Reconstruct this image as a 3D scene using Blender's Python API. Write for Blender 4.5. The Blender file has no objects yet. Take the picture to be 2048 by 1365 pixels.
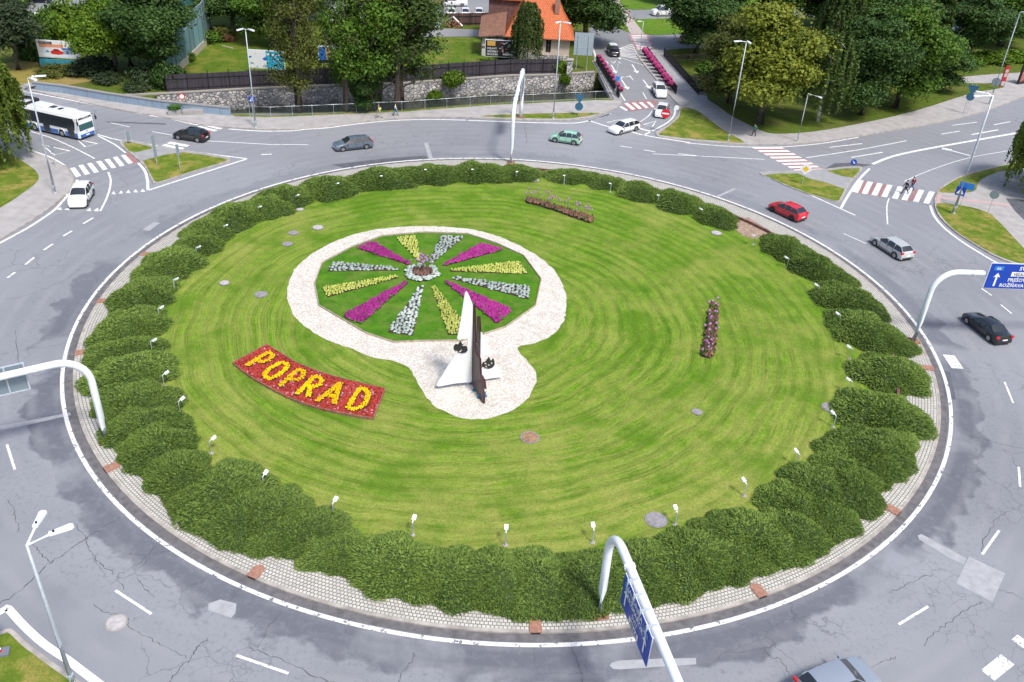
import bpy, bmesh, math, random
import numpy as np
from mathutils import Vector, Matrix, noise
from mathutils.geometry import tessellate_polygon

sc = bpy.context.scene
COL = sc.collection
rad = math.radians
rnd = random.Random(7)

# ---------------------------------------------------------------- camera, sky, sun, exposure
FPX, PITCH, ROLL, CAMH = 1779.4478, 0.562222739, 0.0590046241, 40.0
_fw = np.array([0, math.cos(PITCH), -math.sin(PITCH)])
_rt = np.array([1., 0, 0])
_up = np.cross(_rt, _fw)
_R = math.cos(ROLL) * _rt + math.sin(ROLL) * _up
_U = -math.sin(ROLL) * _rt + math.cos(ROLL) * _up
cam = bpy.data.cameras.new("camera")
co = bpy.data.objects.new("camera", cam)
COL.objects.link(co)
M = Matrix(((_R[0], _U[0], -_fw[0], 0), (_R[1], _U[1], -_fw[1], 0), (_R[2], _U[2], -_fw[2], CAMH), (0, 0, 0, 1)))
co.matrix_world = M
cam.sensor_width = 36
cam.lens = 36 * FPX / 2048
cam.clip_start = 0.5
cam.clip_end = 2000
sc.camera = co

SUN_EL, SUN_AZ = 58, 142        # azimuth measured from +Y towards +X
w = bpy.data.worlds.new("World")
sc.world = w
w.use_nodes = True
nt = w.node_tree
sky = nt.nodes.new('ShaderNodeTexSky')
sky.sky_type = 'NISHITA'
sky.sun_disc = False
sky.sun_elevation = rad(SUN_EL)
sky.sun_rotation = rad(SUN_AZ)
sky.dust_density = 3.0
bg = nt.nodes['Background']
bg.inputs['Strength'].default_value = 0.085
nt.links.new(sky.outputs[0], bg.inputs[0])
sl = bpy.data.lights.new("sun", 'SUN')
sl.energy = 1.5
sl.angle = rad(10)
sl.color = (1, 0.96, 0.9)
so = bpy.data.objects.new("sun", sl)
COL.objects.link(so)
sdir = Vector((math.sin(rad(SUN_AZ)) * math.cos(rad(SUN_EL)), math.cos(rad(SUN_AZ)) * math.cos(rad(SUN_EL)), math.sin(rad(SUN_EL))))
so.rotation_euler = sdir.to_track_quat('Z', 'Y').to_euler()
so.location = (0, 0, 80)
sc.view_settings.view_transform = 'Standard'
sc.view_settings.look = 'None'
sc.view_settings.exposure = 1.2
sc.view_settings.gamma = 1.0

# ---------------------------------------------------------------- helpers
LZ = 0.4          # height of the island lawn
KZ = 0.13         # kerb height


def G(x, y, h=0.0):
    """world point at height h seen at photo pixel (x, y): used to measure the place from the photo"""
    d = _fw + (x - 1024) / FPX * _R + (682.5 - y) / FPX * _U
    t = (h - CAMH) / d[2]
    return Vector((d[0] * t, d[1] * t, h))


def GP(x, y, P0, d):
    """point where the view ray meets the vertical plane through P0 along horizontal direction d"""
    n = Vector((-d[1], d[0], 0))
    r = Vector(_fw + (x - 1024) / FPX * _R + (682.5 - y) / FPX * _U)
    o = Vector((0, 0, CAMH))
    t = (Vector(P0) - o).dot(n) / r.dot(n)
    return o + r * t


def C(ox, oy, s, pts):
    return [(ox + x / s, oy + y / s) for x, y in pts]


def tag(o, label=None, cat=None, group=None, kind=None):
    if label: o['label'] = label
    if cat: o['category'] = cat
    if group: o['group'] = group
    if kind: o['kind'] = kind
    return o


def thing(name, label, cat, loc=(0, 0, 0), rz=0.0, group=None):
    o = bpy.data.objects.new(name, None)
    o.empty_display_size = 0.3
    COL.objects.link(o)
    o.location = loc
    o.rotation_euler = (0, 0, rz)
    tag(o, label, cat, group)
    return o


def copy_tree(o, parent=None):
    c = o.copy()
    COL.objects.link(c)
    if parent is not None:
        c.parent = parent
    for ch in list(o.children):
        copy_tree(ch, c)
    return c


def frame_of(d):
    d = Vector(d).normalized()
    a = Vector((0, 0, 1)) if abs(d.z) < 0.95 else Vector((1, 0, 0))
    x = d.cross(a).normalized()
    return x, x.cross(d).normalized()


class MB:
    def __init__(s):
        s.v = []; s.f = []; s.m = []

    def add(s, V, F, m=0):
        b = len(s.v)
        s.v.extend([tuple(p) for p in V])
        for f in F:
            s.f.append(tuple(i + b for i in f)); s.m.append(m)
        return s

    def box(s, c, sz, rz=0, m=0, rx=0, ry=0):
        R_ = Matrix.Rotation(rz, 3, 'Z') @ Matrix.Rotation(ry, 3, 'Y') @ Matrix.Rotation(rx, 3, 'X')
        hx, hy, hz = sz[0] / 2, sz[1] / 2, sz[2] / 2
        V = [R_ @ Vector((i * hx, j * hy, k * hz)) + Vector(c) for i in (-1, 1) for j in (-1, 1) for k in (-1, 1)]
        return s.add(V, [(0, 1, 3, 2), (4, 6, 7, 5), (0, 4, 5, 1), (2, 3, 7, 6), (0, 2, 6, 4), (1, 5, 7, 3)], m)

    def tube(s, pts, r, n=8, m=0, caps=True):
        pts = [Vector(p) for p in pts]
        rs = r if isinstance(r, (list, tuple)) else [r] * len(pts)
        V = []; F = []
        px = None
        for i, p in enumerate(pts):
            d = (pts[min(i + 1, len(pts) - 1)] - pts[max(i - 1, 0)]).normalized()
            if px is None:
                px, py = frame_of(d)
            else:
                px = (px - d * px.dot(d)).normalized(); py = d.cross(px)
            for k in range(n):
                a = 2 * math.pi * k / n
                V.append(p + (px * math.cos(a) + py * math.sin(a)) * rs[i])
        for i in range(len(pts) - 1):
            for k in range(n):
                F.append((i * n + k, i * n + (k + 1) % n, (i + 1) * n + (k + 1) % n, (i + 1) * n + k))
        if caps:
            F.append(tuple(range(n - 1, -1, -1)))
            F.append(tuple(range((len(pts) - 1) * n, len(pts) * n)))
        return s.add(V, F, m)

    def cyl(s, c, r, h, n=16, m=0, axis='Z'):
        a = {'Z': Vector((0, 0, 1)), 'X': Vector((1, 0, 0)), 'Y': Vector((0, 1, 0))}[axis] * h / 2
        return s.tube([Vector(c) - a, Vector(c) + a], r, n, m)

    def ball(s, c, r, n=10, k=6, m=0, sz=(1, 1, 1)):
        V = []; F = []
        for j in range(k + 1):
            t = math.pi * j / k
            for i in range(n):
                a = 2 * math.pi * i / n
                V.append((c[0] + r * sz[0] * math.sin(t) * math.cos(a), c[1] + r * sz[1] * math.sin(t) * math.sin(a), c[2] + r * sz[2] * math.cos(t)))
        for j in range(k):
            for i in range(n):
                F.append((j * n + i, (j + 1) * n + i, (j + 1) * n + (i + 1) % n, j * n + (i + 1) % n))
        return s.add(V, F, m)

    def poly(s, pts, z=None, m=0):
        P = [Vector((p[0], p[1], z if z is not None else p[2])) for p in pts]
        T = tessellate_polygon([P])
        F = []
        for t in T:
            a, b, c = (P[i] for i in t)
            nz = (b - a).cross(c - a).z
            F.append(tuple(t) if nz >= 0 else tuple(reversed(t)))
        return s.add(P, F, m)

    def slab(s, pts, z0, z1, m=0, mside=None):
        """horizontal polygon of world xy points raised from z0 to z1"""
        P = [Vector((p[0], p[1])) for p in pts]
        s.poly([(p.x, p.y, z1) for p in P], z1, m)
        n = len(P)
        V = [(p.x, p.y, z0) for p in P] + [(p.x, p.y, z1) for p in P]
        s.add(V, [(i, (i + 1) % n, n + (i + 1) % n, n + i) for i in range(n)], m if mside is None else mside)
        return s

    def plate(s, pts, nrm, t, m=0):
        """flat polygon in 3D given thickness t along nrm"""
        P = [Vector(p) for p in pts]
        N = Vector(nrm).normalized() * t / 2
        T = tessellate_polygon([P])
        n = len(P)
        V = [p + N for p in P] + [p - N for p in P]
        F = [tuple(t_) for t_ in T] + [tuple(i + n for i in reversed(t_)) for t_ in T]
        F += [(i, (i + 1) % n, n + (i + 1) % n, n + i) for i in range(n)]
        return s.add(V, F, m)

    def ribbon(s, pts, w_, z, m=0, closed=False, side=0.0):
        """flat strip along world xy points; side shifts it left of the direction of travel"""
        P = [Vector((p[0], p[1])) for p in pts]
        n = len(P)
        V = []
        for i in range(n):
            a = P[(i - 1) % n] if (closed or i > 0) else P[i]
            b = P[(i + 1) % n] if (closed or i < n - 1) else P[i]
            d = (b - a).normalized()
            q = Vector((-d.y, d.x))
            V.append((*(P[i] + q * (side + w_ / 2)), z)); V.append((*(P[i] + q * (side - w_ / 2)), z))
        F = []
        for i in range(n if closed else n - 1):
            j = (i + 1) % n
            F.append((2 * i, 2 * i + 1, 2 * j + 1, 2 * j))
        return s.add(V, F, m)

    def build(s, name, mats, parent=None, smooth=False, world=False, fix=False):
        me = bpy.data.meshes.new(name)
        V = s.v
        if world and parent is not None:
            L = parent.location
            V = [(a[0] - L[0], a[1] - L[1], a[2] - L[2]) for a in V]
        me.from_pydata(V, [], s.f)
        if not isinstance(mats, (list, tuple)): mats = [mats]
        for m_ in mats: me.materials.append(m_)
        if len(mats) > 1: me.polygons.foreach_set('material_index', s.m)
        if smooth: me.polygons.foreach_set('use_smooth', [True] * len(me.polygons))
        me.update()
        if fix:
            b = bmesh.new(); b.from_mesh(me)
            bmesh.ops.remove_doubles(b, verts=b.verts, dist=1e-4)
            bmesh.ops.recalc_face_normals(b, faces=b.faces)
            b.to_mesh(me); b.free()
        o = bpy.data.objects.new(name, me)
        COL.objects.link(o)
        if parent is not None: o.parent = parent
        return o


def struct(name, mb, mats, smooth=False, label=None):
    o = mb.build(name, mats, None, smooth)
    o['kind'] = 'structure'
    o['label'] = label or name.replace('_', ' ')
    return o


def smooth_pts(pts, k=4, closed=False):
    """Catmull-Rom through points"""
    P = [Vector(p[:2]) if len(p) == 2 else Vector(p) for p in pts]
    n = len(P); out = []
    rng = range(n) if closed else range(n - 1)
    for i in rng:
        if closed:
            a, b, c, d = P[(i - 1) % n], P[i], P[(i + 1) % n], P[(i + 2) % n]
        else:
            a, b, c, d = P[max(i - 1, 0)], P[i], P[i + 1], P[min(i + 2, n - 1)]
        for j in range(k):
            t = j / k
            out.append(0.5 * ((2 * b) + (c - a) * t + (2 * a - 5 * b + 4 * c - d) * t * t + (3 * b - a - 3 * c + d) * t ** 3))
    if not closed: out.append(P[-1])
    return out


def W(pts, h=0.0, k=0, closed=False):
    q = [G(x, y, h) for x, y in pts]
    if k: q = smooth_pts([(p.x, p.y) for p in q], k, closed)
    return [(p[0], p[1]) for p in q]


# ---------------------------------------------------------------- materials
MATS = {}


def mat(name, col=(0.5, 0.5, 0.5), rough=0.6, metal=0.0, nz=0.0, nscale=4.0, bump=0.0, bscale=20.0, spec=0.5, emit=None, coat=0.0, alpha=1.0):
    if name in MATS: return MATS[name]
    m = bpy.data.materials.new(name)
    m.use_nodes = True
    N = m.node_tree.nodes; L = m.node_tree.links
    b = N['Principled BSDF']
    b.inputs['Roughness'].default_value = rough
    b.inputs['Metallic'].default_value = metal
    b.inputs['Specular IOR Level'].default_value = spec
    b.inputs['Coat Weight'].default_value = coat
    b.inputs['Alpha'].default_value = alpha
    b.inputs['Base Color'].default_value = (*col, 1)
    if nz or bump:
        tc = N.new('ShaderNodeTexCoord')
    if nz:
        t = N.new('ShaderNodeTexNoise'); t.inputs['Scale'].default_value = nscale; t.inputs['Detail'].default_value = 6
        L.new(tc.outputs['Object'], t.inputs['Vector'])
        r = N.new('ShaderNodeMapRange')
        r.inputs[1].default_value = 0.3; r.inputs[2].default_value = 0.7
        r.inputs[3].default_value = 1 - nz; r.inputs[4].default_value = 1 + nz
        L.new(t.outputs[0], r.inputs[0])
        x = N.new('ShaderNodeVectorMath'); x.operation = 'SCALE'
        x.inputs[0].default_value = col
        L.new(r.outputs[0], x.inputs['Scale'])
        L.new(x.outputs[0], b.inputs['Base Color'])
    if bump:
        t2 = N.new('ShaderNodeTexNoise'); t2.inputs['Scale'].default_value = bscale; t2.inputs['Detail'].default_value = 5
        L.new(tc.outputs['Object'], t2.inputs['Vector'])
        bp = N.new('ShaderNodeBump'); bp.inputs['Strength'].default_value = bump; bp.inputs['Distance'].default_value = 0.05
        L.new(t2.outputs[0], bp.inputs['Height']); L.new(bp.outputs[0], b.inputs['Normal'])
    if emit:
        b.inputs['Emission Color'].default_value = (*col, 1); b.inputs['Emission Strength'].default_value = emit
    MATS[name] = m
    return m


class NT:
    """tiny helper to wire node materials"""
    def __init__(s, name, rough=0.8):
        s.m = bpy.data.materials.new(name); s.m.use_nodes = True
        s.N = s.m.node_tree.nodes; s.L = s.m.node_tree.links
        s.b = s.N['Principled BSDF']; s.b.inputs['Roughness'].default_value = rough
        s.tc = s.N.new('ShaderNodeTexCoord').outputs['Object']
        MATS[name] = s.m

    def _in(s, sock, v):
        if v is None: return
        if hasattr(v, 'links'): s.L.new(v, sock)
        else: sock.default_value = v

    def noise(s, scale, detail=5, vec=None, rough=0.5, dist=0.0, col=False):
        t = s.N.new('ShaderNodeTexNoise'); t.inputs['Scale'].default_value = scale; t.inputs['Detail'].default_value = detail
        t.inputs['Roughness'].default_value = rough; t.inputs['Distortion'].default_value = dist
        s.L.new(vec if vec is not None else s.tc, t.inputs['Vector'])
        return t.outputs[1 if col else 0]

    def vor(s, scale, feat='F1', vec=None, out=0, rnd_=1.0):
        t = s.N.new('ShaderNodeTexVoronoi'); t.feature = feat; t.inputs['Scale'].default_value = scale
        t.inputs['Randomness'].default_value = rnd_
        s.L.new(vec if vec is not None else s.tc, t.inputs['Vector'])
        return t.outputs[out]

    def rng(s, v, a, b, c=0.0, d=1.0):
        r = s.N.new('ShaderNodeMapRange'); s._in(r.inputs[0], v)
        for i, q in enumerate((a, b, c, d)): s._in(r.inputs[i + 1], q)
        return r.outputs[0]

    def math(s, op, a, b=None):
        r = s.N.new('ShaderNodeMath'); r.operation = op; s._in(r.inputs[0], a); s._in(r.inputs[1], b)
        return r.outputs[0]

    def mix(s, f, a, b, mode='MIX'):
        r = s.N.new('ShaderNodeMix'); r.data_type = 'RGBA'; r.blend_type = mode
        s._in(r.inputs[0], f)
        for k, v in ((6, a), (7, b)):
            if isinstance(v, tuple): v = (*v[:3], 1)
            s._in(r.inputs[k], v)
        return r.outputs[2]

    def xyz(s, v=None):
        r = s.N.new('ShaderNodeSeparateXYZ'); s.L.new(v if v is not None else s.tc, r.inputs[0]); return r.outputs

    def vadd(s, a, b, sc_=None):
        if sc_ is not None:
            x = s.N.new('ShaderNodeVectorMath'); x.operation = 'SCALE'; s._in(x.inputs[0], b); x.inputs['Scale'].default_value = sc_; b = x.outputs[0]
        r = s.N.new('ShaderNodeVectorMath'); r.operation = 'ADD'; s._in(r.inputs[0], a); s._in(r.inputs[1], b); return r.outputs[0]

    def vmul(s, a, v):
        r = s.N.new('ShaderNodeVectorMath'); r.operation = 'MULTIPLY'; s._in(r.inputs[0], a); r.inputs[1].default_value = v; return r.outputs[0]

    def dist(s, p):
        r = s.N.new('ShaderNodeVectorMath'); r.operation = 'DISTANCE'; s.L.new(s.vmul(s.tc, (1, 1, 0)), r.inputs[0]); r.inputs[1].default_value = p; return r.outputs['Value']

    def color(s, c): s._in(s.b.inputs['Base Color'], c if not isinstance(c, tuple) else (*c, 1)); return s
    def bump(s, h, st=0.5, d=0.05):
        b = s.N.new('ShaderNodeBump'); b.inputs['Strength'].default_value = st; b.inputs['Distance'].default_value = d
        s.L.new(h, b.inputs['Height']); s.L.new(b.outputs[0], s.b.inputs['Normal']); return s


CX, CY = -0.18, 69.29      # centre of the roundabout


def m_asphalt(name, base=(0.245, 0.253, 0.278), ring=True, crack=1.0):
    n = NT(name, 0.75)
    big = n.noise(0.07, 4)
    mid = n.noise(0.3, 4, rough=0.5)
    fine = n.noise(14, 4, rough=0.7)
    c = n.mix(n.rng(big, 0.35, 0.65), tuple(x * 0.78 for x in base), tuple(x * 1.16 for x in base))
    c = n.mix(n.rng(n.noise(0.035, 4, rough=.6), 0.44, 0.6, 0, 0.45), c, tuple(x * 0.66 for x in base))
    c = n.mix(n.rng(mid, 0.5, 0.8, 0, 0.3), c, tuple(x * 0.65 for x in base))
    c = n.mix(n.rng(fine, 0.3, 0.7, 0, 0.35), c, tuple(x * 1.3 for x in base))
    if ring:
        # lane wear: long faint tyre streaks round the circle and a darker resurfaced band beside the island kerb
        d = n.dist((CX, CY, 0))
        dn = n.math('ADD', d, n.rng(n.noise(0.35, 6), 0.3, 0.7, -1.0, 1.0))
        st = n.noise(1.0, 3, vec=None)
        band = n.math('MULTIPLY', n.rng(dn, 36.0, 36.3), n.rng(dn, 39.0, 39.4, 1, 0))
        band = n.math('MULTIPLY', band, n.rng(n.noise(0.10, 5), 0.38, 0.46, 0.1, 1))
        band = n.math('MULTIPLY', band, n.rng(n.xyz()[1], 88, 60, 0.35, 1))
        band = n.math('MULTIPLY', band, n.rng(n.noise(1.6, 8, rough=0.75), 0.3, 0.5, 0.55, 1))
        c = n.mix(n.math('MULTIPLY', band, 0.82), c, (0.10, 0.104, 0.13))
        b2 = n.math('MULTIPLY', n.rng(dn, 38.8, 39.6), n.rng(dn, 41.5, 43, 1, 0))
        spk = n.math('MULTIPLY', b2, n.rng(n.noise(3.2, 9, rough=0.8), 0.53, 0.68))
        c = n.mix(n.math('MULTIPLY', spk, 0.6), c, (0.09, 0.09, 0.105))
        tr = n.math('SINE', n.math('MULTIPLY', d, 3.6))
        trk = n.math('MULTIPLY', n.rng(tr, -0.2, 1.0, 0, 0.3), n.rng(n.noise(0.3, 3), 0.4, 0.6))
        c = n.mix(trk, c, (0.31, 0.315, 0.33))
    # cracks
    dv = n.vadd(n.tc, n.noise(1.3, 4, col=True), 0.9)
    e = n.vor(0.28, 'DISTANCE_TO_EDGE', vec=dv)
    ck = n.math('MULTIPLY', n.rng(e, 0.0, 0.012, 1, 0), n.rng(n.noise(0.09, 3), 0.53, 0.58))
    dv2 = n.vadd(n.tc, n.noise(3.0, 4, col=True), 0.35)
    e2 = n.vor(1.0, 'DISTANCE_TO_EDGE', vec=dv2)
    ck2 = n.math('MULTIPLY', n.rng(e2, 0.0, 0.035, 1, 0), n.rng(n.noise(0.12, 3, rough=0.6), 0.57, 0.63))
    ck = n.math('MAXIMUM', ck, n.math('MULTIPLY', ck2, 0.8))
    c = n.mix(n.math('MULTIPLY', ck, 0.45 * crack), c, (0.045, 0.046, 0.055))
    n.color(c)
    n.bump(fine, 0.15, 0.02)
    return n.m


def m_grass(name, c1, c2, dry, dryamt=0.5, stripes=False, bs=0.16):
    n = NT(name, 0.9)
    n.b.inputs['Specular IOR Level'].default_value = 0.15
    big = n.noise(bs, 6, rough=0.7)
    mid = n.noise(0.9, 6, rough=0.65)
    fine = n.noise(9.0, 6, rough=0.75)
    vf = n.noise(30.0, 4, rough=0.8)
    c = n.mix(n.rng(mid, 0.32, 0.68), c1, c2)
    if stripes:
        sep = n.xyz()
        wob = n.math('ADD', n.rng(n.noise(0.10, 2), 0.3, 0.7, -0.45, 0.45), 0.0)
        # the mower went round a centre left of the middle, and nearly straight on the right half
        d = n.math('ADD', n.dist((CX - 4, CY - 2, 0)), wob)
        s1 = n.math('SINE', n.math('MULTIPLY', d, 5.2))
        s2 = n.math('SINE', n.math('MULTIPLY', d, 2.05))
        ang = n.math('ARCTAN2', n.math('SUBTRACT', sep[1], CY - 2), n.math('SUBTRACT', sep[0], CX - 4))
        def streak(fr, fa, rough=0.65):
            cm = n.N.new('ShaderNodeCombineXYZ')
            n._in(cm.inputs[0], n.math('MULTIPLY', d, fr)); n._in(cm.inputs[1], n.math('MULTIPLY', n.math('SINE', n.math('MULTIPLY', ang, 0.5)), fa))
            return n.noise(1.0, 5, vec=cm.outputs[0], rough=rough)
        st = streak(1.7, 5); st2 = streak(5.5, 18, .7); st3 = streak(11, 60, .7)
        m1_ = n.rng(n.noise(0.13, 4), 0.38, 0.6)
        c = n.mix(n.math('MULTIPLY', n.rng(s1, -0.6, 0.8, 0.0, 0.6), n.rng(st, .3, .7, .5, 1)), c, tuple(x * 0.45 for x in c1))
        c = n.mix(n.math('MULTIPLY', n.rng(s2, 0.0, 0.9, 0.0, 0.55), m1_), c, tuple(0.55 * a + 0.45 * b for a, b in zip(c2, dry)))
        sf = n.rng(n.math('SUBTRACT', n.math('ADD', sep[1], n.math('MULTIPLY', sep[0], 0.45)), n.rng(mid, .3, .7, -4, 4)), 92, 52, 0.35, 1.0)
        c = n.mix(n.math('MULTIPLY', sf, n.rng(st, 0.43, 0.62, 0, 0.85)), c, tuple(0.45 * a + 0.55 * b for a, b in zip(c2, dry)))
        c = n.mix(n.math('MULTIPLY', sf, n.rng(st2, 0.46, 0.66, 0, 0.85)), c, tuple(x * 0.95 for x in dry))
        c = n.mix(n.rng(st3, 0.3, 0.48, 0.7, 0), c, tuple(x * 0.5 for x in c1))
        rim = n.rng(n.math('ADD', d, n.rng(mid, 0.3, 0.7, -3, 3)), 19, 29, 0, 1)
        south = n.rng(n.math('ADD', sep[1], n.math('MULTIPLY', sep[0], 0.5)), 80, 52, 0.2, 1.0)
        da = n.math('MULTIPLY', n.math('MULTIPLY', rim, south), n.rng(n.noise(0.5, 8, rough=0.8), 0.42, 0.56))
        c = n.mix(n.math('MULTIPLY', da, 0.62), c, tuple(x * 1.0 for x in dry))
        gp = n.math('MULTIPLY', n.rng(n.noise(0.22, 5, rough=.6), .5, .62), n.rng(st2, .3, .6, .4, 1))
        c = n.mix(n.math('MULTIPLY', gp, 0.75), c, (c1[0] * 1.1, c1[1] * 1.05, c1[2]))
        c = n.mix(n.math('MULTIPLY', n.rng(s1, -0.1, 0.8, 0.0, 0.24), n.rng(n.noise(.25, 4), .35, .55, .25, 1)), c, tuple(x * 0.5 for x in c1))
    c = n.mix(n.math('MULTIPLY', n.rng(big, 0.47, 0.66), dryamt), c, dry)
    c = n.mix(n.rng(fine, 0.35, 0.7, 0, 0.7), c, tuple(x * 0.42 for x in c1))
    c = n.mix(n.rng(vf, 0.45, 0.75, 0, 0.5), c, tuple(x * 1.5 for x in c2))
    n.color(c)
    n.bump(fine, 0.6, 0.06)
    return n.m


def m_leaf(name, dark, light, rough=0.6, transl=0.15, grain=1.2):
    n = NT(name, rough)
    n.b.inputs['Specular IOR Level'].default_value = 0.25
    gi = n.N.new('ShaderNodeNewGeometry').outputs['Random Per Island']
    c = n.mix(gi, dark, light)
    cl = n.noise(grain * 0.35, 3)
    c = n.mix(n.rng(cl, 0.4, 0.62, 0, 0.55), c, light)
    oi = n.N.new('ShaderNodeObjectInfo').outputs['Random']
    c = n.mix(n.rng(oi, 0.0, 1.0, 0.0, 0.35), c, tuple(x * 0.55 for x in dark))
    br_ = n.noise(grain * 0.9, 3)
    c = n.mix(n.rng(br_, 0.66, 0.74, 0, 0.35), c, (light[0] * 1.3, light[1] * 0.75, light[2] * 0.8))
    n.color(c)
    tr = n.N.new('ShaderNodeBsdfTranslucent')
    n.L.new(c, tr.inputs[0])
    mx = n.N.new('ShaderNodeMixShader'); mx.inputs[0].default_value = transl
    n.L.new(n.b.outputs[0], mx.inputs[1]); n.L.new(tr.outputs[0], mx.inputs[2])
    n.L.new(mx.outputs[0], n.N['Material Output'].inputs[0])
    return n.m


def m_gravel(name, c1, c2, c3, sc_=9.0):
    n = NT(name, 0.9)
    v = n.vor(sc_, 'F1', out=1)
    sp = n.N.new('ShaderNodeSeparateColor'); n.L.new(v, sp.inputs[0])
    c = n.mix(sp.outputs[0], c1, c2)
    c = n.mix(n.rng(sp.outputs[1], 0.8, 0.9, 0, 0.8), c, c3)
    e = n.vor(sc_, 'DISTANCE_TO_EDGE')
    c = n.mix(n.rng(e, 0.0, 0.12, 0.55, 0), c, tuple(x * 0.35 for x in c1))
    c = n.mix(n.rng(n.noise(0.7, 6, rough=0.7), 0.5, 0.75, 0, 0.45), c, tuple(x * 0.6 for x in c3))
    n.color(c); n.bump(e, 0.6, 0.05)
    return n.m


def m_pavers(name, c1, joint, sx=0.24, rough=0.85):
    """cobbles laid in rings round the island"""
    n = NT(name, rough)
    d = n.dist((CX, CY, 0))
    sep = n.xyz()
    ang = n.math('ARCTAN2', n.math('SUBTRACT', sep[1], CY), n.math('SUBTRACT', sep[0], CX))
    cm = n.N.new('ShaderNodeCombineXYZ')
    n._in(cm.inputs[0], n.math('MULTIPLY', ang, 36.0)); n._in(cm.inputs[1], d)
    br = n.N.new('ShaderNodeTexBrick')
    br.offset = 0.5
    br.inputs['Scale'].default_value = 1.0
    br.inputs['Brick Width'].default_value = sx; br.inputs['Row Height'].default_value = sx * 0.95
    br.inputs['Mortar Size'].default_value = 0.028; br.inputs['Mortar Smooth'].default_value = 0.2
    br.inputs['Color1'].default_value = (*c1, 1); br.inputs['Color2'].default_value = (*[x * 0.8 for x in c1], 1)
    br.inputs['Mortar'].default_value = (*joint, 1)
    n.L.new(cm.outputs[0], br.inputs['Vector'])
    c = n.mix(n.rng(n.noise(0.6, 6, rough=0.7), 0.45, 0.75, 0, 0.5), br.outputs['Color'], tuple(x * 0.5 for x in c1))
    n.color(c); return n.m


def m_concrete(name, c1, streak=0.4, sc_=1.0):
    n = NT(name, 0.85)
    v = n.vmul(n.tc, (3.0 * sc_, 3.0 * sc_, 0.35 * sc_))
    s_ = n.noise(1.5, 6, vec=v, rough=0.7)
    b = n.noise(0.8 * sc_, 6, rough=0.65)
    c = n.mix(n.rng(b, 0.35, 0.7, 0, 0.5), c1, tuple(x * 0.75 for x in c1))
    c = n.mix(n.rng(s_, 0.5, 0.72, 0, streak), c, tuple(x * 0.35 for x in c1))
    n.color(c); return n.m


def m_stonewall(name):
    n = NT(name, 0.9)
    v = n.vadd(n.vmul(n.tc, (1, 1, 1.25)), n.noise(2, 2, col=True), 0.12)
    vc = n.vor(1.9, 'F1', vec=v, out=1)
    sp = n.N.new('ShaderNodeSeparateColor'); n.L.new(vc, sp.inputs[0])
    e = n.vor(1.9, 'DISTANCE_TO_EDGE', vec=v)
    c = n.mix(sp.outputs[0], (0.34, 0.325, 0.33), (0.66, 0.63, 0.60))
    c = n.mix(n.rng(sp.outputs[1], 0.7, 0.95, 0, 0.7), c, (0.18, 0.19, 0.24))
    c = n.mix(n.rng(e, 0.0, 0.09, 0.9, 0), c, (0.09, 0.09, 0.09))
    z = n.xyz()[2]
    c = n.mix(n.math('MULTIPLY', n.rng(z, -1.6, -2.9, 0, 1), n.rng(n.noise(1.2, 5), 0.35, 0.6)), c, (0.07, 0.075, 0.04))
    n.color(c); n.bump(n.rng(e, 0, 0.12), 0.8, 0.15); return n.m


def m_planks(name, c1, axis_scale=5.0):
    n = NT(name, 0.85)
    sep = n.xyz()
    u = n.math('ADD', n.math('MULTIPLY', sep[0], axis_scale), n.math('MULTIPLY', sep[1], axis_scale * 0.3))
    fr = n.math('FRACT', u)
    gap = n.math('MAXIMUM', n.rng(fr, 0.0, 0.1, 1, 0), n.rng(fr, 0.9, 1.0, 0, 1))
    fl = n.math('FLOOR', u)
    wn = n.N.new('ShaderNodeTexWhiteNoise'); wn.noise_dimensions = '1D'; n.L.new(fl, wn.inputs['W'])
    c = n.mix(wn.outputs[0], tuple(x * 0.7 for x in c1), tuple(x * 1.4 for x in c1))
    c = n.mix(n.math('MULTIPLY', gap, 0.8), c, tuple(x * 0.2 for x in c1))
    c = n.mix(n.rng(n.noise(3, 5), 0.5, 0.75, 0, 0.5), c, tuple(x * 1.8 for x in c1))
    n.color(c); return n.m


def m_tiles(name, c1, c2, sx=0.3, rot=0.0):
    n = NT(name, 0.75)
    sep = n.xyz()
    cm = n.N.new('ShaderNodeCombineXYZ')
    n._in(cm.inputs[0], sep[0]); n._in(cm.inputs[1], n.math('ADD', sep[1], sep[2]))
    br = n.N.new('ShaderNodeTexBrick'); br.offset = 0.5
    br.inputs['Scale'].default_value = 1; br.inputs['Brick Width'].default_value = sx; br.inputs['Row Height'].default_value = sx * 1.3
    br.inputs['Mortar Size'].default_value = 0.03
    br.inputs['Color1'].default_value = (*c1, 1); br.inputs['Color2'].default_value = (*c2, 1); br.inputs['Mortar'].default_value = (*[x * 0.45 for x in c1], 1)
    n.L.new(cm.outputs[0], br.inputs['Vector'])
    c = n.mix(n.rng(n.noise(0.8, 5), 0.5, 0.8, 0, 0.5), br.outputs['Color'], tuple(x * 0.6 for x in c2))
    n.color(c); return n.m


def m_paint(name, col, worn=0.5, sc_=3.0, rg=0.8):
    """road paint worn away in flakes so the asphalt below shows through"""
    n = NT(name, 0.7)
    n.color(n.mix(n.rng(n.noise(2.0, 5), 0.4, 0.8, 0, 0.4), col, tuple(x * 0.7 for x in col)))
    t = n.N.new('ShaderNodeBsdfTransparent')
    mx = n.N.new('ShaderNodeMixShader')
    f = n.rng(n.noise(sc_, 9, rough=rg), 0.5 + (0.5 - worn) * 0.35, 0.53 + (0.5 - worn) * 0.35, 0, 1)
    n.L.new(f, mx.inputs[0]); n.L.new(n.b.outputs[0], mx.inputs[1]); n.L.new(t.outputs[0], mx.inputs[2])
    n.L.new(mx.outputs[0], n.N['Material Output'].inputs[0])
    return n.m


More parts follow.
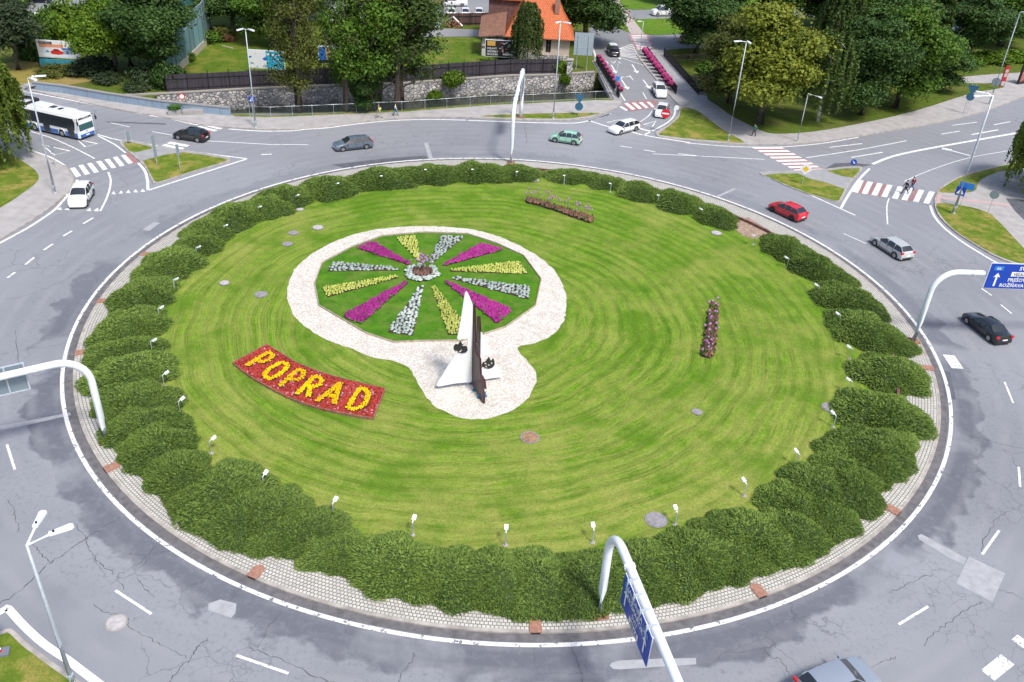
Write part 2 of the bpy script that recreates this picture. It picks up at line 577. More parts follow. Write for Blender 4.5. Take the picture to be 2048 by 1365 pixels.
ASPH = m_asphalt('asphalt')
ASPH2 = m_asphalt('asphalt_far', (0.24, 0.245, 0.26), ring=False, crack=0.5)
PATCH = mat('asphalt_patch', (0.345, 0.352, 0.37), 0.8, nz=0.12, nscale=2)
PATCHD = mat('asphalt_dark', (0.10, 0.103, 0.12), 0.7, nz=0.2, nscale=1.5)
PAVE = mat('pavement', (0.36, 0.345, 0.34), 0.85, nz=0.14, nscale=0.8, bump=0.1)
PAVE2 = mat('path_grey', (0.30, 0.30, 0.31), 0.85, nz=0.12, nscale=0.9)
KERB = mat('kerb', (0.36, 0.33, 0.30), 0.85, nz=0.3, nscale=1.4)
GUTTER = mat('gutter', (0.13, 0.125, 0.13), 0.85, nz=0.3, nscale=2)
LAWN = m_grass('lawn', (0.055, 0.150, 0.004), (0.155, 0.335, 0.010), (0.43, 0.37, 0.12), 0.45, True)
WLAWN = m_grass('wheel_lawn', (0.035, 0.13, 0.007), (0.10, 0.25, 0.012), (0.3, 0.27, 0.09), 0.4, bs=.5)
VERGE = m_grass('verge', (0.08, 0.14, 0.012), (0.19, 0.25, 0.03), (0.40, 0.29, 0.10), 1.0, bs=0.45)
PARKG = m_grass('park_grass', (0.06, 0.10, 0.012), (0.12, 0.17, 0.02), (0.22, 0.17, 0.07), 0.6)
GRAVEL = m_gravel('gravel', (0.58, 0.54, 0.47), (0.78, 0.75, 0.70), (0.50, 0.42, 0.32))
COBBLE = m_pavers('cobbles', (0.58, 0.56, 0.51), (0.15, 0.145, 0.13))
WHITE = m_paint('road_paint', (0.80, 0.80, 0.80), 0.30, 5.0, 0.7)
WHITEW = m_paint('road_paint_worn', (0.74, 0.74, 0.74), 0.66, 2.5)
REDP = m_paint('red_paint', (0.46, 0.19, 0.18), 0.5, 5.0, 0.7)
PINKP = m_paint('pink_paint', (0.62, 0.36, 0.35), 0.5)
METW = mat('white_metal', (0.80, 0.84, 0.87), 0.4, 0.0, nz=0.07, nscale=2.5)
GALV = mat('galvanised', (0.50, 0.56, 0.60), 0.45, 0.25, nz=0.1)
DARKM = mat('dark_metal', (0.03, 0.03, 0.035), 0.5, 0.3)
SIGNB = mat('sign_blue', (0.005, 0.055, 0.42), 0.35)
SIGNLB = mat('sign_light_blue', (0.03, 0.2, 0.6), 0.35)
SIGNW = mat('sign_white', (0.85, 0.85, 0.85), 0.4)
SIGNR = mat('sign_red', (0.6, 0.01, 0.02), 0.4)
SIGNY = mat('sign_yellow', (0.9, 0.55, 0.01), 0.4)
SIGNG = mat('sign_back', (0.24, 0.30, 0.34), 0.45, 0.3)
SOIL = mat('soil', (0.05, 0.032, 0.022), 0.95, nz=0.4, nscale=9)
BARK = mat('bark', (0.09, 0.07, 0.055), 0.9, nz=0.4, nscale=6)
BARKW = mat('birch_bark', (0.5, 0.48, 0.45), 0.8, nz=0.5, nscale=2.5)
GLASS = mat('car_glass', (0.02, 0.025, 0.03), 0.06, 0.0, spec=1.0)
TYRE = mat('tyre', (0.015, 0.015, 0.016), 0.85)
RIM = mat('rim', (0.45, 0.46, 0.48), 0.3, 0.8)
BLACKP = mat('black_plastic', (0.02, 0.02, 0.022), 0.5)
HLIGHT = mat('headlight', (0.75, 0.78, 0.8), 0.1)
TLIGHT = mat('taillight', (0.55, 0.02, 0.03), 0.2)
ORD = ['first', 'second', 'third', 'fourth', 'fifth', 'sixth', 'seventh', 'eighth', 'ninth', 'tenth', 'eleventh', 'twelfth', 'thirteenth', 'fourteenth', 'fifteenth', 'sixteenth', 'seventeenth', 'eighteenth', 'nineteenth', 'twentieth', 'twenty-first', 'twenty-second', 'twenty-third', 'twenty-fourth', 'twenty-fifth', 'twenty-sixth', 'twenty-seventh', 'twenty-eighth', 'twenty-ninth', 'thirtieth']
# ================================================================= terrain, river, roads
RF = [(-52, 123.2), (-40.3, 128.1), (-30, 131.7), (-19.3, 135), (-10, 139.5), (-2.8, 142.8), (5, 145), (10.9, 147.8), (22, 162), (42, 176), (75, 205), (150, 280)]
RN = [(-52, 117.2), (-39.6, 117.2), (-30, 119), (-17.2, 122.8), (-9, 126.6), (-1, 130), (7, 132.6), (13.2, 134.4), (27, 140), (48, 152), (84, 186), (160, 260)]
WZ = -2.8
g = MB()
outer = [Vector((-260, -40, 0)), Vector((260, -40, 0)), Vector((260, 620, 0)), Vector((-260, 620, 0))]
hole = [Vector((*p, 0)) for p in RN] + [Vector((*p, 0)) for p in reversed(RF)]
allp = outer + hole
T = tessellate_polygon([outer, hole])
F = []
for t in T:
    a, b, c = (allp[i] for i in t)
    F.append(tuple(t) if (b - a).cross(c - a).z > 0 else tuple(reversed(t)))
g.add(allp, F)
V = []
for i, (f, n_) in enumerate(zip(RF, RN)):
    f = Vector(f); n_ = Vector(n_)
    d = (f - n_).normalized()
    t1 = n_ + d * (2.0 if i < 8 else 8)
    f2 = f if i < 8 else f - d * 7
    V += [(n_.x, n_.y, 0), (t1.x, t1.y, WZ - 0.3), (f2.x, f2.y, WZ - 0.5), (f.x, f.y, 0)]
F = []
for i in range(len(RF) - 1):
    for k in range(3):
        F.append((4 * i + k, 4 * i + k + 1, 4 * i + 5 + k, 4 * i + 4 + k))
F += [(0, 3, 2, 1)]
g.add(V, [tuple(reversed(f)) for f in F])
struct('ground', g, PARKG)

wt = NT('water', 0.08)
wt.color(wt.mix(wt.noise(0.4, 4), (0.012, 0.014, 0.010), (0.035, 0.033, 0.022)))
wt.bump(wt.noise(2.5, 5, vec=wt.vmul(wt.tc, (1, 2.5, 1))), 0.35, 0.06)
mw = MB()
mw.add([(*p, WZ) for p in RN] + [(*p, WZ) for p in RF], [(i, i + 1, 12 + i + 1, 12 + i) for i in range(11)])
struct('river', mw, wt.m)

# stone embankment wall on the far bank
t = thing('stone_wall', 'long pale rubble stone embankment wall rising from the river below the wooden fence', 'wall', (-20, 135, 0))
mb = MB()
fw_ = [(-56, 121.8)] + RF[:8]
for i in range(len(fw_) - 1):
    a = Vector(fw_[i]); b = Vector(fw_[i + 1]); d = (b - a).normalized(); q = Vector((d.y, -d.x)) * 0.32
    V = [(*(a + q), WZ - .4), (*(b + q), WZ - .4), (*(b + q), 0.0), (*(a + q), 0.0), (*(a - q * 0.4), 0.0), (*(b - q * 0.4), 0.0)]
    mb.add(V, [(0, 1, 2, 3)])
mb.build('wall_face', m_stonewall('rubble'), t, world=True)
cap = MB()
for i in range(len(fw_) - 1):
    a = Vector(fw_[i]); b = Vector(fw_[i + 1]); d = (b - a).normalized(); q = Vector((d.y, -d.x))
    cap.slab([a + q * 0.38, b + q * 0.38, b - q * 0.3, a - q * 0.3], 0.003, 0.16 + 0.001 * i)
cap.build('coping', m_concrete('old_concrete', (0.33, 0.31, 0.28), 0.5), t, world=True)

# road sheet
rd = MB()
rd.poly([(-170, -30), (170, -30), (190, 190), (120, 200), (90, 172)] + [(48, 150), (27, 139.6)] + [(p[0], p[1] - 0.4) for p in reversed(RN[:8])] + [(-62, 121), (-95, 140), (-170, 175)], 0.02)
struct('road', rd, ASPH)

rf = MB()
rf.poly(W([(1225, 207), (1190, 130), (1178, 60), (1200, 20), (1212, -60), (1236, -60), (1262, 20), (1275, 40), (1290, 70), (1295, 100), (1325, 105), (1362, 207)]), 0.026)
rf.poly(W([(1272, 69), (1440, 68), (1640, 66), (1640, 95), (1500, 93), (1360, 98), (1305, 104), (1290, 104)]), 0.030)
rf.poly(W([(1238, 17), (1330, 19), (1640, 16), (1640, 34), (1480, 34), (1262, 39.5)]), 0.030)
rf.poly(W([(1900, 157), (1960, 150), (2070, 143), (2200, 130), (2200, 120), (2070, 132), (1960, 139), (1900, 145)]), 0.030)
rf.poly(W([(-40, 60), (60, 62), (150, 55), (180, 20), (190, -20), (60, -30), (50, 0), (0, 38), (-40, 40)]), 0.05)
rf.poly(W([(640, 32), (1010, 32), (1010, 6), (990, -30), (640, -30)]), 0.05)
rf.poly(W([(900, 74), (962, 74), (962, 60), (900, 58), (700, 60), (700, 74)]), 0.030)
struct('far_road', rf, ASPH2)

bd = MB()
bd.slab(W([(1184, 122), (1229.5, 203), (1399, 193), (1322, 97)]), -1.0, 0.022)
t = thing('bridge', 'flat concrete road bridge over the river with flower hung railings', 'bridge', G(1290, 150))
bd.build('deck', m_concrete('bridge_concrete', (0.34, 0.36, 0.38), 0.5), t, world=True)


def area(P):
    return sum(P[i][0] * P[(i + 1) % len(P)][1] - P[(i + 1) % len(P)][0] * P[i][1] for i in range(len(P)))


def slabk(name, pts, m, z1=KZ, kerb=0.2, z0=-0.1, label=None):
    if area(pts) < 0: pts = list(reversed(pts))
    mb = MB()
    mb.slab(pts, z0, z1, 0, 1)
    if kerb: mb.ribbon(pts, kerb, z1 + 0.006, 1, closed=True, side=kerb / 2)
    return struct(name, mb, [m, KERB], label=label)


def sheet(name, polys, z, m, label=None):
    mb = MB()
    for i, p in enumerate(polys): mb.poly(p, z + 0.0012 * i)
    return struct(name, mb, m, label=label)


# S1 pavement along the river (top left to the bridge)
s1_k = [(-120, 160), (20, 175), (86, 188), (236, 221), (300, 231), (330, 237), (396, 250), (444, 255.5), (515, 260), (584, 260.5), (657, 255.5), (703, 248), (779, 240.5), (855, 236.5), (932, 237.5), (1041, 241.5), (1105, 242.5), (1143, 242), (1184, 235.5), (1224, 222), (1242, 209.5), (1245, 201)]
s1_b = [(1228, 201), (1190, 200.5), (1065, 208), (981, 210), (893, 217), (804, 223.5), (667, 229), (542, 234.5), (460, 232), (330, 219), (213, 202), (127, 187), (67, 180), (-120, 140)]
P1 = W(s1_k, 0, 3) + W(s1_b)
slabk('pavement', P1, PAVE, label='pavement along the river')
sheet('grass_verge', [W(smooth_pts([(960, 234.5), (1032, 230.5), (1120, 228.5), (1199, 228), (1180, 233), (1143, 238.5), (1105, 239.5), (1041, 238.5)], 3, True)),
                      W([(462, 231), (542, 234), (667, 228.5), (804, 223), (981, 209.5), (1190, 200), (1226, 200.4), (1226, 203), (1190, 202.5), (981, 212.5), (804, 226), (667, 231.5), (542, 237), (470, 235)])], KZ + 0.012, VERGE, 'grass strips on the riverside pavement')
# bridge left upstand and right pavement + footbridge
slabk('bridge_pavement', W([(1243, 203), (1238, 190), (1195, 112), (1187, 122), (1229, 203)]), PAVE2, KZ + .018)
slabk('bridge_walkway', W([(1272.6, 111.7), (1290, 134.6), (1313, 162.5), (1346, 200.6), (1358, 213), (1372, 214), (1395, 191), (1330, 103), (1305, 101), (1296, 105)]), PAVE, KZ + .016)
sheet('footbridge_deck', [W([(1297, 106), (1330, 104), (1394, 190), (1359, 192)])], KZ + 0.03, PAVE2)

# S2 left splitter island
c5 = lambda pts: C(0, 200, 3.938, pts)
is_l = c5([(945, 345), (990, 318), (1060, 330), (1200, 362), (1290, 378), (1460, 402), (1640, 432), (1800, 458), (1815, 475), (1790, 495), (1500, 580), (1240, 662), (1205, 650), (1180, 610), (1160, 560), (1100, 490), (1000, 405)])
slabk('traffic_island', W(is_l, 0, 3, True), PAVE2, label='traffic island at the bus lane')
sheet('island_grass', [W(c5([(968, 345), (1000, 328), (1060, 340), (1200, 372), (1190, 387), (1060, 415), (1015, 402)]), KZ), W(c5([(1125, 478), (1290, 435), (1440, 412), (1640, 440), (1790, 466), (1780, 484), (1500, 566), (1245, 648), (1215, 638), (1195, 600), (1170, 555)]), KZ)], KZ + 0.012, VERGE)
# S3 left pavement
s3 = [(-160, 262), (24, 288), (50, 300), (84, 312), (129.5, 333.5), (144.7, 350), (148.5, 365), (142, 383), (122, 400.6), (96.5, 421), (50.8, 451.4), (0, 482), (-200, 600)]
slabk('pavement', W(s3, 0, 3) + W([(-300, 450), (-200, 262)]), PAVE, label='pavement on the left side')
sheet('grass_verge', [W(smooth_pts(c5([(-300, 300), (60, 420), (120, 460), (200, 505), (280, 565), (308, 615), (285, 665), (180, 745), (0, 862), (-300, 1000)]), 3))], KZ + 0.012, VERGE, 'grass on the left side')
# S4 bottom left
c7 = lambda pts: C(0, 1180, 7.38, pts)
s4 = c7([(-400, 700), (0, 640), (80, 612), (160, 598), (240, 645), (400, 800), (560, 920), (760, 1070), (1000, 1240), (1150, 1350), (1700, 1700)])
slabk('grass_verge', W(s4, 0, 3) + W([(100, 1700), (-200, 1600)]), VERGE, kerb=0.25, label='grass corner at the lower left')

# S5 right of the bridge
k5 = [(1346, 200.6), (1356.5, 211), (1358, 222), (1354.5, 235), (1336, 252), (1315, 263), (1312, 270), (1320, 276), (1371.7, 282.5), (1440, 288), (1495, 291), (1560, 290.5), (1621.5, 287), (1716.5, 274), (1800, 260), (1874.7, 247), (1969.6, 224), (2048, 194), (2200, 130)]
slabk('pavement', W(k5, 0, 3) + W([(2200, 112), (2070, 145), (1960, 152), (1906, 158), (1850, 175), (1600, 200), (1420, 190), (1397, 190)]), PAVE, label='pavement under the park trees')
sheet('grass_verge', [W(smooth_pts([(1362, 219), (1379, 218.5), (1395, 224), (1412, 236), (1447.5, 263), (1488, 287), (1440, 284.5), (1371.7, 279), (1325, 273), (1318, 269), (1338, 254), (1358, 236)], 3, True))], KZ + 0.012, VERGE, 'grass triangle by the bridge')
park = [(1416, 202.5), (1440, 217), (1463, 234), (1520, 262.6), (1552, 269.6), (1621.5, 266), (1716, 250), (1827, 224.7), (1938, 190), (2006, 177), (1998, 169), (1906, 167.7), (1850, 163)]
pk = W(smooth_pts(park[:-2], 3) + park[-2:])
sheet('park_grass', [pk + [(60, 160), (48, 152.3), (28, 141)]], KZ + 0.012, PARKG)
slabk('park_ground', [(28.5, 141.5), (48, 152.2), (70, 173), (100, 185), (100, 160), (60, 140), (36, 135)], PARKG, KZ - 0.01, kerb=0)

# S6 right splitter islands
c4 = lambda pts: C(1400, 0, 3.16, pts)
is_r = c4([(385, 1108), (400, 1093), (580, 1086), (790, 1074), (900, 1062), (1005, 1058), (1022, 1075), (975, 1132), (930, 1195), (895, 1268), (862, 1280), (700, 1237), (550, 1182), (440, 1130)])
slabk('traffic_island', W(is_r, 0, 3, True), PAVE2, label='traffic island at the right junction')
sheet('island_grass', [W(c4([(405, 1108), (500, 1098), (620, 1098), (690, 1130), (800, 1155), (915, 1197), (878, 1268), (850, 1270), (700, 1228), (560, 1175), (440, 1122)]), KZ),
                       W(c4([(800, 1082), (900, 1068), (1005, 1064), (1010, 1078), (968, 1126), (890, 1112)]), KZ)], KZ + 0.012, VERGE)
# S7 right pavement
c8 = lambda pts: C(1800, 330, 5.056, pts)
k7 = c8([(1900, -150), (1200, -35), (900, 35), (640, 110), (480, 190), (390, 265), (350, 340), (350, 430), (400, 540), (560, 690), (760, 820), (920, 915), (1080, 985), (1300, 1060), (1700, 1180)])
slabk('pavement', W(k7, 0, 3) + W([(2400, 600), (2400, 280)]), PAVE, label='pavement on the right side')
sheet('grass_verge', [W(smooth_pts(c8([(392, 282), (480, 210), (640, 125), (900, 52), (1150, -5), (1300, -40), (1320, 10), (1150, 60), (1000, 80), (850, 140), (790, 190), (770, 250), (720, 285), (560, 295)]), 3, True)),
                      W(smooth_pts(c8([(362, 410), (500, 405), (720, 440), (900, 500), (960, 550), (1050, 640), (1254, 860), (1400, 1000), (1340, 1040), (1100, 975), (920, 900), (760, 810), (560, 680), (420, 535)]), 3, True))], KZ + 0.012, VERGE, 'grass at the right corner')
sheet('car_park', [W(c8([(1065, 348), (1254, 365), (1700, 400), (1900, 900), (1400, 760), (1254, 570), (1160, 480)]))], KZ + 0.012, PATCHD)
sheet('tactile_paving', [W(c8([(380, 300), (425, 300), (405, 390), (362, 388)]), KZ), W(c8([(425, 330), (860, 370), (1100, 405), (1110, 425), (860, 388), (420, 345)]), KZ)], KZ + 0.018, mat('pink_pavers', (0.5, 0.34, 0.33), 0.85))

# far verges
sheet('grass_verge', [W(smooth_pts(C(1180, 0, 6.827, [(305, 330), (360, 305), (460, 302), (560, 440), (480, 430), (380, 385)]), 3, True)),
                      W(smooth_pts(C(1180, 0, 6.827, [(610, 285), (700, 268), (900, 262), (1600, 240), (2600, 240), (2600, 430), (1400, 455), (1150, 475), (745, 470)]), 3, True)),
                      W(C(1180, 0, 6.827, [(470, 125), (620, 140), (1000, 130), (3200, 90), (3200, -200), (380, -200), (360, 0)]))], 0.075, m_grass('far_grass', (0.07, 0.15, 0.01), (0.14, 0.27, 0.02), (0.25, 0.22, 0.06), 0.4), 'far grass by the crossing')
sheet('cycle_path', [W(C(1180, 0, 6.827, [(455, 300), (600, 285), (745, 475), (560, 478)])), W(C(1180, 0, 6.827, [(300, -60), (360, -60), (470, 135), (380, 140)]))], 0.082, mat('cycle_paving', (0.42, 0.36, 0.34), 0.85, nz=0.1))
sheet('crossing_paint', [W(C(1180, 0, 6.827, [(235, 150), (510, 150), (605, 290), (350, 300)])), W(C(1180, 0, 6.827, [(515, 475), (785, 478), (885, 665), (630, 700)]))], 0.088, PINKP)
st_ = []
for k in range(9):
    t0 = k / 9 + .03; t1 = t0 + 0.065
    A = C(1180, 0, 6.827, [(555, 485), (760, 485), (850, 665), (655, 690)])
    lerp = lambda a, b, q: (a[0] + (b[0] - a[0]) * q, a[1] + (b[1] - a[1]) * q)
    st_.append(W([lerp(A[0], A[3], t0), lerp(A[1], A[2], t0), lerp(A[1], A[2], t1), lerp(A[0], A[3], t1)]))
    A = C(1180, 0, 6.827, [(290, 155), (480, 155), (570, 285), (380, 298)])
    st_.append(W([lerp(A[0], A[3], t0), lerp(A[1], A[2], t0), lerp(A[1], A[2], t1), lerp(A[0], A[3], t1)]))
sheet('crossing_stripes', st_, 0.094, WHITE)
sheet('yard_grass', [W([(345, 168), (500, 168), (640, 165), (900, 155), (1000, 120), (962, 76), (700, 76), (640, 60), (450, 70), (405, 95)])], 0.06, m_grass('yard_grass', (0.05, 0.11, 0.010), (0.13, 0.20, 0.015), (0.30, 0.25, 0.06), 0.8, bs=.3))
sheet('dry_grass', [W([(0, 150), (0, 128), (60, 122), (130, 138), (200, 160), (130, 172), (68, 172), (30, 168)])], 0.03, m_grass('dry_grass', (0.20, 0.17, 0.03), (0.34, 0.28, 0.08), (0.36, 0.26, 0.12), 0.8))

# ---------------------------------------------------------------- island
KP = [(143.5, 700), (147.3, 715), (146.8, 751), (151, 784), (162.5, 840), (178, 875), (208, 939), (244, 979), (310, 1040), (332, 1057.5), (375, 1088), (455, 1136.5), (508, 1160.6), (553.5, 1174), (620, 1197), (757, 1235.5), (875, 1257), (984, 1266), (1046, 1267.6), (1160.6, 1265), (1241, 1258), (1321, 1246), (1401, 1230), (1508, 1193), (1575, 1171), (1655, 1134), (1730, 1088), (1784, 1040), (1818, 1000), (1861, 934), (1880, 864), (1883, 811), (1875, 762), (1856, 717), (1834.5, 677), (1821, 645), (1757.6, 578.5), (1685, 521.5), (1644, 496), (1596, 471), (1492, 422), (1432, 398), (1219, 345), (1168, 333), (866, 321), (906, 320), (792, 330), (678, 343), (340, 469), (300, 494.5), (274, 515), (241, 545)]
pa, pr = [], []
for p in KP:
    q = G(*p, KZ)
    pa.append(math.atan2(q.y - CY, q.x - CX)); pr.append(math.hypot(q.x - CX, q.y - CY))
pa = np.array(pa); pr = np.array(pr)
Am = np.stack([np.ones_like(pa)] + [fn(k * pa) for k in (1, 2, 3) for fn in (np.cos, np.sin)], 1)
cf = np.linalg.solve(Am.T @ Am + 0.3 * np.diag([0] + [1] * 6), Am.T @ pr)


def kr(a):
    return float(cf @ np.array([1] + [fn(k * a) for k in (1, 2, 3) for fn in (math.cos, math.sin)]))


def ring(off, n=360):
    return [(CX + (kr(2 * math.pi * i / n) + off) * math.cos(2 * math.pi * i / n), CY + (kr(2 * math.pi * i / n) + off) * math.sin(2 * math.pi * i / n)) for i in range(n)]


def ann(mb, r0, r1, z0, z1, m=0, n=360):
    A = ring(r0, n); B = ring(r1, n)
    mb.add([(*p, z0) for p in A] + [(*p, z1) for p in B], [(i, n + i, n + (i + 1) % n, (i + 1) % n) for i in range(n)], m)


mb = MB()
ann(mb, 0.0, 0.55, 0.028, 0.024)
struct('gutter', mb, GUTTER)
mb = MB()
ann(mb, -0.22, 0.0, KZ, KZ); ann(mb, 0.0, 0.001, KZ, 0.0)
struct('kerb', mb, KERB, label='round kerb of the central island')
mb = MB()
ann(mb, -3.3, -0.22, KZ + 0.12, KZ)
struct('cobble_apron', mb, COBBLE, label='pale cobbled apron round the island')
mb = MB()
ro = ring(-3.3)
mb.slab(ro, 0, LZ)
struct('lawn', mb, LAWN, label='striped round lawn of the central island')
mb = MB()
ann(mb, 0.62, 0.9, 0.034, 0.034)
struct('road_marking', mb, m_paint('edge_paint', (0.74, 0.74, 0.73), 0.32, 2.4, 0.72), label='worn white edge line round the island')

# red brick gully stones let into the apron kerb
gb = [(508, 1150), (1071, 1256), (1519, 1185), (1788, 1022), (1863, 738), (152, 707), (220, 937), (209, 603), (283, 508)]
cl = ['at the lower left before the brown palisade', 'nearest the bottom of the island', 'right of the hanging blue sign', 'at the lower right of the island', 'right of the right hand hedge, near the sign mast', 'above the left sign mast', 'below the left sign mast', 'at the upper left beside the hedge', 'farthest up the left side']
BR = mat('red_brick', (0.33, 0.17, 0.12), 0.8, nz=0.25, nscale=5)
BRD = mat('red_brick_dark', (0.2, 0.07, 0.045), 0.85, nz=0.25, nscale=5)
for (x, y), lb in zip(gb, cl):
    q = G(x, y, KZ)
    a = math.atan2(q.y - CY, q.x - CX)
    r_ = kr(a)
    t = thing('gully_cover', 'rounded red brick gully stone ' + lb, 'gully stone', (CX + r_ * math.cos(a), CY + r_ * math.sin(a), KZ), a, 'red gully stones in the apron')
    m1 = MB()
    pts = [(0.02, -0.35), (0.02, 0.35), (-0.7, 0.35)] + [(-0.7 - 0.3 * math.sin(u), 0.35 * math.cos(u)) for u in (0.5, 1.0, 1.57, 2.1, 2.6)] + [(-0.7, -0.35)]
    m1.slab(pts, -0.02, 0.075)
    m1.build('stone', BR, t)
    m1 = MB(); m1.box((0.032, 0, -0.05), (0.02, 0.5, 0.12)); m1.build('grate', DARKM, t)

# low palisade of upright brown blocks between apron and hedge
t = thing('palisade', 'low ring of upright reddish brown edging blocks behind the cobbles', 'retaining wall', (CX, CY, 0))
mb = MB()
N_ = 760
rr = random.Random(3)
for i in range(N_):
    a = 2 * math.pi * i / N_
    r_ = kr(a) - 3.3
    mb.box((CX + r_ * math.cos(a), CY + r_ * math.sin(a), 0.36 + rr.uniform(-.03, .03)), (0.2, 0.27, 0.62), a)
mb.build('edging_block', mat('palisade_brown', (0.17, 0.075, 0.065), 0.85, nz=0.3, nscale=3), t, world=True)['kind'] = 'stuff'

# bare gap in the hedge at the right
c9 = lambda pts: C(1250, 320, 4.096, pts)
sheet('bare_soil', [W(c9([(850, 520), (1010, 470), (1200, 590), (1070, 650), (960, 620)]), LZ)], LZ + 0.01, mat('bare', (0.30, 0.22, 0.16), 0.95, nz=0.35, nscale=3))
# ================================================================= painted road markings
MZ = 0.034


def line(mb, pts, w_, k=3, z=MZ):
    q = W(pts, 0, k) if len(pts) > 2 else W(pts)
    mb.ribbon(q, w_, z)


mk = MB()
c1 = lambda pts: C(0, 0, 3.938, pts)
c2 = lambda pts: C(500, 0, 3.938, pts)
c3 = lambda pts: C(940, 0, 3.938, pts)
# outer edge line along the riverside pavement
line(mk, c1([(-200, 640), (90, 700), (330, 748), (640, 808), (930, 864), (1120, 902)]), 0.25)
line(mk, c1([(1175, 914), (1300, 930), (1460, 968), (1560, 988)]), 0.25)
line(mk, c1([(1800, 1020), (2048, 1036), (2300, 1034)]) + c2([(440, 1022), (620, 1010), (800, 985), (1100, 955), (1400, 944), (1700, 950)]) + c3([(0, 952), (400, 966), (650, 972), (800, 974), (900, 962), (1000, 935), (1100, 903)]), 0.28)
# left exit lanes
line(mk, c5([(215, 243), (400, 300), (560, 370), (680, 430), (745, 465)]), 0.18)
line(mk, c5([(100, 350), (230, 395), (400, 455), (510, 520)]), 0.25)
line(mk, c5([(770, 285), (900, 352), (990, 420)]), 0.2)
line(mk, c5([(1090, 500), (1140, 560), (1162, 640), (1165, 715)]), 0.3)
line(mk, c5([(1165, 716), (1400, 640), (1700, 545), (1945, 468)]), 0.28, 0)
line(mk, c5([(1945, 466), (1700, 435), (1470, 405)]), 0.25, 0)
line(mk, c5([(853, 572), (872, 630), (865, 700), (835, 790), (790, 878)]), 0.2)
line(mk, c5([(608, 632), (590, 690), (520, 770), (440, 860), (330, 940), (200, 1022), (0, 1130), (-300, 1290)]), 0.28)
line(mk, c5([(770, 275), (940, 320), (1200, 355), (1250, 372)]), 0.22)
for a, b in (((655, 978), (735, 932)), ((497, 1076), (568, 1035)), ((345, 1186), (417, 1137)), ((200, 1300), (268, 1245)), ((60, 1405), (120, 1360))):
    line(mk, c5([a, b]), 0.22, 0)
line(mk, c1([(1198, 1040), (1355, 1068)]), 0.15, 0)
line(mk, c1([(870, 970), (1020, 1003)]), 0.15, 0)
line(mk, c1([(1630, 1113), (2100, 1140)]) + c2([(150, 1142), (460, 1143)]), 0.17, 0)
line(mk, c2([(90, 1222), (170, 1218)]), 0.25, 0)
for tri in ([(877, 745), (912, 748), (896, 722)], [(935, 740), (972, 742), (955, 716)], [(992, 735), (1030, 737), (1012, 711)], [(1050, 730), (1088, 732), (1068, 706)], [(1106, 726), (1145, 727), (1124, 702)],
            [(445, 866), (486, 872), (480, 848)], [(505, 868), (548, 872), (545, 850)], [(680, 876), (718, 880), (712, 852)], [(735, 878), (778, 882), (772, 852)]):
    mk.poly(W(c5(tri)), MZ)
# give way triangles painted on the lanes (outlined)
for tri in ([(330, 355), (550, 405), (430, 438)], [(610, 315), (770, 348), (670, 372)]):
    q = W(c5(tri)); mk.ribbon([q[0], q[1], q[2]], 0.28, MZ, closed=True)
for tri in ([(735, 820), (900, 770), (850, 845)], [(235, 790), (430, 745), (330, 815)]):
    q = W(C(1180, 130, 6.825, tri)); mk.ribbon(q, 0.25, MZ, closed=True)
# left zebra
for st in ([(550, 540), (590, 535), (640, 600), (598, 612)], [(617, 518), (655, 512), (708, 585), (670, 595)], [(685, 505), (722, 498), (780, 570), (742, 578)], [(757, 488), (795, 482), (848, 548), (812, 558)], [(823, 472), (860, 466), (916, 535), (880, 543)], [(888, 455), (925, 450), (983, 520), (945, 528)], [(952, 440), (985, 434), (1048, 498), (1012, 508)],
           [(1575, 198), (1605, 192), (1755, 226), (1730, 236)], [(1550, 218), (1575, 208), (1715, 242), (1690, 252)], [(1310, 345), (1345, 332), (1495, 360), (1470, 374)], [(1270, 362), (1300, 350), (1455, 382), (1430, 396)]):
    mk.poly(W(c5(st)), MZ + .001)
# bridge mouth markings
cb = lambda pts: C(1180, 130, 6.825, pts)
line(mk, cb([(-20, 770), (100, 735), (280, 675)]), 0.3, 0)
line(mk, cb([(-10, 765), (240, 845), (500, 900), (620, 935), (740, 965), (1000, 1010), (1365, 1065)]), 0.3)
line(mk, cb([(670, 870), (840, 915)]), 0.45, 0)
line(mk, cb([(730, 965), (900, 880), (1060, 790), (1130, 720), (1160, 650), (1155, 600)]), 0.25)
line(mk, cb([(845, 635), (800, 700), (740, 745), (660, 795)]), 0.15)
line(mk, cb([(720, 380), (772, 472)]), 0.15, 0)
line(mk, cb([(400, 375), (480, 495)]), 0.25, 0)
line(mk, cb([(410, 1112), (570, 1135)]), 0.2, 0); line(mk, cb([(738, 1165), (892, 1192)]), 0.2, 0); line(mk, cb([(1200, 1215), (1500, 1250)]), 0.2, 0)
for st in ([(465, 530), (510, 522), (620, 605), (575, 620)], [(565, 522), (612, 518), (710, 598), (668, 610)], [(665, 518), (712, 512), (800, 588), (760, 598)], [(770, 510), (815, 508), (880, 575), (850, 588)], [(395, 575), (430, 570), (520, 622), (490, 632)]):
    mk.poly(W(cb(st)), MZ + .003)
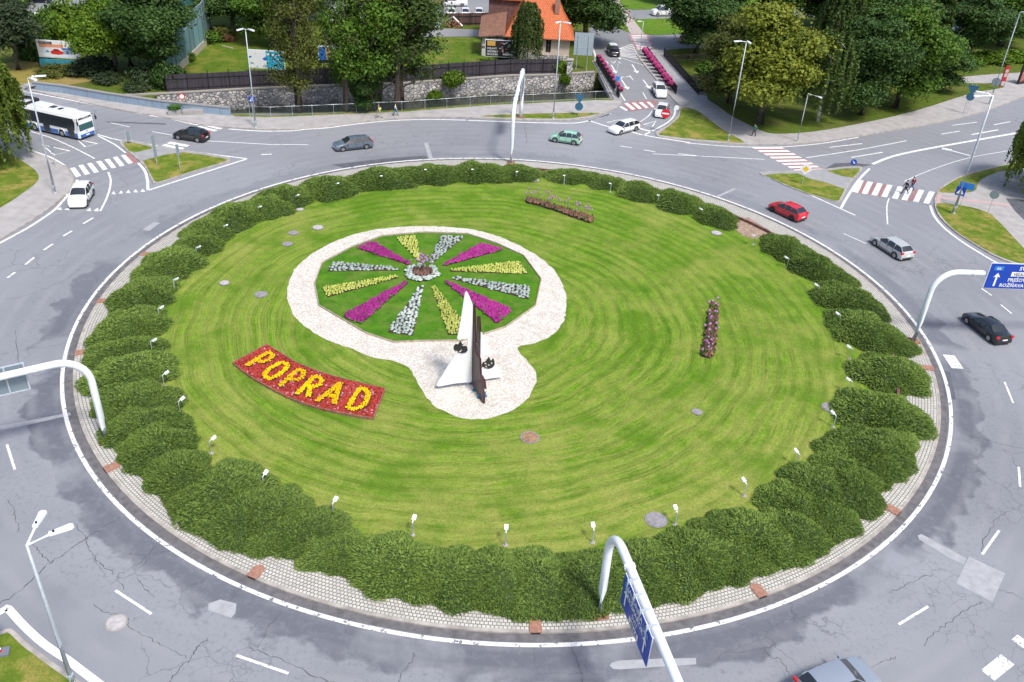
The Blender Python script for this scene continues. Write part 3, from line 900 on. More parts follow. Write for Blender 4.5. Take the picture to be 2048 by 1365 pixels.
# arrows and letters on the bridge lanes
for pts in ([(290, 890), (345, 985)], [(575, 885), (635, 985)], [(430, 1095), (505, 1205)], [(725, 1095), (800, 1195)]):
    q = W(C(1180, 0, 6.827, pts)); mk.ribbon(q, 0.22, MZ)
    d = (Vector(q[1]) - Vector(q[0])).normalized(); e = Vector((-d.y, d.x))
    p = Vector(q[1])
    mk.poly([(p - e * 0.5 - d * 0.5), (p + d * 1.0), (p + e * 0.5 - d * 0.5)], MZ + .004)
for pts in ([(220, 840), (250, 875)], [(290, 845), (320, 870)], [(320, 870), (350, 840)], [(380, 840), (420, 870)], [(425, 1085), (440, 1050)], [(440, 1050), (470, 1060)], [(495, 1060), (515, 1045)], [(515, 1045), (545, 1060)], [(540, 1035), (590, 1100)]):
    mk.ribbon(W(C(1180, 0, 6.827, pts)), 0.16, MZ)
for k in range(9):   # hatched area
    t_ = k / 9
    a = (400 + 20 * t_, 690 + 110 * t_ - 20); b = (585 + 95 * t_, 605 + 230 * t_)
    mk.ribbon(W(C(1180, 0, 6.827, [a, b])), 0.3, MZ)
mk.ribbon(W(C(1180, 0, 6.827, [(395, 680), (580, 605), (640, 740), (800, 930)])), 0.16, MZ)
mk.ribbon(W(C(1180, 0, 6.827, [(410, 790), (740, 900)])), 0.16, MZ)
line(mk, C(1180, 0, 6.827, [(40, 650), (75, 780)]), 0.25, 0)
# right entry: outer line, zebra, lanes
line(mk, [(1371, 286.5), (1440, 292.5)] + c4([(300, 932), (500, 932), (650, 922), (800, 905), (1000, 870)]), 0.22)
line(mk, c4([(-300, 975), (0, 990), (410, 1010)]), 0.16)
line(mk, c4([(820, 934), (1025, 910)]), 0.22, 0); line(mk, c4([(955, 998), (1155, 965)]), 0.22, 0)
line(mk, c4([(670, 1000), (1000, 950), (1305, 892)]), 0.18)
line(mk, c4([(1715, 854), (1885, 823)]), 0.3, 0); line(mk, c4([(1525, 850), (1640, 832)]), 0.2, 0); line(mk, c4([(1595, 795), (1750, 775)]), 0.2, 0); line(mk, c4([(1855, 792), (1960, 772)]), 0.2, 0)
line(mk, c4([(1090, 1040), (1220, 990), (1400, 950), (1650, 905), (2048, 835)]), 0.45)
line(mk, c4([(1290, 1150), (1450, 1080), (1700, 1000), (2048, 940)]), 0.12)
for k in range(8):
    x0 = 322 + k * 38; y0 = 932 + k * 20.5; x1 = 515 + k * 36.5; y1 = 932 + k * 19.5
    mk.poly(W(c4([(x0, y0), (x1, y1), (x1 + 22, y1 + 11), (x0 + 22, y0 + 12)])), MZ + .004)
for x in (1030, 1088, 1150, 1212, 1280, 1340, 1412, 1478):
    u = (x - 1030) / 450
    y0 = 1140 + u * 72
    mk.poly(W(c4([(x - 30, y0), (x + 5, y0 + 5), (x - 32, y0 + 82), (x - 68, y0 + 75)])), MZ + .004)
line(mk, c8([(305, 410), (330, 490), (380, 570), (480, 670), (640, 790), (800, 890), (980, 995), (1300, 1160), (1700, 1320)]), 0.28)
line(mk, c4([(1195, 1255), (1180, 1310), (1185, 1420)]), 0.14)
line(mk, C(1400, 300, 3.16, [(1072, 120), (1000, 195), (930, 300), (890, 372)]), 0.3)
line(mk, C(1400, 300, 3.16, [(400, 165), (640, 262), (780, 325), (980, 415)]), 0.2)
line(mk, C(1400, 300, 3.16, [(905, 530), (1050, 595)]), 0.13, 0)
# lane dashes round the circle
for a, b in (((231, 1182), (303, 1229)), ((473, 1312), (577, 1348)), ((1797, 1250), (1856, 1214)), ((1964, 1110), (1998, 1062)), ((2009, 765), (2026, 807)), ((2001, 610), (2023, 628)), ((1963, 578), (1983, 592)), ((2037, 935), (2040, 975)), ((14, 890), (30, 940))):
    line(mk, [a, b], 0.16, 0)
line(mk, [(2036, 1290), (2048, 1280)], 0.8, 0); line(mk, [(1975, 1352), (2015, 1320)], 0.8, 0)
line(mk, [(1897, 711), (1915, 738)], 1.0, 0)
struct('road_marking', mk, WHITE, label='white lane lines, arrows and zebra bars')
mk = MB()
line(mk, c7([(-60, 370), (80, 290), (120, 280), (300, 480), (560, 730), (800, 910), (1000, 1040), (1181, 1180), (1500, 1420)]), 0.42, 2)
struct('road_marking', mk, mat('fresh_paint', (0.85, 0.85, 0.85), 0.6, nz=0.04), label='fresh thick white edge line at the lower left')
mk = MB()
for k in range(8):
    x0 = 345 + k * 38; y0 = 944 + k * 20.5; x1 = 537 + k * 36.5; y1 = 943 + k * 19.5
    mk.poly(W(c4([(x0, y0), (x1, y1), (x1 + 14, y1 + 8), (x0 + 14, y0 + 8)])), MZ + .002)
for x in (1058, 1120, 1182, 1378):
    u = (x - 1030) / 450
    y0 = 1143 + u * 72
    mk.poly(W(c4([(x - 22, y0), (x, y0 + 4), (x - 38, y0 + 80), (x - 60, y0 + 75)])), MZ + .002)
mk.poly(W(cb([(440, 540), (560, 500), (760, 490), (900, 490), (935, 500), (870, 600), (700, 620), (530, 640)])), MZ + .002)
mk.poly(W(c5([(985, 425), (1010, 418), (1095, 490), (1050, 505)])), MZ + .002)
struct('road_marking', mk, REDP, label='faded red paint between the zebra bars')
# repairs in the asphalt
sheet('asphalt_patch', [W([(417, 1208), (441, 1200), (473, 1208), (471, 1228), (462, 1237), (440, 1229), (417, 1222)]),
                        W([(1835, 1072), (1843, 1069), (1932, 1118), (1928, 1130), (1900, 1118), (1838, 1080)]), W([(1938, 1114), (2010, 1148), (1985, 1205), (1912, 1168), (1925, 1140)]),
                        W([(1219, 1332), (1224, 1326), (1240, 1322), (1330, 1318), (1392, 1317), (1392, 1330), (1300, 1336), (1240, 1340), (1226, 1339)]), W([(0, 853), (80, 838), (140, 826), (143, 831), (60, 850), (0, 862)]),
                        W(c5([(1120, 1025), (1210, 965), (1262, 972), (1175, 1035)])), W(C(500, 0, 3.938, [(1370, 1130), (1400, 1125), (1440, 1250), (1410, 1255)])),
                        W(c9([(1290, 130), (1480, 165), (1400, 200), (1280, 170)])) if False else W(C(1400, 300, 3.16, [(100, 295), (215, 243), (230, 250), (115, 302)]))], 0.026, PATCH)
sheet('asphalt_dark_patch', [W([(665, 330), (770, 318), (850, 312), (858, 318), (780, 328), (690, 338)]), W([(1560, 620), (1600, 600), (1600, 601)]) if False else W([(1880, 740), (1900, 745), (1912, 800), (1890, 800)]),
                             W(c4([(780, 1075), (850, 1035), (960, 1030), (1090, 1045), (1000, 1062), (900, 1070)])), W([(232, 1262), (300, 1262), (300, 1263)]) if False else W(c1([(840, 960), (1300, 975), (1310, 985), (850, 968)]))], 0.027, PATCHD)
# manhole covers
IRON = mat('iron_cover', (0.30, 0.28, 0.29), 0.6, 0.2, nz=0.25, nscale=6)
IRONL = mat('light_cover', (0.42, 0.40, 0.40), 0.7, nz=0.2, nscale=5)
mh = [((233, 1247), 0.5, 0.0, 'round pale manhole cover in the lane at the lower left', IRONL), ((1312, 1041), 0.62, LZ, 'large round manhole at the lower right edge of the lawn', IRON), ((1660, 816), 0.55, LZ, 'round manhole by the right hand hedge of the lawn', IRON),
      ((587, 467), 0.45, LZ, 'upper grey cover of the pair left of the flower wheel', IRON), ((575, 489), 0.45, LZ, 'lower grey cover of the pair left of the flower wheel', IRON), ((636, 456), 0.5, LZ, 'pale broken cover right of the grey pair on the lawn', IRONL),
      ((522, 590), 0.5, LZ, 'grey cover on the lawn left of the gravel ring', IRON), ((449, 567), 0.4, LZ, 'small pale cover farthest left on the lawn', IRONL), ((1433, 467), 0.5, LZ, 'pale cover near the bare gap in the hedge', IRONL), ((1068, 361), 0.55, LZ, 'pale cover by the far hedge, under the far sign mast', IRONL),
      ((1394, 825), 0.35, LZ, 'small dark drain on the open right lawn', IRON), ((875, 366), 0.4, LZ, 'small cover at the far hedge edge', IRON), ((1060, 876), 0.6, LZ, 'sunken drain in brown grass below the sculpture', mat('drain_brown', (0.28, 0.17, 0.10), 0.9, nz=0.4, nscale=5)), ((600, 420), 0.35, LZ, 'small pale cover by the upper left hedge', IRONL)]
for p, r_, h, lb, m_ in mh:
    q = G(*p, h)
    t = thing('manhole_cover', lb, 'manhole cover', q)
    mb = MB(); mb.cyl((0, 0, 0.035), r_, 0.07, 20); mb.build('lid', m_, t)
    mb = MB()
    A = [(r_ * math.cos(u) * s_, r_ * math.sin(u) * s_) for s_ in (1.0, 1.18) for u in np.linspace(0, 2 * math.pi, 21)[:-1]]
    mb.add([(*p_, 0.045) for p_ in A], [(i, 20 + i, 20 + (i + 1) % 20, (i + 1) % 20) for i in range(20)])
    mb.build('frame', KERB if h == 0 else IRON, t)

# long cracks and joints in the asphalt
cq = lambda pts: C(0, 1000, 3.737, pts)
ct = lambda pts: C(1500, 1000, 3.737, pts)
cu = lambda pts: C(500, 1000, 3.737, pts)
CR = [(cq([(0, 780), (150, 680), (270, 575), (380, 470), (520, 380), (640, 290), (760, 220), (900, 130)]), .09), (cq([(1260, 1360), (1340, 1270), (1420, 1190), (1480, 1110), (1560, 1040)]), .08), (cq([(700, 780), (780, 840), (860, 860), (940, 880), (970, 950), (1100, 1030), (1260, 1110), (1400, 1180)]), .05), (cq([(560, 180), (640, 280), (650, 340), (700, 420), (760, 490), (850, 560)]), .07), (cq([(240, 335), (300, 400), (370, 465)]), .07),
      (cq([(1160, 350), (1080, 440), (950, 530), (880, 570), (930, 670)]), .06), (cq([(60, 0), (110, 110), (140, 210), (120, 250)]), .06), (cq([(1020, 560), (1080, 650), (1150, 740)]), .05), (ct([(290, 1300), (230, 1200), (140, 1170), (100, 1120), (10, 1120)]), .05), (ct([(1290, 1090), (1400, 980), (1500, 910), (1680, 790), (1740, 770)]), .06), (ct([(1730, 400), (1740, 330), (1830, 170), (1910, 90)]), .06), (ct([(1030, 700), (1160, 640), (1260, 590), (1370, 560)]), .05), (ct([(1850, 670), (1950, 700), (2030, 745)]), .05), (ct([(900, 1270), (1000, 1210), (1100, 1180)]), .05),
      (cu([(0, 1110), (140, 1160), (300, 1230), (450, 1310), (640, 1370)]), .07), (cu([(1120, 1364), (1130, 1290), (1220, 1200), (1230, 1140)]), .06), (cu([(60, 1120), (130, 960), (230, 840)]), .05), ([(1140, 1282), (1152, 1320), (1165, 1365)], .07), ([(1435, 1320), (1450, 1305), (1500, 1305), (1548, 1290)], .05), ([(10, 600), (60, 590), (130, 560), (170, 530)], .05), ([(30, 660), (38, 720), (60, 780)], .06), ([(1745, 540), (1800, 575), (1850, 600)], .05), ([(1930, 870), (1990, 885), (2048, 900)], .07), ([(1050, 250), (1054, 287)], .08), ([(700, 350), (760, 335), (830, 330)], .07), ([(425, 395), (500, 380), (600, 372)], .07)]
mk = MB()
rj = random.Random(9)
for pts, w_ in CR:
    q = W(pts, 0, 6)
    q = [(p[0] + rj.uniform(-.09, .09), p[1] + rj.uniform(-.09, .09)) for p in q]
    for a_, b_ in zip(q, q[1:]):
        mk.ribbon([a_, b_], w_ * .6 * rj.uniform(.4, 1.5), 0.0262 + rj.random() * .0006)
struct('asphalt_crack', mk, mat('crack_dark', (0.085, 0.086, 0.095), .9), label='dark cracks and joints in the asphalt')
# ================================================================= things on the island
c6 = lambda pts: C(500, 440, 3.151, pts)
GRL = LZ + 0.012


def ragged(P, amp, k=6, seed=1):
    out = []
    n = len(P)
    for i in range(n):
        a = Vector(P[i]); b = Vector(P[(i + 1) % n])
        m_ = max(1, int((b - a).length / 0.35))
        q = (b - a).normalized(); q = Vector((-q.y, q.x))
        for j in range(m_):
            p = a.lerp(b, j / m_)
            out.append(tuple(p + q * amp * noise.noise(Vector((p.x * 2.1, p.y * 2.1, seed)))))
    return out


grv_out = c6([(235, 470), (245, 395), (300, 290), (430, 190), (600, 110), (800, 60), (1070, 40), (1350, 55), (1550, 100), (1750, 190), (1900, 300), (1975, 420), (1995, 520), (1975, 640), (1900, 730), (1790, 778), (1685, 805), (1735, 880), (1800, 960), (1792, 1050), (1730, 1150), (1620, 1215), (1500, 1250), (1400, 1258), (1300, 1240), (1180, 1185), (1110, 1120), (1060, 1030), (1000, 932), (900, 890), (780, 870), (640, 812), (480, 755), (370, 690), (290, 620), (245, 540)])
sheet('gravel_path', [ragged(W(grv_out, LZ, 3, True), 0.14)], LZ + 0.008, GRAVEL, 'pinkish white gravel round the flower wheel and sculpture')
wheel = c6([(455, 275), (635, 178), (830, 106), (1095, 82), (1370, 92), (1550, 150), (1725, 230), (1835, 378), (1800, 545), (1610, 680), (1340, 766), (1090, 768), (905, 775), (735, 720), (435, 545), (408, 405)])
sheet('wheel_lawn', [W(wheel, LZ)], LZ + 0.03, WLAWN, 'green lawn inside the flower wheel')
t = thing('lawn_edging', 'pale plank edging of many straight pieces round the flower wheel lawn', 'edging', G(845, 560, LZ))
wq = [G(x, y, LZ) for x, y in wheel]
for i in range(len(wq)):
    a, b = wq[i], wq[(i + 1) % len(wq)]
    m1 = MB(); d = b - a
    m1.box(((a.x + b.x) / 2, (a.y + b.y) / 2, LZ + 0.06), (d.length - 0.02, 0.07, 0.2), math.atan2(d.y, d.x))
    m1.build('plank', mat('edging_wood', (0.38, 0.31, 0.25), 0.85, nz=0.3, nscale=3), t, world=True)

# --- flower meshes
def rosette(mb, p, r, h, rg, n=7, m=0):
    """small plant: a ring of leaflets plus dome"""
    x, y, z = p
    a0 = rg.uniform(0, 6.28)
    V = [(x, y, z + h)]
    for k in range(n):
        a = a0 + 2 * math.pi * k / n
        rr_ = r * rg.uniform(0.7, 1.2)
        V.append((x + rr_ * math.cos(a), y + rr_ * math.sin(a), z + h * rg.uniform(0.15, 0.6)))
    mb.add(V, [(0, 1 + k, 1 + (k + 1) % n) for k in range(n)], m)


def in_poly(p, P):
    c = False; j = len(P) - 1
    for i in range(len(P)):
        if ((P[i][1] > p[1]) != (P[j][1] > p[1])) and (p[0] < (P[j][0] - P[i][0]) * (p[1] - P[i][1]) / (P[j][1] - P[i][1]) + P[i][0]): c = not c
        j = i
    return c


def scatter(P, dens, rg, jit=0.5):
    xs = [p[0] for p in P]; ys = [p[1] for p in P]
    s_ = 1 / math.sqrt(dens)
    out = []
    y = min(ys)
    while y < max(ys):
        x = min(xs)
        while x < max(xs):
            q = (x + rg.uniform(-jit, jit) * s_, y + rg.uniform(-jit, jit) * s_)
            if in_poly(q, P): out.append(q)
            x += s_
        y += s_ * 0.9
    return out


F_MAG = m_leaf('magenta_petal', (0.20, 0.012, 0.12), (0.50, 0.045, 0.33), 0.7, 0.1)
F_SIL = m_leaf('silver_leaf', (0.20, 0.27, 0.25), (0.55, 0.62, 0.58), 0.7, 0.1)
F_YEL = m_leaf('lime_leaf', (0.26, 0.33, 0.04), (0.62, 0.66, 0.18), 0.7, 0.1)
F_GOLD = m_leaf('yellow_petal', (0.75, 0.42, 0.0), (0.95, 0.68, 0.0), 0.6, 0.1)
F_RED = m_leaf('red_petal', (0.24, 0.018, 0.012), (0.46, 0.055, 0.042), 0.6, 0.1)
F_LIL = m_leaf('lilac_petal', (0.42, 0.14, 0.42), (0.65, 0.36, 0.68), 0.6, 0.15)
F_BRN = m_leaf('bronze_leaf', (0.10, 0.05, 0.05), (0.28, 0.16, 0.13), 0.7, 0.1)
F_GRN = m_leaf('green_leaf', (0.03, 0.08, 0.012), (0.08, 0.19, 0.03), 0.7, 0.15)
wd = [('magenta', [(680, 185), (735, 155), (790, 150), (1012, 282), (1000, 288)], 'ten o\'clock'), ('lime yellow', [(922, 118), (1040, 104), (1080, 270), (1068, 275)], 'eleven o\'clock'),
      ('silver', [(1205, 100), (1350, 110), (1150, 276), (1130, 276)], 'one o\'clock'), ('magenta', [(1455, 158), (1595, 192), (1240, 292), (1215, 290)], 'two o\'clock'),
      ('lime yellow', [(1690, 268), (1748, 345), (1262, 330), (1262, 318)], 'three o\'clock'), ('silver', [(1765, 428), (1755, 505), (1282, 378), (1282, 362)], 'four o\'clock'),
      ('magenta', [(1648, 575), (1560, 658), (1232, 402), (1240, 392)], 'five o\'clock, passing behind the sculpture'), ('lime yellow', [(1385, 700), (1330, 728), (1248, 728), (1148, 432), (1165, 424)], 'half past five, beside the sculpture'),
      ('silver', [(865, 712), (1028, 734), (1088, 424), (1066, 424)], 'half past six'), ('magenta', [(588, 608), (640, 640), (700, 658), (998, 402), (985, 396)], 'seven o\'clock'),
      ('lime yellow', [(452, 432), (490, 492), (935, 368), (930, 356)], 'eight o\'clock'), ('silver', [(528, 270), (488, 328), (942, 322), (940, 308)], 'nine o\'clock')]
cols = {'magenta': (F_MAG, 34, 0.12, 0.28), 'silver': (F_SIL, 9, 0.15, 0.2), 'lime yellow': (F_YEL, 20, 0.10, 0.22)}
for i, (cn, P, pos) in enumerate(wd):
    Pw = W(c6(P), LZ)
    cen = G(*c6([(sum(p[0] for p in P) / len(P), sum(p[1] for p in P) / len(P))])[0], LZ)
    t = thing('flower_bed', '%s flower wedge of the wheel at %s' % (cn, pos), 'flower bed', cen, 0, 'spoke beds of the flower wheel')
    mb = MB(); mb.slab(Pw if area(Pw) > 0 else Pw[::-1], LZ, LZ + 0.07); mb.build('soil', SOIL, t, world=True)
    fm, dens, r_, h_ = cols[cn]
    rg = random.Random(i)
    mb = MB(); ml = MB()
    for p in scatter(Pw, dens, rg, 0.28 if cn != 'magenta' else 0.5):
        if cn == 'magenta' and rg.random() < 0.12:
            rosette(ml, (*p, LZ + 0.05), 0.2, 0.2, rg); continue
        for _ in range(2): rosette(mb, (p[0] + rg.uniform(-.06, .06), p[1] + rg.uniform(-.06, .06), LZ + 0.06), r_ * rg.uniform(.8, 1.15), h_ * rg.uniform(.7, 1.2), rg, 6)
    mb.build('flowers' if cn == 'magenta' else 'bedding_plants', fm, t, world=True)['kind'] = 'stuff'
    if cn == 'magenta': ml.build('leaves', F_GRN, t, world=True)['kind'] = 'stuff'

# centre bed
t = thing('flower_bed', 'round silver rimmed bed with red brown middle at the hub of the wheel', 'flower bed', G(*c6([(1083, 342)])[0], LZ), 0)
mb = MB(); mb.cyl((0, 0, 0.05), 1.5, 0.1, 24); mb.build('soil', SOIL, t)
rg = random.Random(5)
mb = MB(); m2 = MB(); m3 = MB()
for k in range(110):
    a = rg.uniform(0, 6.28); r_ = rg.uniform(1.0, 1.65)
    rosette(mb, (r_ * math.cos(a), r_ * math.sin(a), 0.1), 0.2, 0.28, rg, 6)
for k in range(80):
    a = rg.uniform(0, 6.28); r_ = rg.uniform(0.0, 0.95)
    rosette(m2, (r_ * math.cos(a), r_ * math.sin(a), 0.1), 0.16, 0.5, rg, 5)
for k in range(22):
    a = rg.uniform(0, 6.28); r_ = rg.uniform(0.0, 1.2); x, y = r_ * math.cos(a), r_ * math.sin(a); h = rg.uniform(1.2, 2.0)
    m3.tube([(x, y, 0.1), (x * 1.2, y * 1.2, h)], 0.012, 4, 0); m3.ball((x * 1.2, y * 1.2, h), 0.11, 6, 4, 1)
mb.build('silver_rim_plants', F_SIL, t)['kind'] = 'stuff'; m2.build('bronze_plants', F_BRN, t)['kind'] = 'stuff'; m3.build('allium_stems', [F_GRN, F_LIL], t)['kind'] = 'stuff'


def strip_bed(px, label, seed, wdt, tallN, hmax, lean):
    P = W(px, LZ)
    if area(P) < 0: P = P[::-1]
    c_ = Vector((sum(p[0] for p in P) / len(P), sum(p[1] for p in P) / len(P), LZ))
    t = thing('flower_bed', label, 'flower bed', c_)
    mb = MB(); mb.slab(P, LZ - .01, LZ + 0.12); mb.build('soil', SOIL, t, world=True)
    rg = random.Random(seed)
    a, b, c2_, d_ = MB(), MB(), MB(), MB()
    for p in scatter(P, 26, rg):
        u = rg.random()
        q = a if u < .55 else (b if u < .8 else c2_)
        rosette(q, (*p, LZ + .1), 0.15, rg.uniform(.25, .5), rg, 5)
    pts = scatter(P, tallN, rg)
    for p in pts:
        h = rg.uniform(hmax * .55, hmax); x2, y2 = p[0] + rg.uniform(-.15, .15), p[1] + rg.uniform(-.15, .15)
        d_.tube([(*p, LZ + .1), (x2, y2, LZ + h)], 0.014, 4, 0)
        d_.ball((x2, y2, LZ + h), rg.uniform(0.08, 0.13), 6, 4, 1)
    a.build('bronze_plants', F_BRN, t, world=True)['kind'] = 'stuff'
    b.build('red_flowers', m_leaf('orange_petal', (0.2, 0.08, 0.05), (0.42, 0.2, 0.11), 0.6, .1) if 'orange_petal' not in MATS else MATS['orange_petal'], t, world=True)['kind'] = 'stuff'
    c2_.build('green_plants', F_GRN, t, world=True)['kind'] = 'stuff'
    d_.build('tall_purple_flowers', [m_leaf('pale_stem', (0.2, 0.2, 0.1), (0.4, 0.36, 0.2)) if 'pale_stem' not in MATS else MATS['pale_stem'], F_LIL], t, world=True)['kind'] = 'stuff'


strip_bed(C(1000, 380, 8.533, [(440, 180), (520, 165), (700, 215), (1000, 310), (1300, 400), (1590, 490), (1600, 530), (1530, 575), (1250, 480), (900, 355), (620, 270), (450, 235)]), 'thin brown bed with tall purple alliums on the far upper lawn', 3, 1, 3.5, 1.7, 0)
strip_bed(C(1380, 600, 10.5, [(430, 110), (500, 85), (560, 110), (590, 180), (575, 500), (560, 800), (505, 1180), (400, 1235), (220, 1190), (230, 1110), (290, 900), (310, 650), (370, 300)]), 'narrow pink and red flower strip alone on the right lawn', 4, 1, 3, .95, 0)

# --- bed with the town name
cp = lambda pts: C(440, 670, 5.689, pts)
topp = W(cp([(535, 130), (700, 235), (900, 350), (1200, 465), (1500, 545), (1880, 635)]), LZ, 4)
botp = W(cp([(150, 340), (330, 480), (600, 640), (900, 780), (1200, 870), (1480, 930), (1745, 970)]), LZ, 4)


def along(P, u):
    P = [Vector(p) for p in P]
    L = [0]
    for a, b in zip(P, P[1:]): L.append(L[-1] + (b - a).length)
    s_ = max(0, min(1, u)) * L[-1]
    for i in range(len(P) - 1):
        if s_ <= L[i + 1]: return P[i].lerp(P[i + 1], (s_ - L[i]) / (L[i + 1] - L[i]))
    return P[-1]


def bedpt(u, v): return along(botp, u).lerp(along(topp, u), v)


t = thing('flower_bed', 'curved red flower bed with the town name planted in yellow letters', 'flower bed', G(620, 767, LZ))
P = list(botp) + list(reversed(topp))
if area(P) < 0: P = P[::-1]
mb = MB(); mb.slab(P, LZ, LZ + 0.12); mb.build('soil', mat('red_soil', (0.10, 0.02, 0.015), 0.95, nz=0.4, nscale=9), t, world=True)
for nm, pts, hh in (('edging_board', botp, 0.24), ('edging_board', topp, 0.24), ('edging_board', [botp[-1], topp[-1]], 0.24), ('edging_board', [botp[0], topp[0]], 0.24)):
    m1 = MB()
    for a, b in zip(pts, pts[1:]):
        a = Vector(a); b = Vector(b); d = b - a
        m1.box(((a.x + b.x) / 2, (a.y + b.y) / 2, LZ + 0.11), (d.length + .01, 0.06, hh), math.atan2(d.y, d.x))
    m1.build(nm, mat('board_brown', (0.24, 0.14, 0.09), 0.8, nz=0.3, nscale=4), t, world=True)
LET = {'P': [[(0, 0), (0, 1)], [(0, 1), (.55, 1), (.9, .88), (.95, .72), (.85, .55), (.5, .45), (0, .45)]], 'O': [[(.5, 0), (.15, .1), (0, .35), (0, .65), (.15, .9), (.5, 1), (.85, .9), (1, .65), (1, .35), (.85, .1), (.5, 0)]],
       'R': [[(0, 0), (0, 1)], [(0, 1), (.55, 1), (.9, .88), (.95, .74), (.85, .58), (.5, .48), (0, .48)], [(.45, .48), (.95, 0)]], 'A': [[(0, 0), (.5, 1), (1, 0)], [(.2, .36), (.8, .36)]], 'D': [[(0, 0), (0, 1), (.45, 1), (.85, .85), (1, .6), (1, .4), (.85, .15), (.45, 0), (0, 0)]]}
WD = [('P', .085, .07), ('O', .225, .088), ('P', .385, .07), ('R', .52, .075), ('A', .655, .10), ('D', .84, .082)]
taken = []
rg = random.Random(11)
for ch, u0, wd_ in WD:
    m1 = MB()
    seg = []
    for st in LET[ch]:
        for a, b in zip(st, st[1:]):
            seg.append((bedpt(u0 + a[0] * wd_, .17 + a[1] * .66), bedpt(u0 + b[0] * wd_, .17 + b[1] * .66)))
    for a, b in seg:
        n_ = max(2, int((b - a).length / 0.14))
        d = (b - a).normalized(); q = Vector((-d.y, d.x))
        for k in range(n_):
            for o_ in (-.13, -.04, .04, .13):
                p = a.lerp(b, k / n_) + q * (o_ + rg.uniform(-.05, .05)) + d * rg.uniform(-.06, .06)
                rosette(m1, (p.x, p.y, LZ + 0.16), 0.085, rg.uniform(.12, .22), rg, 6)
                taken.append((p.x, p.y))
    m1.build('letter_flowers', F_GOLD, t, world=True)['kind'] = 'stuff'
tk = {}
for p in taken: tk.setdefault((int(p[0] * 4), int(p[1] * 4)), 1)
m1 = MB(); m2 = MB()
for p in scatter(P, 45, rg):
    if (int(p[0] * 4), int(p[1] * 4)) in tk: continue
    rosette(m2 if rg.random() < .06 else m1, (*p, LZ + .1), 0.11, rg.uniform(.08, .2), rg, 6)
m1.build('red_flowers', F_RED, t, world=True)['kind'] = 'stuff'; m2.build('pink_flowers', mat('mauve_petal', (0.42, 0.22, 0.3), 0.7), t, world=True)['kind'] = 'stuff'

# --- sculpture of crossed sails
cs = lambda pts: C(780, 560, 4.549, pts)
SW = mat('sculpture_white', (0.80, 0.82, 0.84), 0.35, nz=0.02)
SD = mat('sculpture_dark', (0.045, 0.012, 0.018), 0.4, nz=0.1)
SE = mat('emblem_dark', (0.035, 0.035, 0.04), 0.5, 0.3)
J = G(*cs([(742, 930)])[0], LZ + 0.35)
t = thing('sculpture', 'white and dark maroon steel sculpture of crossed pointed sails with round mountain emblems', 'sculpture', (J.x, J.y, LZ))
Aq = G(*cs([(420, 955)])[0], LZ + 0.5)
d1 = Vector((J.x - Aq.x, J.y - Aq.y, 0)).normalized()
Tq = G(*cs([(855, 1132)])[0], LZ + 0.05)
d2 = Vector((Tq.x - J.x, Tq.y - J.y, 0)).normalized()
n1 = Vector((-d1.y, d1.x, 0)); n2 = Vector((-d2.y, d2.x, 0))
pl = lambda pts, P0, d: [GP(x, y, P0, d) for x, y in cs(pts)]
m1 = MB(); m1.plate(pl([(695, 100), (715, 130), (752, 225), (741, 928), (590, 940), (440, 968), (420, 955), (432, 935), (590, 680), (640, 680), (692, 660), (700, 640), (708, 532), (660, 536), (625, 545), (610, 530), (640, 380), (680, 125)], J, d1), n1, 0.1)
m1.build('white_sail', SW, t, world=True)
m1 = MB(); m1.plate(pl([(757, 220), (770, 228), (775, 380), (782, 560), (800, 575), (775, 560), (785, 660), (822, 720), (828, 860), (858, 1060), (856, 1135), (840, 1120), (800, 1030), (741, 930)], J + d1 * 0.06, d2), n2, 0.16)
m1.build('dark_sail', SD, t, world=True)
J2 = J + d1 * 1.0 - n1 * 0.0
J2 = G(*cs([(832, 905)])[0], LZ + 0.3)
m1 = MB(); m1.plate(pl([(825, 475), (838, 482), (926, 665), (924, 682), (838, 690), (836, 805), (895, 812), (940, 790), (955, 765), (1022, 868), (1012, 880), (858, 902), (820, 900), (822, 700)], J2, d1), n1, 0.1)
m1.build('white_sail', SW, t, world=True)
m1 = MB(); m1.plate(pl([(800, 332), (815, 330), (820, 400), (826, 560), (830, 700), (832, 860), (862, 920), (884, 1082), (870, 1080), (830, 960), (800, 900), (796, 600)], J2, d2), n2, 0.16)
m1.build('dark_sail', SD, t, world=True)
for J_, pts, holes in ((J, [(582, 600), (600, 582), (618, 590), (640, 555), (662, 588), (672, 580), (700, 610), (708, 640), (690, 660), (650, 668), (610, 662), (582, 640), (577, 618)], [[(596, 640), (620, 655), (615, 662), (600, 655)], [(642, 632), (655, 640), (645, 645)], [(655, 600), (690, 560), (705, 600)], [(625, 655), (640, 640), (648, 655)]]),
                       (J2, [(836, 770), (848, 748), (868, 745), (900, 700), (920, 738), (938, 712), (952, 745), (950, 775), (930, 800), (900, 808), (860, 800), (838, 790)], [[(856, 760), (870, 752), (880, 770)], [(888, 775), (900, 765), (908, 780)], [(915, 755), (926, 748), (930, 768)], [(862, 785), (878, 782), (884, 797)]])):
    q = J_ - n1 * 0.08
    m1 = MB(); m1.plate(pl(pts, q, d1), n1, 0.05)
    e = m1.build('emblem', SE, t, world=True)
    m1 = MB()
    for h in holes:
        m1 = MB(); m1.plate(pl(h, q, d1), n1, 0.065); m1.build('emblem_cutout', mat('emblem_pale', (0.6, 0.56, 0.5), 0.7), t, world=True)
for px in ((745, 945), (775, 1010), (815, 1075), (860, 1060)):
    q = G(*cs([px])[0], LZ)
    m1 = MB(); m1.box((q.x, q.y, LZ + 0.2), (0.2, 0.1, 0.4)); m1.box((q.x, q.y, LZ + 0.03), (0.4, 0.25, 0.06)); m1.build('foot', mat('blue_steel', (0.02, 0.18, 0.32), 0.5), t, world=True)

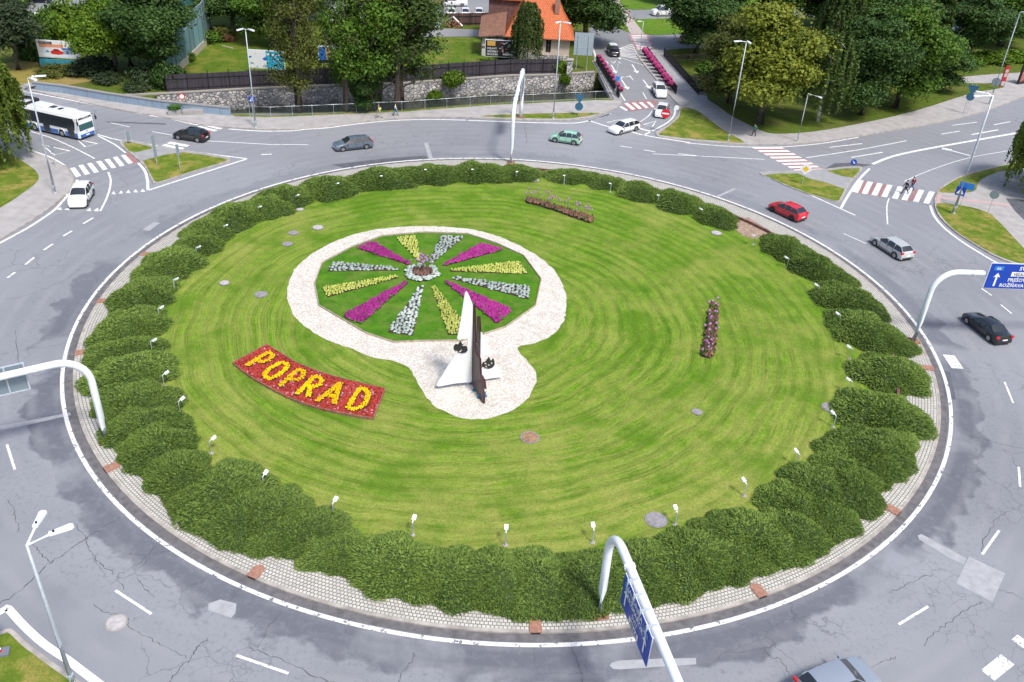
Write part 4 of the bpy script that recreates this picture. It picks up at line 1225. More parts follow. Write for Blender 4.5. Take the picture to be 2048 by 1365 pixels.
# --- short floodlights round the lawn
sp = [(1010.6, 1091), (825, 1071), (666.5, 1033), (528.2, 979), (422.7, 907), (360.8, 827), (329, 773.6), (305, 706), (319.7, 639.7), (349.6, 581), (394.5, 515.7), (450, 471), (518, 433), (593, 409.5), (672, 385.7), (761, 370), (849.8, 357), (942.8, 356.6), (1031.6, 361), (1127.8, 368.7), (1220.5, 385), (1315.4, 408.4), (1402.6, 437), (1506.6, 490), (1573.4, 535.8), (1633.5, 592), (1676, 651), (1698.6, 719), (1697.5, 785), (1666, 854.7), (1593, 933), (1488, 993), (1350, 1050), (1185, 1086)]
proto = None
NW_ = ['nearest to the bottom of the lawn'] + [None] * 99
for i, (x, y) in enumerate(sp):
    q = G(x, y, LZ)
    a = math.atan2(CY - q.y, CX - q.x)
    if i == 0: lb = 'short white floodlight on a thin post, lowest in the photo on the lawn edge'
    elif i <= 17: lb = 'short white lawn floodlight, %s clockwise from the lowest one' % ORD[i - 1]
    else: lb = 'short white lawn floodlight, %s counterclockwise from the lowest one' % ORD[33 - i]
    if proto is None:
        t = proto = thing('floodlight', lb, 'floodlight', q, a, 'floodlights round the lawn')
        m1 = MB(); m1.tube([(0, 0, 0), (0, 0, 1.05)], 0.045, 8); m1.build('post', GALV, t)
        m1 = MB(); m1.cyl((0, 0, 0.02), 0.16, 0.04, 10); m1.build('base_plate', KERB, t)
        m1 = MB(); m1.tube([(0, 0, 1.0), (0.12, 0, 1.12), (0.22, 0, 1.15)], 0.035, 6); m1.build('bracket', METW, t)
        m1 = MB(); m1.box((0.34, 0, 1.19), (0.34, 0.24, 0.11), 0, 0, 0, -0.5); h_ = m1.build('lamp_head', METW, t)
        m1 = MB(); m1.box((0.37, 0, 1.13), (0.26, 0.18, 0.02), 0, 0, 0, -0.5); m1.build('lens', HLIGHT, h_)
    else:
        t = copy_tree(proto); t.location = q; t.rotation_euler = (0, 0, a + rnd.uniform(-.2, .2)); t['label'] = lb

# --- juniper mounds
JUN = m_leaf('juniper', (0.060, 0.125, 0.022), (0.26, 0.37, 0.075), 0.7, 0.2, 1.0)
JUNC = mat('juniper_core', (0.035, 0.065, 0.016), 0.95)


def mound_mesh(seed, n=8500):
    """unit mound: half sizes 1 x 1, height 1, scaled per shrub"""
    rg = np.random.RandomState(seed)
    r2 = random.Random(seed)
    core = MB()
    NR, NA = 10, 26
    def rad_(a): return 1 + 0.13 * math.sin(2 * a + seed) + 0.08 * math.sin(5 * a + seed * 2.1) + 0.05 * math.sin(9 * a)
    def hgt_(x, y):
        r = math.hypot(x, y); a = math.atan2(y, x); k = r / rad_(a)
        if k > 1: return 0
        return (1 - k ** 2.2) ** 0.75 * (0.85 + 0.30 * noise.noise(Vector((x * 2.2, y * 2.2, seed))) + 0.1 * noise.noise(Vector((x * 6, y * 6, seed + 9))))
    V = [(0, 0, hgt_(0, 0) * .93)]
    for j in range(1, NR + 1):
        for i in range(NA):
            a = 2 * math.pi * i / NA; r = rad_(a) * math.sin(j / NR * math.pi / 2)
            x, y = r * math.cos(a), r * math.sin(a)
            V.append((x * .97, y * .97, max(hgt_(x * .985, y * .985) * .93, 0) if j < NR else -0.15))
    F = [(0, 1 + i, 1 + (i + 1) % NA) for i in range(NA)]
    for j in range(NR - 1):
        for i in range(NA):
            a_ = 1 + j * NA; F.append((a_ + i, a_ + NA + i, a_ + NA + (i + 1) % NA, a_ + (i + 1) % NA))
    core.add(V, F)
    lf = MB()
    for _ in range(n):
        a = r2.uniform(0, 6.2832); r = rad_(a) * math.sqrt(r2.random()) ** 0.92
        r = min(r, rad_(a) * 0.995)
        x, y = r * math.cos(a), r * math.sin(a); z = hgt_(x, y)
        out = Vector((x, y, 0.0)) * 1.1 + Vector((r2.gauss(0, .35), r2.gauss(0, .35), 0.45 + r2.gauss(0, .25)))
        out.normalize()
        s_ = Vector((r2.gauss(0, 1), r2.gauss(0, 1), r2.gauss(0, .6))).cross(out)
        if s_.length < 1e-3: continue
        s_.normalize()
        L_ = r2.uniform(.05, .12); wd_ = r2.uniform(.010, .020)
        b = Vector((x, y, z * 0.95)) - out * 0.02
        tip = b + Vector((out.x * L_, out.y * L_, out.z * L_ * 1.7))
        mid = b + (tip - b) * 0.45
        lf.add([b, mid + s_ * wd_, tip + Vector((0, 0, -.02)), mid - s_ * wd_], [(0, 1, 2, 3)])
    return core, lf


mv = []
for k in range(6):
    c_, l_ = mound_mesh(20 + k)
    ht = bpy.data.objects.new('shrub', None)
    a = c_.build('branches', JUNC, None, True); b = l_.build('foliage', JUN, None)
    mv.append((a.data, b.data)); bpy.data.objects.remove(a); bpy.data.objects.remove(b)
    bpy.data.objects.remove(ht)
# (px, py) of the mound crown, radial half size, tangential half size, height
md = [(1080, 1166, 3.2, 2.7, 1.5), (995, 1150, 2.9, 2.6, 1.5), (890, 1152, 3.3, 3.2, 1.7), (794, 1125, 3.2, 3.1, 1.7), (672, 1092, 2.3, 2.2, 1.2), (618, 1055, 2.6, 2.5, 1.4), (556, 1058, 2.3, 2.0, 1.1), (535, 1020, 3.0, 2.4, 1.5), (477, 1020, 2.8, 2.6, 1.6), (448, 972, 3.3, 2.9, 1.8), (390, 985, 2.6, 2.2, 1.4), (345, 945, 3.1, 2.7, 1.8), (304, 885, 3.3, 2.6, 1.8), (262, 905, 2.2, 1.7, 1.1), (288, 842, 3.3, 2.5, 1.7), (275, 795, 3.3, 2.5, 1.7), (240, 800, 2.0, 1.8, 1.1), (256, 735, 3.7, 2.8, 1.7), (250, 693, 3.2, 2.0, 1.5), (248, 643, 3.7, 3.0, 1.8), (275, 580, 3.6, 3.1, 1.8), (334, 517, 3.7, 3.3, 1.9), (395, 480, 3.0, 2.8, 1.7), (415, 452, 3.0, 3.0, 1.8), (468, 423, 3.2, 3.4, 1.9), (538, 405, 2.8, 2.9, 1.8), (568, 385, 3.0, 3.3, 1.9), (655, 367, 3.2, 4.0, 2.0), (765, 349, 3.4, 4.6, 2.0), (855, 341, 3.4, 4.6, 2.0), (958, 336, 3.2, 4.2, 2.2), (1030, 340, 3.0, 3.4, 1.7), (1005, 351, 2.0, 2.4, 1.2), (1144, 348, 2.6, 4.2, 1.4), (1212, 361, 2.3, 3.0, 1.3), (1277, 375, 2.7, 3.3, 1.8), (1355, 395, 2.8, 4.0, 1.9), (1428, 423, 2.7, 2.9, 1.8), (1572, 488, 2.7, 2.7, 2.0), (1618, 515, 2.9, 3.4, 2.0), (1665, 545, 2.6, 2.4, 1.7), (1700, 590, 3.4, 3.2, 2.0), (1732, 650, 3.5, 3.3, 2.0), (1765, 672, 3.0, 2.2, 1.7), (1782, 735, 3.4, 2.9, 1.9), (1772, 815, 3.9, 3.1, 2.1), (1745, 890, 3.7, 3.0, 2.0), (1800, 890, 2.6, 2.4, 1.5), (1768, 930, 3.2, 2.3, 1.7), (1685, 925, 2.8, 2.5, 1.6), (1725, 975, 3.1, 2.5, 1.8), (1640, 975, 3.3, 2.8, 1.8), (1670, 1028, 2.6, 2.4, 1.5), (1590, 1000, 2.6, 2.3, 1.6), (1600, 1065, 2.9, 2.4, 1.6), (1520, 1065, 3.2, 2.8, 1.8), (1455, 1060, 2.6, 2.2, 1.5), (1470, 1110, 2.7, 2.7, 1.4), (1385, 1105, 3.2, 2.9, 1.8), (1290, 1145, 3.2, 2.9, 1.6), (1180, 1160, 3.1, 2.9, 1.6)]
aa = []
for x, y, *_ in md:
    q = G(x, y, 1.0); aa.append(math.atan2(q.y - CY, q.x - CX))
k_ = 0
nL = sum(1 for a in aa if abs(a) > math.pi / 2 or True)
for i, (x, y, hr, htg, h) in enumerate(md):
    if y < 400 and 640 < x < 1400: htg *= .84; h *= 1.0
    q = G(x, y, h * .62)
    a = math.atan2(q.y - CY, q.x - CX)
    rc = math.hypot(q.x - CX, q.y - CY); lim = kr(a) - .85 - hr * .93
    if rc > lim:
        hr = hr - (rc - lim) * .45; rc = min(rc, kr(a) - .85 - hr * .93)
        q.x = CX + rc * math.cos(a); q.y = CY + rc * math.sin(a)
    if i == 0: lb = 'green juniper mound hanging over the cobbles, lowest one in the photo'
    elif i <= 30: lb = 'spreading green juniper mound, %s clockwise from the lowest one' % ORD[i - 1]
    else: lb = 'spreading green juniper mound, %s counterclockwise from the lowest one' % (ORD[len(md) - i - 1] if len(md) - i - 1 < 30 else 'thirty-first')
    t = thing('juniper_shrub', lb, 'shrub', (q.x, q.y, 0.2), 0, 'juniper mounds round the island')
    cm_, lm_ = mv[(i * 5 + i // 3) % 6]
    for nm, me in (('branches', cm_), ('foliage', lm_)):
        o = bpy.data.objects.new(nm, me); COL.objects.link(o); o.parent = t
        o.rotation_euler = (0, 0, a + (math.pi if i % 2 else 0)); o.scale = (hr * 0.93, htg * 1.12, h * 0.82)
# ================================================================= writing
_tc = {}


def text_geo(s_, size=1.0, bold=0.0):
    cu = bpy.data.curves.new('t', 'FONT'); cu.body = s_; cu.size = size; cu.align_x = 'LEFT'; cu.offset = bold; cu.resolution_u = 2
    o = bpy.data.objects.new('t', cu); COL.objects.link(o)
    dg = bpy.context.evaluated_depsgraph_get()
    me = bpy.data.meshes.new_from_object(o.evaluated_get(dg))
    V = [tuple(v.co) for v in me.vertices]; F = [tuple(p.vertices) for p in me.polygons]
    bpy.data.objects.remove(o); bpy.data.curves.remove(cu); bpy.data.meshes.remove(me)
    return V, F


def put_text(mb, s_, O, ux, uy, size, m=0, align='L', bold=0.012, width=None, lift=0.015):
    """text with origin O, running along ux, up along uy"""
    V, F = text_geo(s_, size, bold * size)
    if not V: return
    x0 = min(v[0] for v in V); x1 = max(v[0] for v in V)
    k = (width / (x1 - x0)) if width else 1.0
    sh = {'L': -x0, 'R': -x1, 'C': -(x0 + x1) / 2}[align]
    ux = Vector(ux); uy = Vector(uy); n = ux.cross(uy)
    mb.add([Vector(O) + ux * ((v[0] + sh) * k) + uy * v[1] + n * lift for v in V], F, m)


def quad(mb, O, ux, uy, x0, y0, x1, y1, m=0, lift=0.01):
    n = Vector(ux).cross(Vector(uy)) * lift
    P = [Vector(O) + Vector(ux) * x + Vector(uy) * y + n for x, y in ((x0, y0), (x1, y0), (x1, y1), (x0, y1))]
    mb.add(P, [(0, 1, 2, 3)], m)


def pol2(mb, O, ux, uy, pts, m=0, lift=0.01):
    n = Vector(ux).cross(Vector(uy)) * lift
    P = [Vector((x, y, 0)) for x, y in pts]
    T_ = tessellate_polygon([P])
    mb.add([Vector(O) + Vector(ux) * p.x + Vector(uy) * p.y + n for p in P], [tuple(t_) for t_ in T_], m)


UZ = Vector((0, 0, 1))
TXT = MATS['sign_white']

# ================================================================= sign gantries spanning the ring road
def gantry(name, label, base, d, span, R_=0.24, arc=1.9, top=6.9):
    t = thing(name, label, 'sign gantry', base, 0, 'white sign gantries over the ring road')
    b = Vector(base); d = Vector((d[0], d[1], 0)).normalized()
    pts = [b + UZ * z for z in (0, 2, 4, top - arc)]
    pts += [b + d * arc * (1 - math.cos(u)) + UZ * (top - arc + arc * math.sin(u)) for u in (.2, .4, .6, .8, 1.0, 1.2, 1.4, math.pi / 2)]
    pts += [b + d * x + UZ * top for x in np.linspace(arc + 1, span - arc - 1, 6)]
    pts += [b + d * (span - arc * (1 - math.cos(u))) + UZ * (top - arc + arc * math.sin(u)) for u in (math.pi / 2, 1.4, 1.2, 1.0, .8, .6, .4, .2)]
    pts += [b + d * span + UZ * z for z in (top - arc, 4, 2, 0)]
    m1 = MB(); m1.tube(pts, R_, 16); m1.build('tube', METW, t, True, world=True)
    for x in (arc + 1.1, span - arc - 1.1):
        m1 = MB(); c_ = b + d * x + UZ * top; m1.tube([c_ - d * 0.07, c_ + d * 0.07], R_ + 0.06, 16); m1.build('flange', METW, t, world=True)
    for x in (0, span):
        m1 = MB(); c_ = b + d * x; m1.box(c_ + UZ * 0.05, (0.95, 0.95, 0.06), math.atan2(d.y, d.x))
        for i in (-1, 1):
            for j in (-1, 1): m1.cyl(c_ + Vector((i * .36, j * .36, .12)), .05, .12, 6)
        m1.build('base_plate', mat('rusty_steel', (0.25, 0.13, 0.08), 0.8, nz=0.4, nscale=6), t, world=True)
    return t, b, d


# lower (hanging sign seen almost edge on)
bB = G(1198, 1228, KZ)
dB = G(1305, 1270, 6.9) - G(1262, 1165, 6.9)
tB, bB, dB = gantry('sign_gantry', 'white tubular gantry at the bottom carrying a blue direction sign', bB, dB, 15.5)
gp = lambda pts: C(1170, 1070, 4.627, pts)
nB = Vector((-dB.y, dB.x, 0))
if nB.x > 0: nB = -nB
Pb = bB + nB * 0.42
cor = [GP(x, y, Pb, dB) for x, y in gp([(370, 340), (332, 602), (555, 1250), (602, 975)])]
s0 = (cor[0] - Pb).dot(dB); s1 = (cor[3] - Pb).dot(dB); s0b = (cor[1] - Pb).dot(dB); s1b = (cor[2] - Pb).dot(dB)
s0 = (s0 + s0b) / 2; s1 = (s1 + s1b) / 2
zt = (cor[0].z + cor[3].z) / 2; zb = (cor[1].z + cor[2].z) / 2
O = Pb + dB * s0; O.z = zb
ux = dB; Wd = s1 - s0; Hh = zt - zb
if ux.cross(UZ).dot(nB) < 0:
    O = Pb + dB * s1; O.z = zb; ux = -dB


def arrow(mb, O, ux, x, y, h, m):
    pol2(mb, O, ux, UZ, [(x - .08, y), (x + .08, y), (x + .08, y + h - .35), (x + .3, y + h - .42), (x, y + h), (x - .3, y + h - .42), (x - .08, y + h - .35)], m)


m1 = MB(); m1.box(O + ux * Wd / 2 + UZ * Hh / 2 - nB * 0.04, (Wd, 0.05, Hh), math.atan2(ux.y, ux.x)); pb = m1.build('sign_panel', SIGNB, tB, world=True)
m1 = MB(); m1.box(O + ux * Wd / 2 + UZ * Hh / 2 - nB * 0.075, (Wd + .12, 0.03, Hh + .12), math.atan2(ux.y, ux.x)); m1.build('sign_frame', SIGNW, tB, world=True)
m1 = MB()
arrow(m1, O, ux, .55, .35, Hh * .55, 0); arrow(m1, O, ux, Wd - .55, .35, Hh * .55, 0)
quad(m1, O, ux, UZ, Wd * .34, .15, Wd * .68, .55, 0)
put_text(m1, 'SVIT', O + ux * Wd * .51 + UZ * .68, ux, UZ, .42, 0, 'C', 0.02)
put_text(m1, 'KEŽMAROK', O + ux * Wd * .49 + UZ * 1.15, ux, UZ, .45, 0, 'C', 0.02)
put_text(m1, 'JAVORINA', O + ux * Wd * .45 + UZ * 1.62, ux, UZ, .45, 0, 'C', 0.02)
m1.build('lettering', TXT, tB, world=True)
m1 = MB(); put_text(m1, 'VEĽKÁ', O + ux * Wd * .51 + UZ * .23, ux, UZ, .34, 0, 'C', 0.02, lift=.02); m1.build('dark_lettering', BLACKP, tB, world=True)
m1 = MB()
quad(m1, O, ux, UZ, .25, Hh - .55, .95, Hh - .15); quad(m1, O, ux, UZ, Wd - .95, Hh - .55, Wd - .25, Hh - .15); m1.build('route_shield', SIGNLB, tB, world=True)
m1 = MB(); put_text(m1, '66', O + ux * .6 + UZ * (Hh - .48), ux, UZ, .34, 0, 'C', lift=.02); put_text(m1, '66', O + ux * (Wd - .6) + UZ * (Hh - .48), ux, UZ, .34, 0, 'C', lift=.02); m1.build('route_number', TXT, tB, world=True)
for k in range(4):
    m1 = MB(); c_ = O + ux * (Wd * (.14 + .24 * k)) + UZ * (6.9 - O.z) - nB * .22
    m1.box((c_.x, c_.y, 6.9), (0.1, 0.55, 0.75), math.atan2(ux.y, ux.x)); m1.build('clamp', GALV, tB, world=True)

# right gantry with the SVIT sign
bR = G(1827, 683, KZ)
dR = G(1965, 548, 6.9) - G(1905, 546, 6.9)
tR, bR, dR = gantry('sign_gantry', 'white tubular gantry at the right edge with a blue sign reading SVIT', bR, dR, 17)
nR = Vector((-dR.y, dR.x, 0))
if nR.y > 0: nR = -nR
Pr = bR + nR * 0.42
TL = GP(1987, 528, Pr, dR); BL = GP(1966, 576, Pr, dR); TR = GP(2048, 532, Pr, dR)
sx0 = ((TL - Pr).dot(dR) + (BL - Pr).dot(dR)) / 2
zt, zb = TL.z, BL.z
Wd, Hh = 4.6, zt - zb
O = Pr + dR * sx0; O.z = zb; ux = dR
if ux.cross(UZ).dot(nR) < 0: print('flip R')
m1 = MB(); m1.box(O + ux * Wd / 2 + UZ * Hh / 2 - nR * .04, (Wd, .05, Hh), math.atan2(ux.y, ux.x)); m1.build('sign_panel', SIGNB, tR, world=True)
m1 = MB(); m1.box(O + ux * Wd / 2 + UZ * Hh / 2 - nR * .075, (Wd + .14, .03, Hh + .14), math.atan2(ux.y, ux.x)); m1.build('sign_frame', SIGNW, tR, world=True)
m1 = MB()
arrow(m1, O, ux, .75, .2, Hh * .55, 0)
xr = 3.35
k_ = Hh / 2.35
quad(m1, O, ux, UZ, xr - 1.45, 1.2 * k_, xr, 1.63 * k_)
put_text(m1, 'SVIT', O + ux * xr + UZ * 1.8 * k_, ux, UZ, .5 * k_, 0, 'R', .02)
put_text(m1, 'PREŠOV', O + ux * xr + UZ * .70 * k_, ux, UZ, .46 * k_, 0, 'R', .02)
put_text(m1, 'ROŽŇAVA', O + ux * xr + UZ * .17 * k_, ux, UZ, .46 * k_, 0, 'R', .02)
m1.build('lettering', TXT, tR, world=True)
m1 = MB(); put_text(m1, 'VEĽKÁ', O + ux * (xr - .72) + UZ * 1.27 * k_, ux, UZ, .36 * k_, 0, 'C', .02, lift=.02); m1.build('dark_lettering', BLACKP, tR, world=True)
m1 = MB(); quad(m1, O, ux, UZ, .3, Hh - .62 * k_, 1.1, Hh - .2 * k_); m1.build('route_shield', SIGNLB, tR, world=True)
m1 = MB(); put_text(m1, '66', O + ux * .7 + UZ * (Hh - .55 * k_), ux, UZ, .38 * k_, 0, 'C', lift=.02); m1.build('route_number', TXT, tR, world=True)

# left gantry, sign seen from behind
bL = G(212.8, 882, KZ)
dL = G(0, 770, 6.9) - G(120, 742, 6.9)
tL, bL, dL = gantry('sign_gantry', 'white tubular gantry at the left edge, its sign seen from the grey back', bL, dL, 16)
nL_ = Vector((-dL.y, dL.x, 0))
if nL_.y > 0: nL_ = -nL_
Pl = bL - nL_ * 0.42
c_ = [GP(x, y, Pl, dL) for x, y in ((48, 725), (61, 777), (0, 738))]
s0 = ((c_[0] - Pl).dot(dL) + (c_[1] - Pl).dot(dL)) / 2
zt, zb = c_[0].z, c_[1].z
Wd = 4.6; Hh = zt - zb
cc = Pl + dL * (s0 + Wd / 2); cc.z = (zt + zb) / 2
az = math.atan2(dL.y, dL.x)
m1 = MB(); m1.box(cc, (Wd, .05, Hh), az); m1.build('sign_panel', SIGNG, tL, world=True)
m1 = MB()
for k in range(5): m1.box(cc + dL * (-Wd / 2 + .05 + k * (Wd - .1) / 4) + nL_ * .06, (.09, .07, Hh), az)
for k in (-1, 1): m1.box(cc + UZ * k * (Hh / 2) + nL_ * .03, (Wd, .09, .07), az)
m1.build('panel_ribs', GALV, tL, world=True)

# far gantry seen end on
bT = G(1021.8, 326, KZ); eT = G(1041.6, 235, KZ)
tT, bT, dT = gantry('sign_gantry', 'white tubular gantry at the far side of the ring, seen end on', bT, eT - bT, (eT - bT).length, 0.24, 1.9, 7.0)
nT = Vector((-dT.y, dT.x, 0))
cc = bT + dT * 9.5 - nT * .45; cc.z = 6.7; az = math.atan2(dT.y, dT.x)
m1 = MB(); m1.box(cc, (4.6, .06, 2.2), az); m1.build('sign_panel', SIGNG, tT, world=True)

# ================================================================= street lamps
def lamp(label, base, top, heads, hl=1.15, pole_r=0.09, collar=True, h0=KZ, hw=.34, grp='tall street lamps'):
    q = G(*base, h0)
    # height from the photo
    best = min((abs(Vector(_pj(q + UZ * h)).y - top[1]), h) for h in np.arange(3, 18, .05))[1]
    t = thing('street_lamp', label, 'street lamp', q, 0, grp)
    m1 = MB(); m1.tube([(0, 0, 0), (0, 0, best * .5), (0, 0, best)], [pole_r * 1.5, pole_r, pole_r * .7], 8); m1.build('pole', GALV, t, True)
    m1 = MB(); m1.tube([(0, 0, 0), (0, 0, .9)], pole_r * 1.9, 8); m1.build('sleeve', GALV, t)
    for hp in heads:
        e = G(hp[0], hp[1], q.z + best + .15) - q
        d = Vector((e.x, e.y, 0)); L_ = d.length; d.normalize()
        m1 = MB(); m1.tube([(0, 0, best - .05), d * (L_ - hl) + UZ * (best + .1)], .06, 6); m1.build('arm', METW, t)
        c_ = d * (L_ - hl / 2) + UZ * (best + .13)
        a = math.atan2(d.y, d.x)
        m1 = MB()
        hl2, hw2 = hl / 2, hw / 2
        Vv = [Vector((x, y, z)) for x, y in ((-hl2, -hw2 * .6), (hl2 * .8, -hw2), (hl2, -hw2 * .5), (hl2, hw2 * .5), (hl2 * .8, hw2), (-hl2, hw2 * .6)) for z in (-.05, .06)]
        R_ = Matrix.Rotation(a, 3, 'Z')
        Vv = [R_ @ v + c_ for v in Vv]
        Ff = [(0, 2, 4, 6, 8, 10), (11, 9, 7, 5, 3, 1)] + [(2 * i, 2 * i + 1, (2 * i + 3) % 12, (2 * i + 2) % 12) for i in range(6)]
        m1.add(Vv, Ff); hd = m1.build('lamp_head', METW, t)
        m1 = MB(); m1.box(c_ - UZ * .06, (hl * .6, hw * .6, .03), a); m1.build('lens', HLIGHT, hd)
        m1 = MB(); m1.cyl(c_ - d * hl * .3 + UZ * .09, .06, .08, 8); m1.build('sensor', BLACKP, hd)
    return t, q, best


def _pj(P):
    d = np.array([P[0], P[1], P[2] - CAMH]); z = d @ _fw
    return Vector((1024 + FPX * (d @ _R) / z, 682.5 - FPX * (d @ _U) / z, 0))


lamp('tall street lamp with two heads on the pavement before the wooden fence', (511.7, 255.2), (492.6, 58.4), [(474, 61), (508, 62)])
l2 = lamp('tall street lamp with two heads on the grass by the bridge mouth', (1106.3, 237.4), (1120.8, 45.2), [(1112, 46), (1142, 47)])
lamp('tall street lamp with two heads beside the grass triangle at the park path', (1456.3, 281.6), (1491.8, 83.9), [(1468, 83), (1501, 87)])
lamp('tall street lamp on the left pavement, two heads pointing right over the bus', (110.5, 386.6), (54.6, 156.2), [(92, 151.5), (73, 161)], 1.3)
lamp('tall street lamp in the lower left corner with two white flat heads', (147.2, 1372), (57.5, 1089.6), [(88, 1022), (147, 1051)], 1.05, .09, hw=.36)
l6 = lamp('tall street lamp at the right junction with a pedestrian sign on its pole', (1906.3, 427.2), (1990, 192), [(1951, 183), (1948, 193)], 1.3, .13)
lamp('tall street lamp at the top right behind the yield sign', (1978, 209), (2041, 25), [(2058, 27)], 1.2)
lamp('low crossing lamp with one arm beside the park pavement', (1594.6, 282.6), (1617.7, 186.7), [(1643, 196)], .7, .07, grp='low crossing lamps')
lamp('slim crossing lamp standing in the road by the bridge railing', (1229, 190), (1234, 118), [(1240, 118)], .6, .06, grp='low crossing lamps')
lamp('low lamp at the red painted crossing beyond the bridge', (1279, 108), (1286, 44), [(1275, 43)], .8, .07, grp='low crossing lamps')
# side arm lamp on the junction lamp
t6, q6, h6 = l6
e = G(1886, 299, 7.2) - q6
m1 = MB(); m1.tube([(0, 0, 6.9), (e.x * .75, e.y * .75, 7.1)], .05, 6); m1.build('arm', METW, t6)
a = math.atan2(e.y, e.x)
m1 = MB(); m1.box((e.x * .88, e.y * .88, 7.13), (1.0, .32, .12), a); m1.build('lamp_head', METW, t6)


def on_pole(par, q, h, w_, hgt_, m_, face, kind='sq', off=0.12):
    pass


# ================================================================= small road signs
def sign(label, base, top, shape, mfront, size, face=None, h0=KZ, cat='road sign', name='road_sign', back=False, two_posts=False, extra=None):
    q = G(*base, h0)
    best = min((abs(Vector(_pj(q + UZ * h)).y - top[1]), h) for h in np.arange(.6, 8, .05))[1]
    t = thing(name, label, cat, q)
    f = Vector((face[0], face[1], 0)).normalized() if face else (Vector((0, 0, 0)) - Vector((q.x, q.y, 0))).normalized()
    ux = UZ.cross(f) * 1.0
    a = math.atan2(ux.y, ux.x)
    m1 = MB()
    if two_posts:
        for s_ in (-1, 1):
            m1 = MB(); m1.tube([ux * s_ * .3, ux * s_ * .3 + UZ * best], .04, 6); m1.build('post', GALV, t)
    else:
        m1.tube([(0, 0, 0), (0, 0, best)], .045, 6); m1.build('post', GALV, t)
    cz = best - size / 2
    O = f * .07 + UZ * cz
    r = size / 2
    if shape == 'disc': pts = [(r * math.cos(u), r * math.sin(u)) for u in np.linspace(0, 2 * math.pi, 21)[:-1]]
    elif shape == 'sq': pts = [(-r, -r), (r, -r), (r, r), (-r, r)]
    elif shape == 'diamond': pts = [(0, -r), (r, 0), (0, r), (-r, 0)]
    elif shape == 'down': pts = [(0, -r), (r, r * .8), (-r, r * .8)]
    elif shape == 'tall': pts = [(-.17, -r), (.17, -r), (.17, r), (-.17, r)]
    elif shape == 'wide': pts = [(-r * 2, -r), (r * 2, -r), (r * 2, r), (-r * 2, r)]
    m1 = MB(); m1.plate([O + ux * x + UZ * y for x, y in pts], f, .03)
    pn = m1.build('sign_panel', SIGNG if back else mfront, t)
    if extra and not back:
        m1 = MB(); extra(m1, O + f * .02, ux, r); m1.build('symbol', [SIGNW, SIGNY, SIGNB, SIGNR, BLACKP], t)
    return t


def ped(mb, O, ux, r):
    pol2(mb, O, ux, UZ, [(-r * .75, -r * .62), (r * .75, -r * .62), (0, r * .75)], 0)
    pol2(mb, O, ux, UZ, [(-r * .25, -r * .5), (-.1 * r, -r * .5), (0, -r * .1), (.15 * r, -r * .5), (.3 * r, -r * .5), (r * .08, r * .15), (r * .05, r * .4), (-r * .1, r * .4), (-r * .1, 0)], 4, .014)


def noentry(mb, O, ux, r): quad(mb, O, ux, UZ, -r * .75, -r * .16, r * .75, r * .16, 0)
def prio(mb, O, ux, r):
    pol2(mb, O, ux, UZ, [(0, -r * .5), (r * .5, 0), (0, r * .5), (-r * .5, 0)], 1)
def keepr(mb, O, ux, r):
    pol2(mb, O, ux, UZ, [(-r * .5, r * .35), (-r * .35, r * .5), (r * .2, -r * .02), (r * .35, r * .2), (r * .5, -r * .5), (-r * .2, -r * .35), (r * .03, -r * .2)], 0)
def noturn(mb, O, ux, r):
    pts = [(r * .7 * math.cos(u), r * .7 * math.sin(u)) for u in np.linspace(0, 2 * math.pi, 17)[:-1]]
    pol2(mb, O, ux, UZ, pts, 0)


sign('blue square pedestrian crossing sign low on the lamp before the stone wall', (508.5, 250), (508, 193), 'sq', SIGNB, .75, extra=ped)
sign('small round white sign with red rim behind the concrete parapet', (367, 217), (365, 187), 'disc', SIGNR, .85, extra=noturn)
sign('white bordered yellow diamond priority sign on the right traffic island', (1604.5, 369), (1618, 326), 'diamond', SIGNW, 1.5, extra=prio)
sign('small round blue sign at the tip of the right traffic island', (1703, 342), (1706.5, 319), 'disc', SIGNB, .75, extra=keepr)
sign('red round no entry sign beside the grass triangle', (1326, 264), (1331, 218), 'disc', SIGNR, 1.25, extra=noentry)
sign('white round sign at the edge of the bridge path', (1351, 232), (1349.5, 211), 'disc', SIGNW, .7)
sign('yellow diamond priority sign at the far red crossing', (1233.5, 52), (1236, 17), 'diamond', SIGNW, 1.05, extra=prio)
sign('blue square pedestrian sign on the junction lamp at the right', (1911, 413), (1922.5, 374), 'sq', SIGNB, 1.05, extra=ped)
sign('wide blue direction board beside the right pedestrian sign', (1920.5, 412), (1934, 366), 'wide', SIGNLB, .8)
sign('round grey back of a sign on the right pavement', (1975, 428), (1987.5, 381), 'disc', SIGNG, 1.0, back=True)
sign('round dark blue sign under an inverted triangle near the riverside grass', (1156.5, 231), (1160, 205), 'disc', mat('sign_backblue', (0.03, 0.12, 0.2), .5), 1.15, back=False)
sign('inverted triangle sign back near the riverside grass', (1156.6, 231.2), (1161, 187), 'down', MATS['sign_backblue'], 1.5)
sign('dark blue inverted triangle sign on the upper right pavement', (1930, 228), (1944, 169), 'down', MATS['sign_backblue'], 1.7, two_posts=True)
sign('round dark blue sign below the triangle on the upper right pavement', (1929.5, 228.5), (1938.5, 186), 'disc', MATS['sign_backblue'], 1.2)
sign('round grey sign back at the tip of the bus stop grass', (1988, 178), (1992, 156), 'disc', SIGNG, 1.4, back=True)
sign('slim twin panel grey sign on the small island grass at the bus lane', (259, 288), (256, 263), 'tall', SIGNG, 1.1, back=True, two_posts=True)
sign('tall narrow grey sign back on the left island, farther left one', (314, 328), (309, 271), 'tall', SIGNG, 2.6, back=True)
sign('narrow grey sign back on the left island, right hand one', (361, 340), (353, 289), 'tall', SIGNG, 1.3, back=True)
sign('small grey sign back on the left pavement beside the lane triangle', (112.5, 334), (103.5, 290), 'tall', SIGNG, .9, back=True)
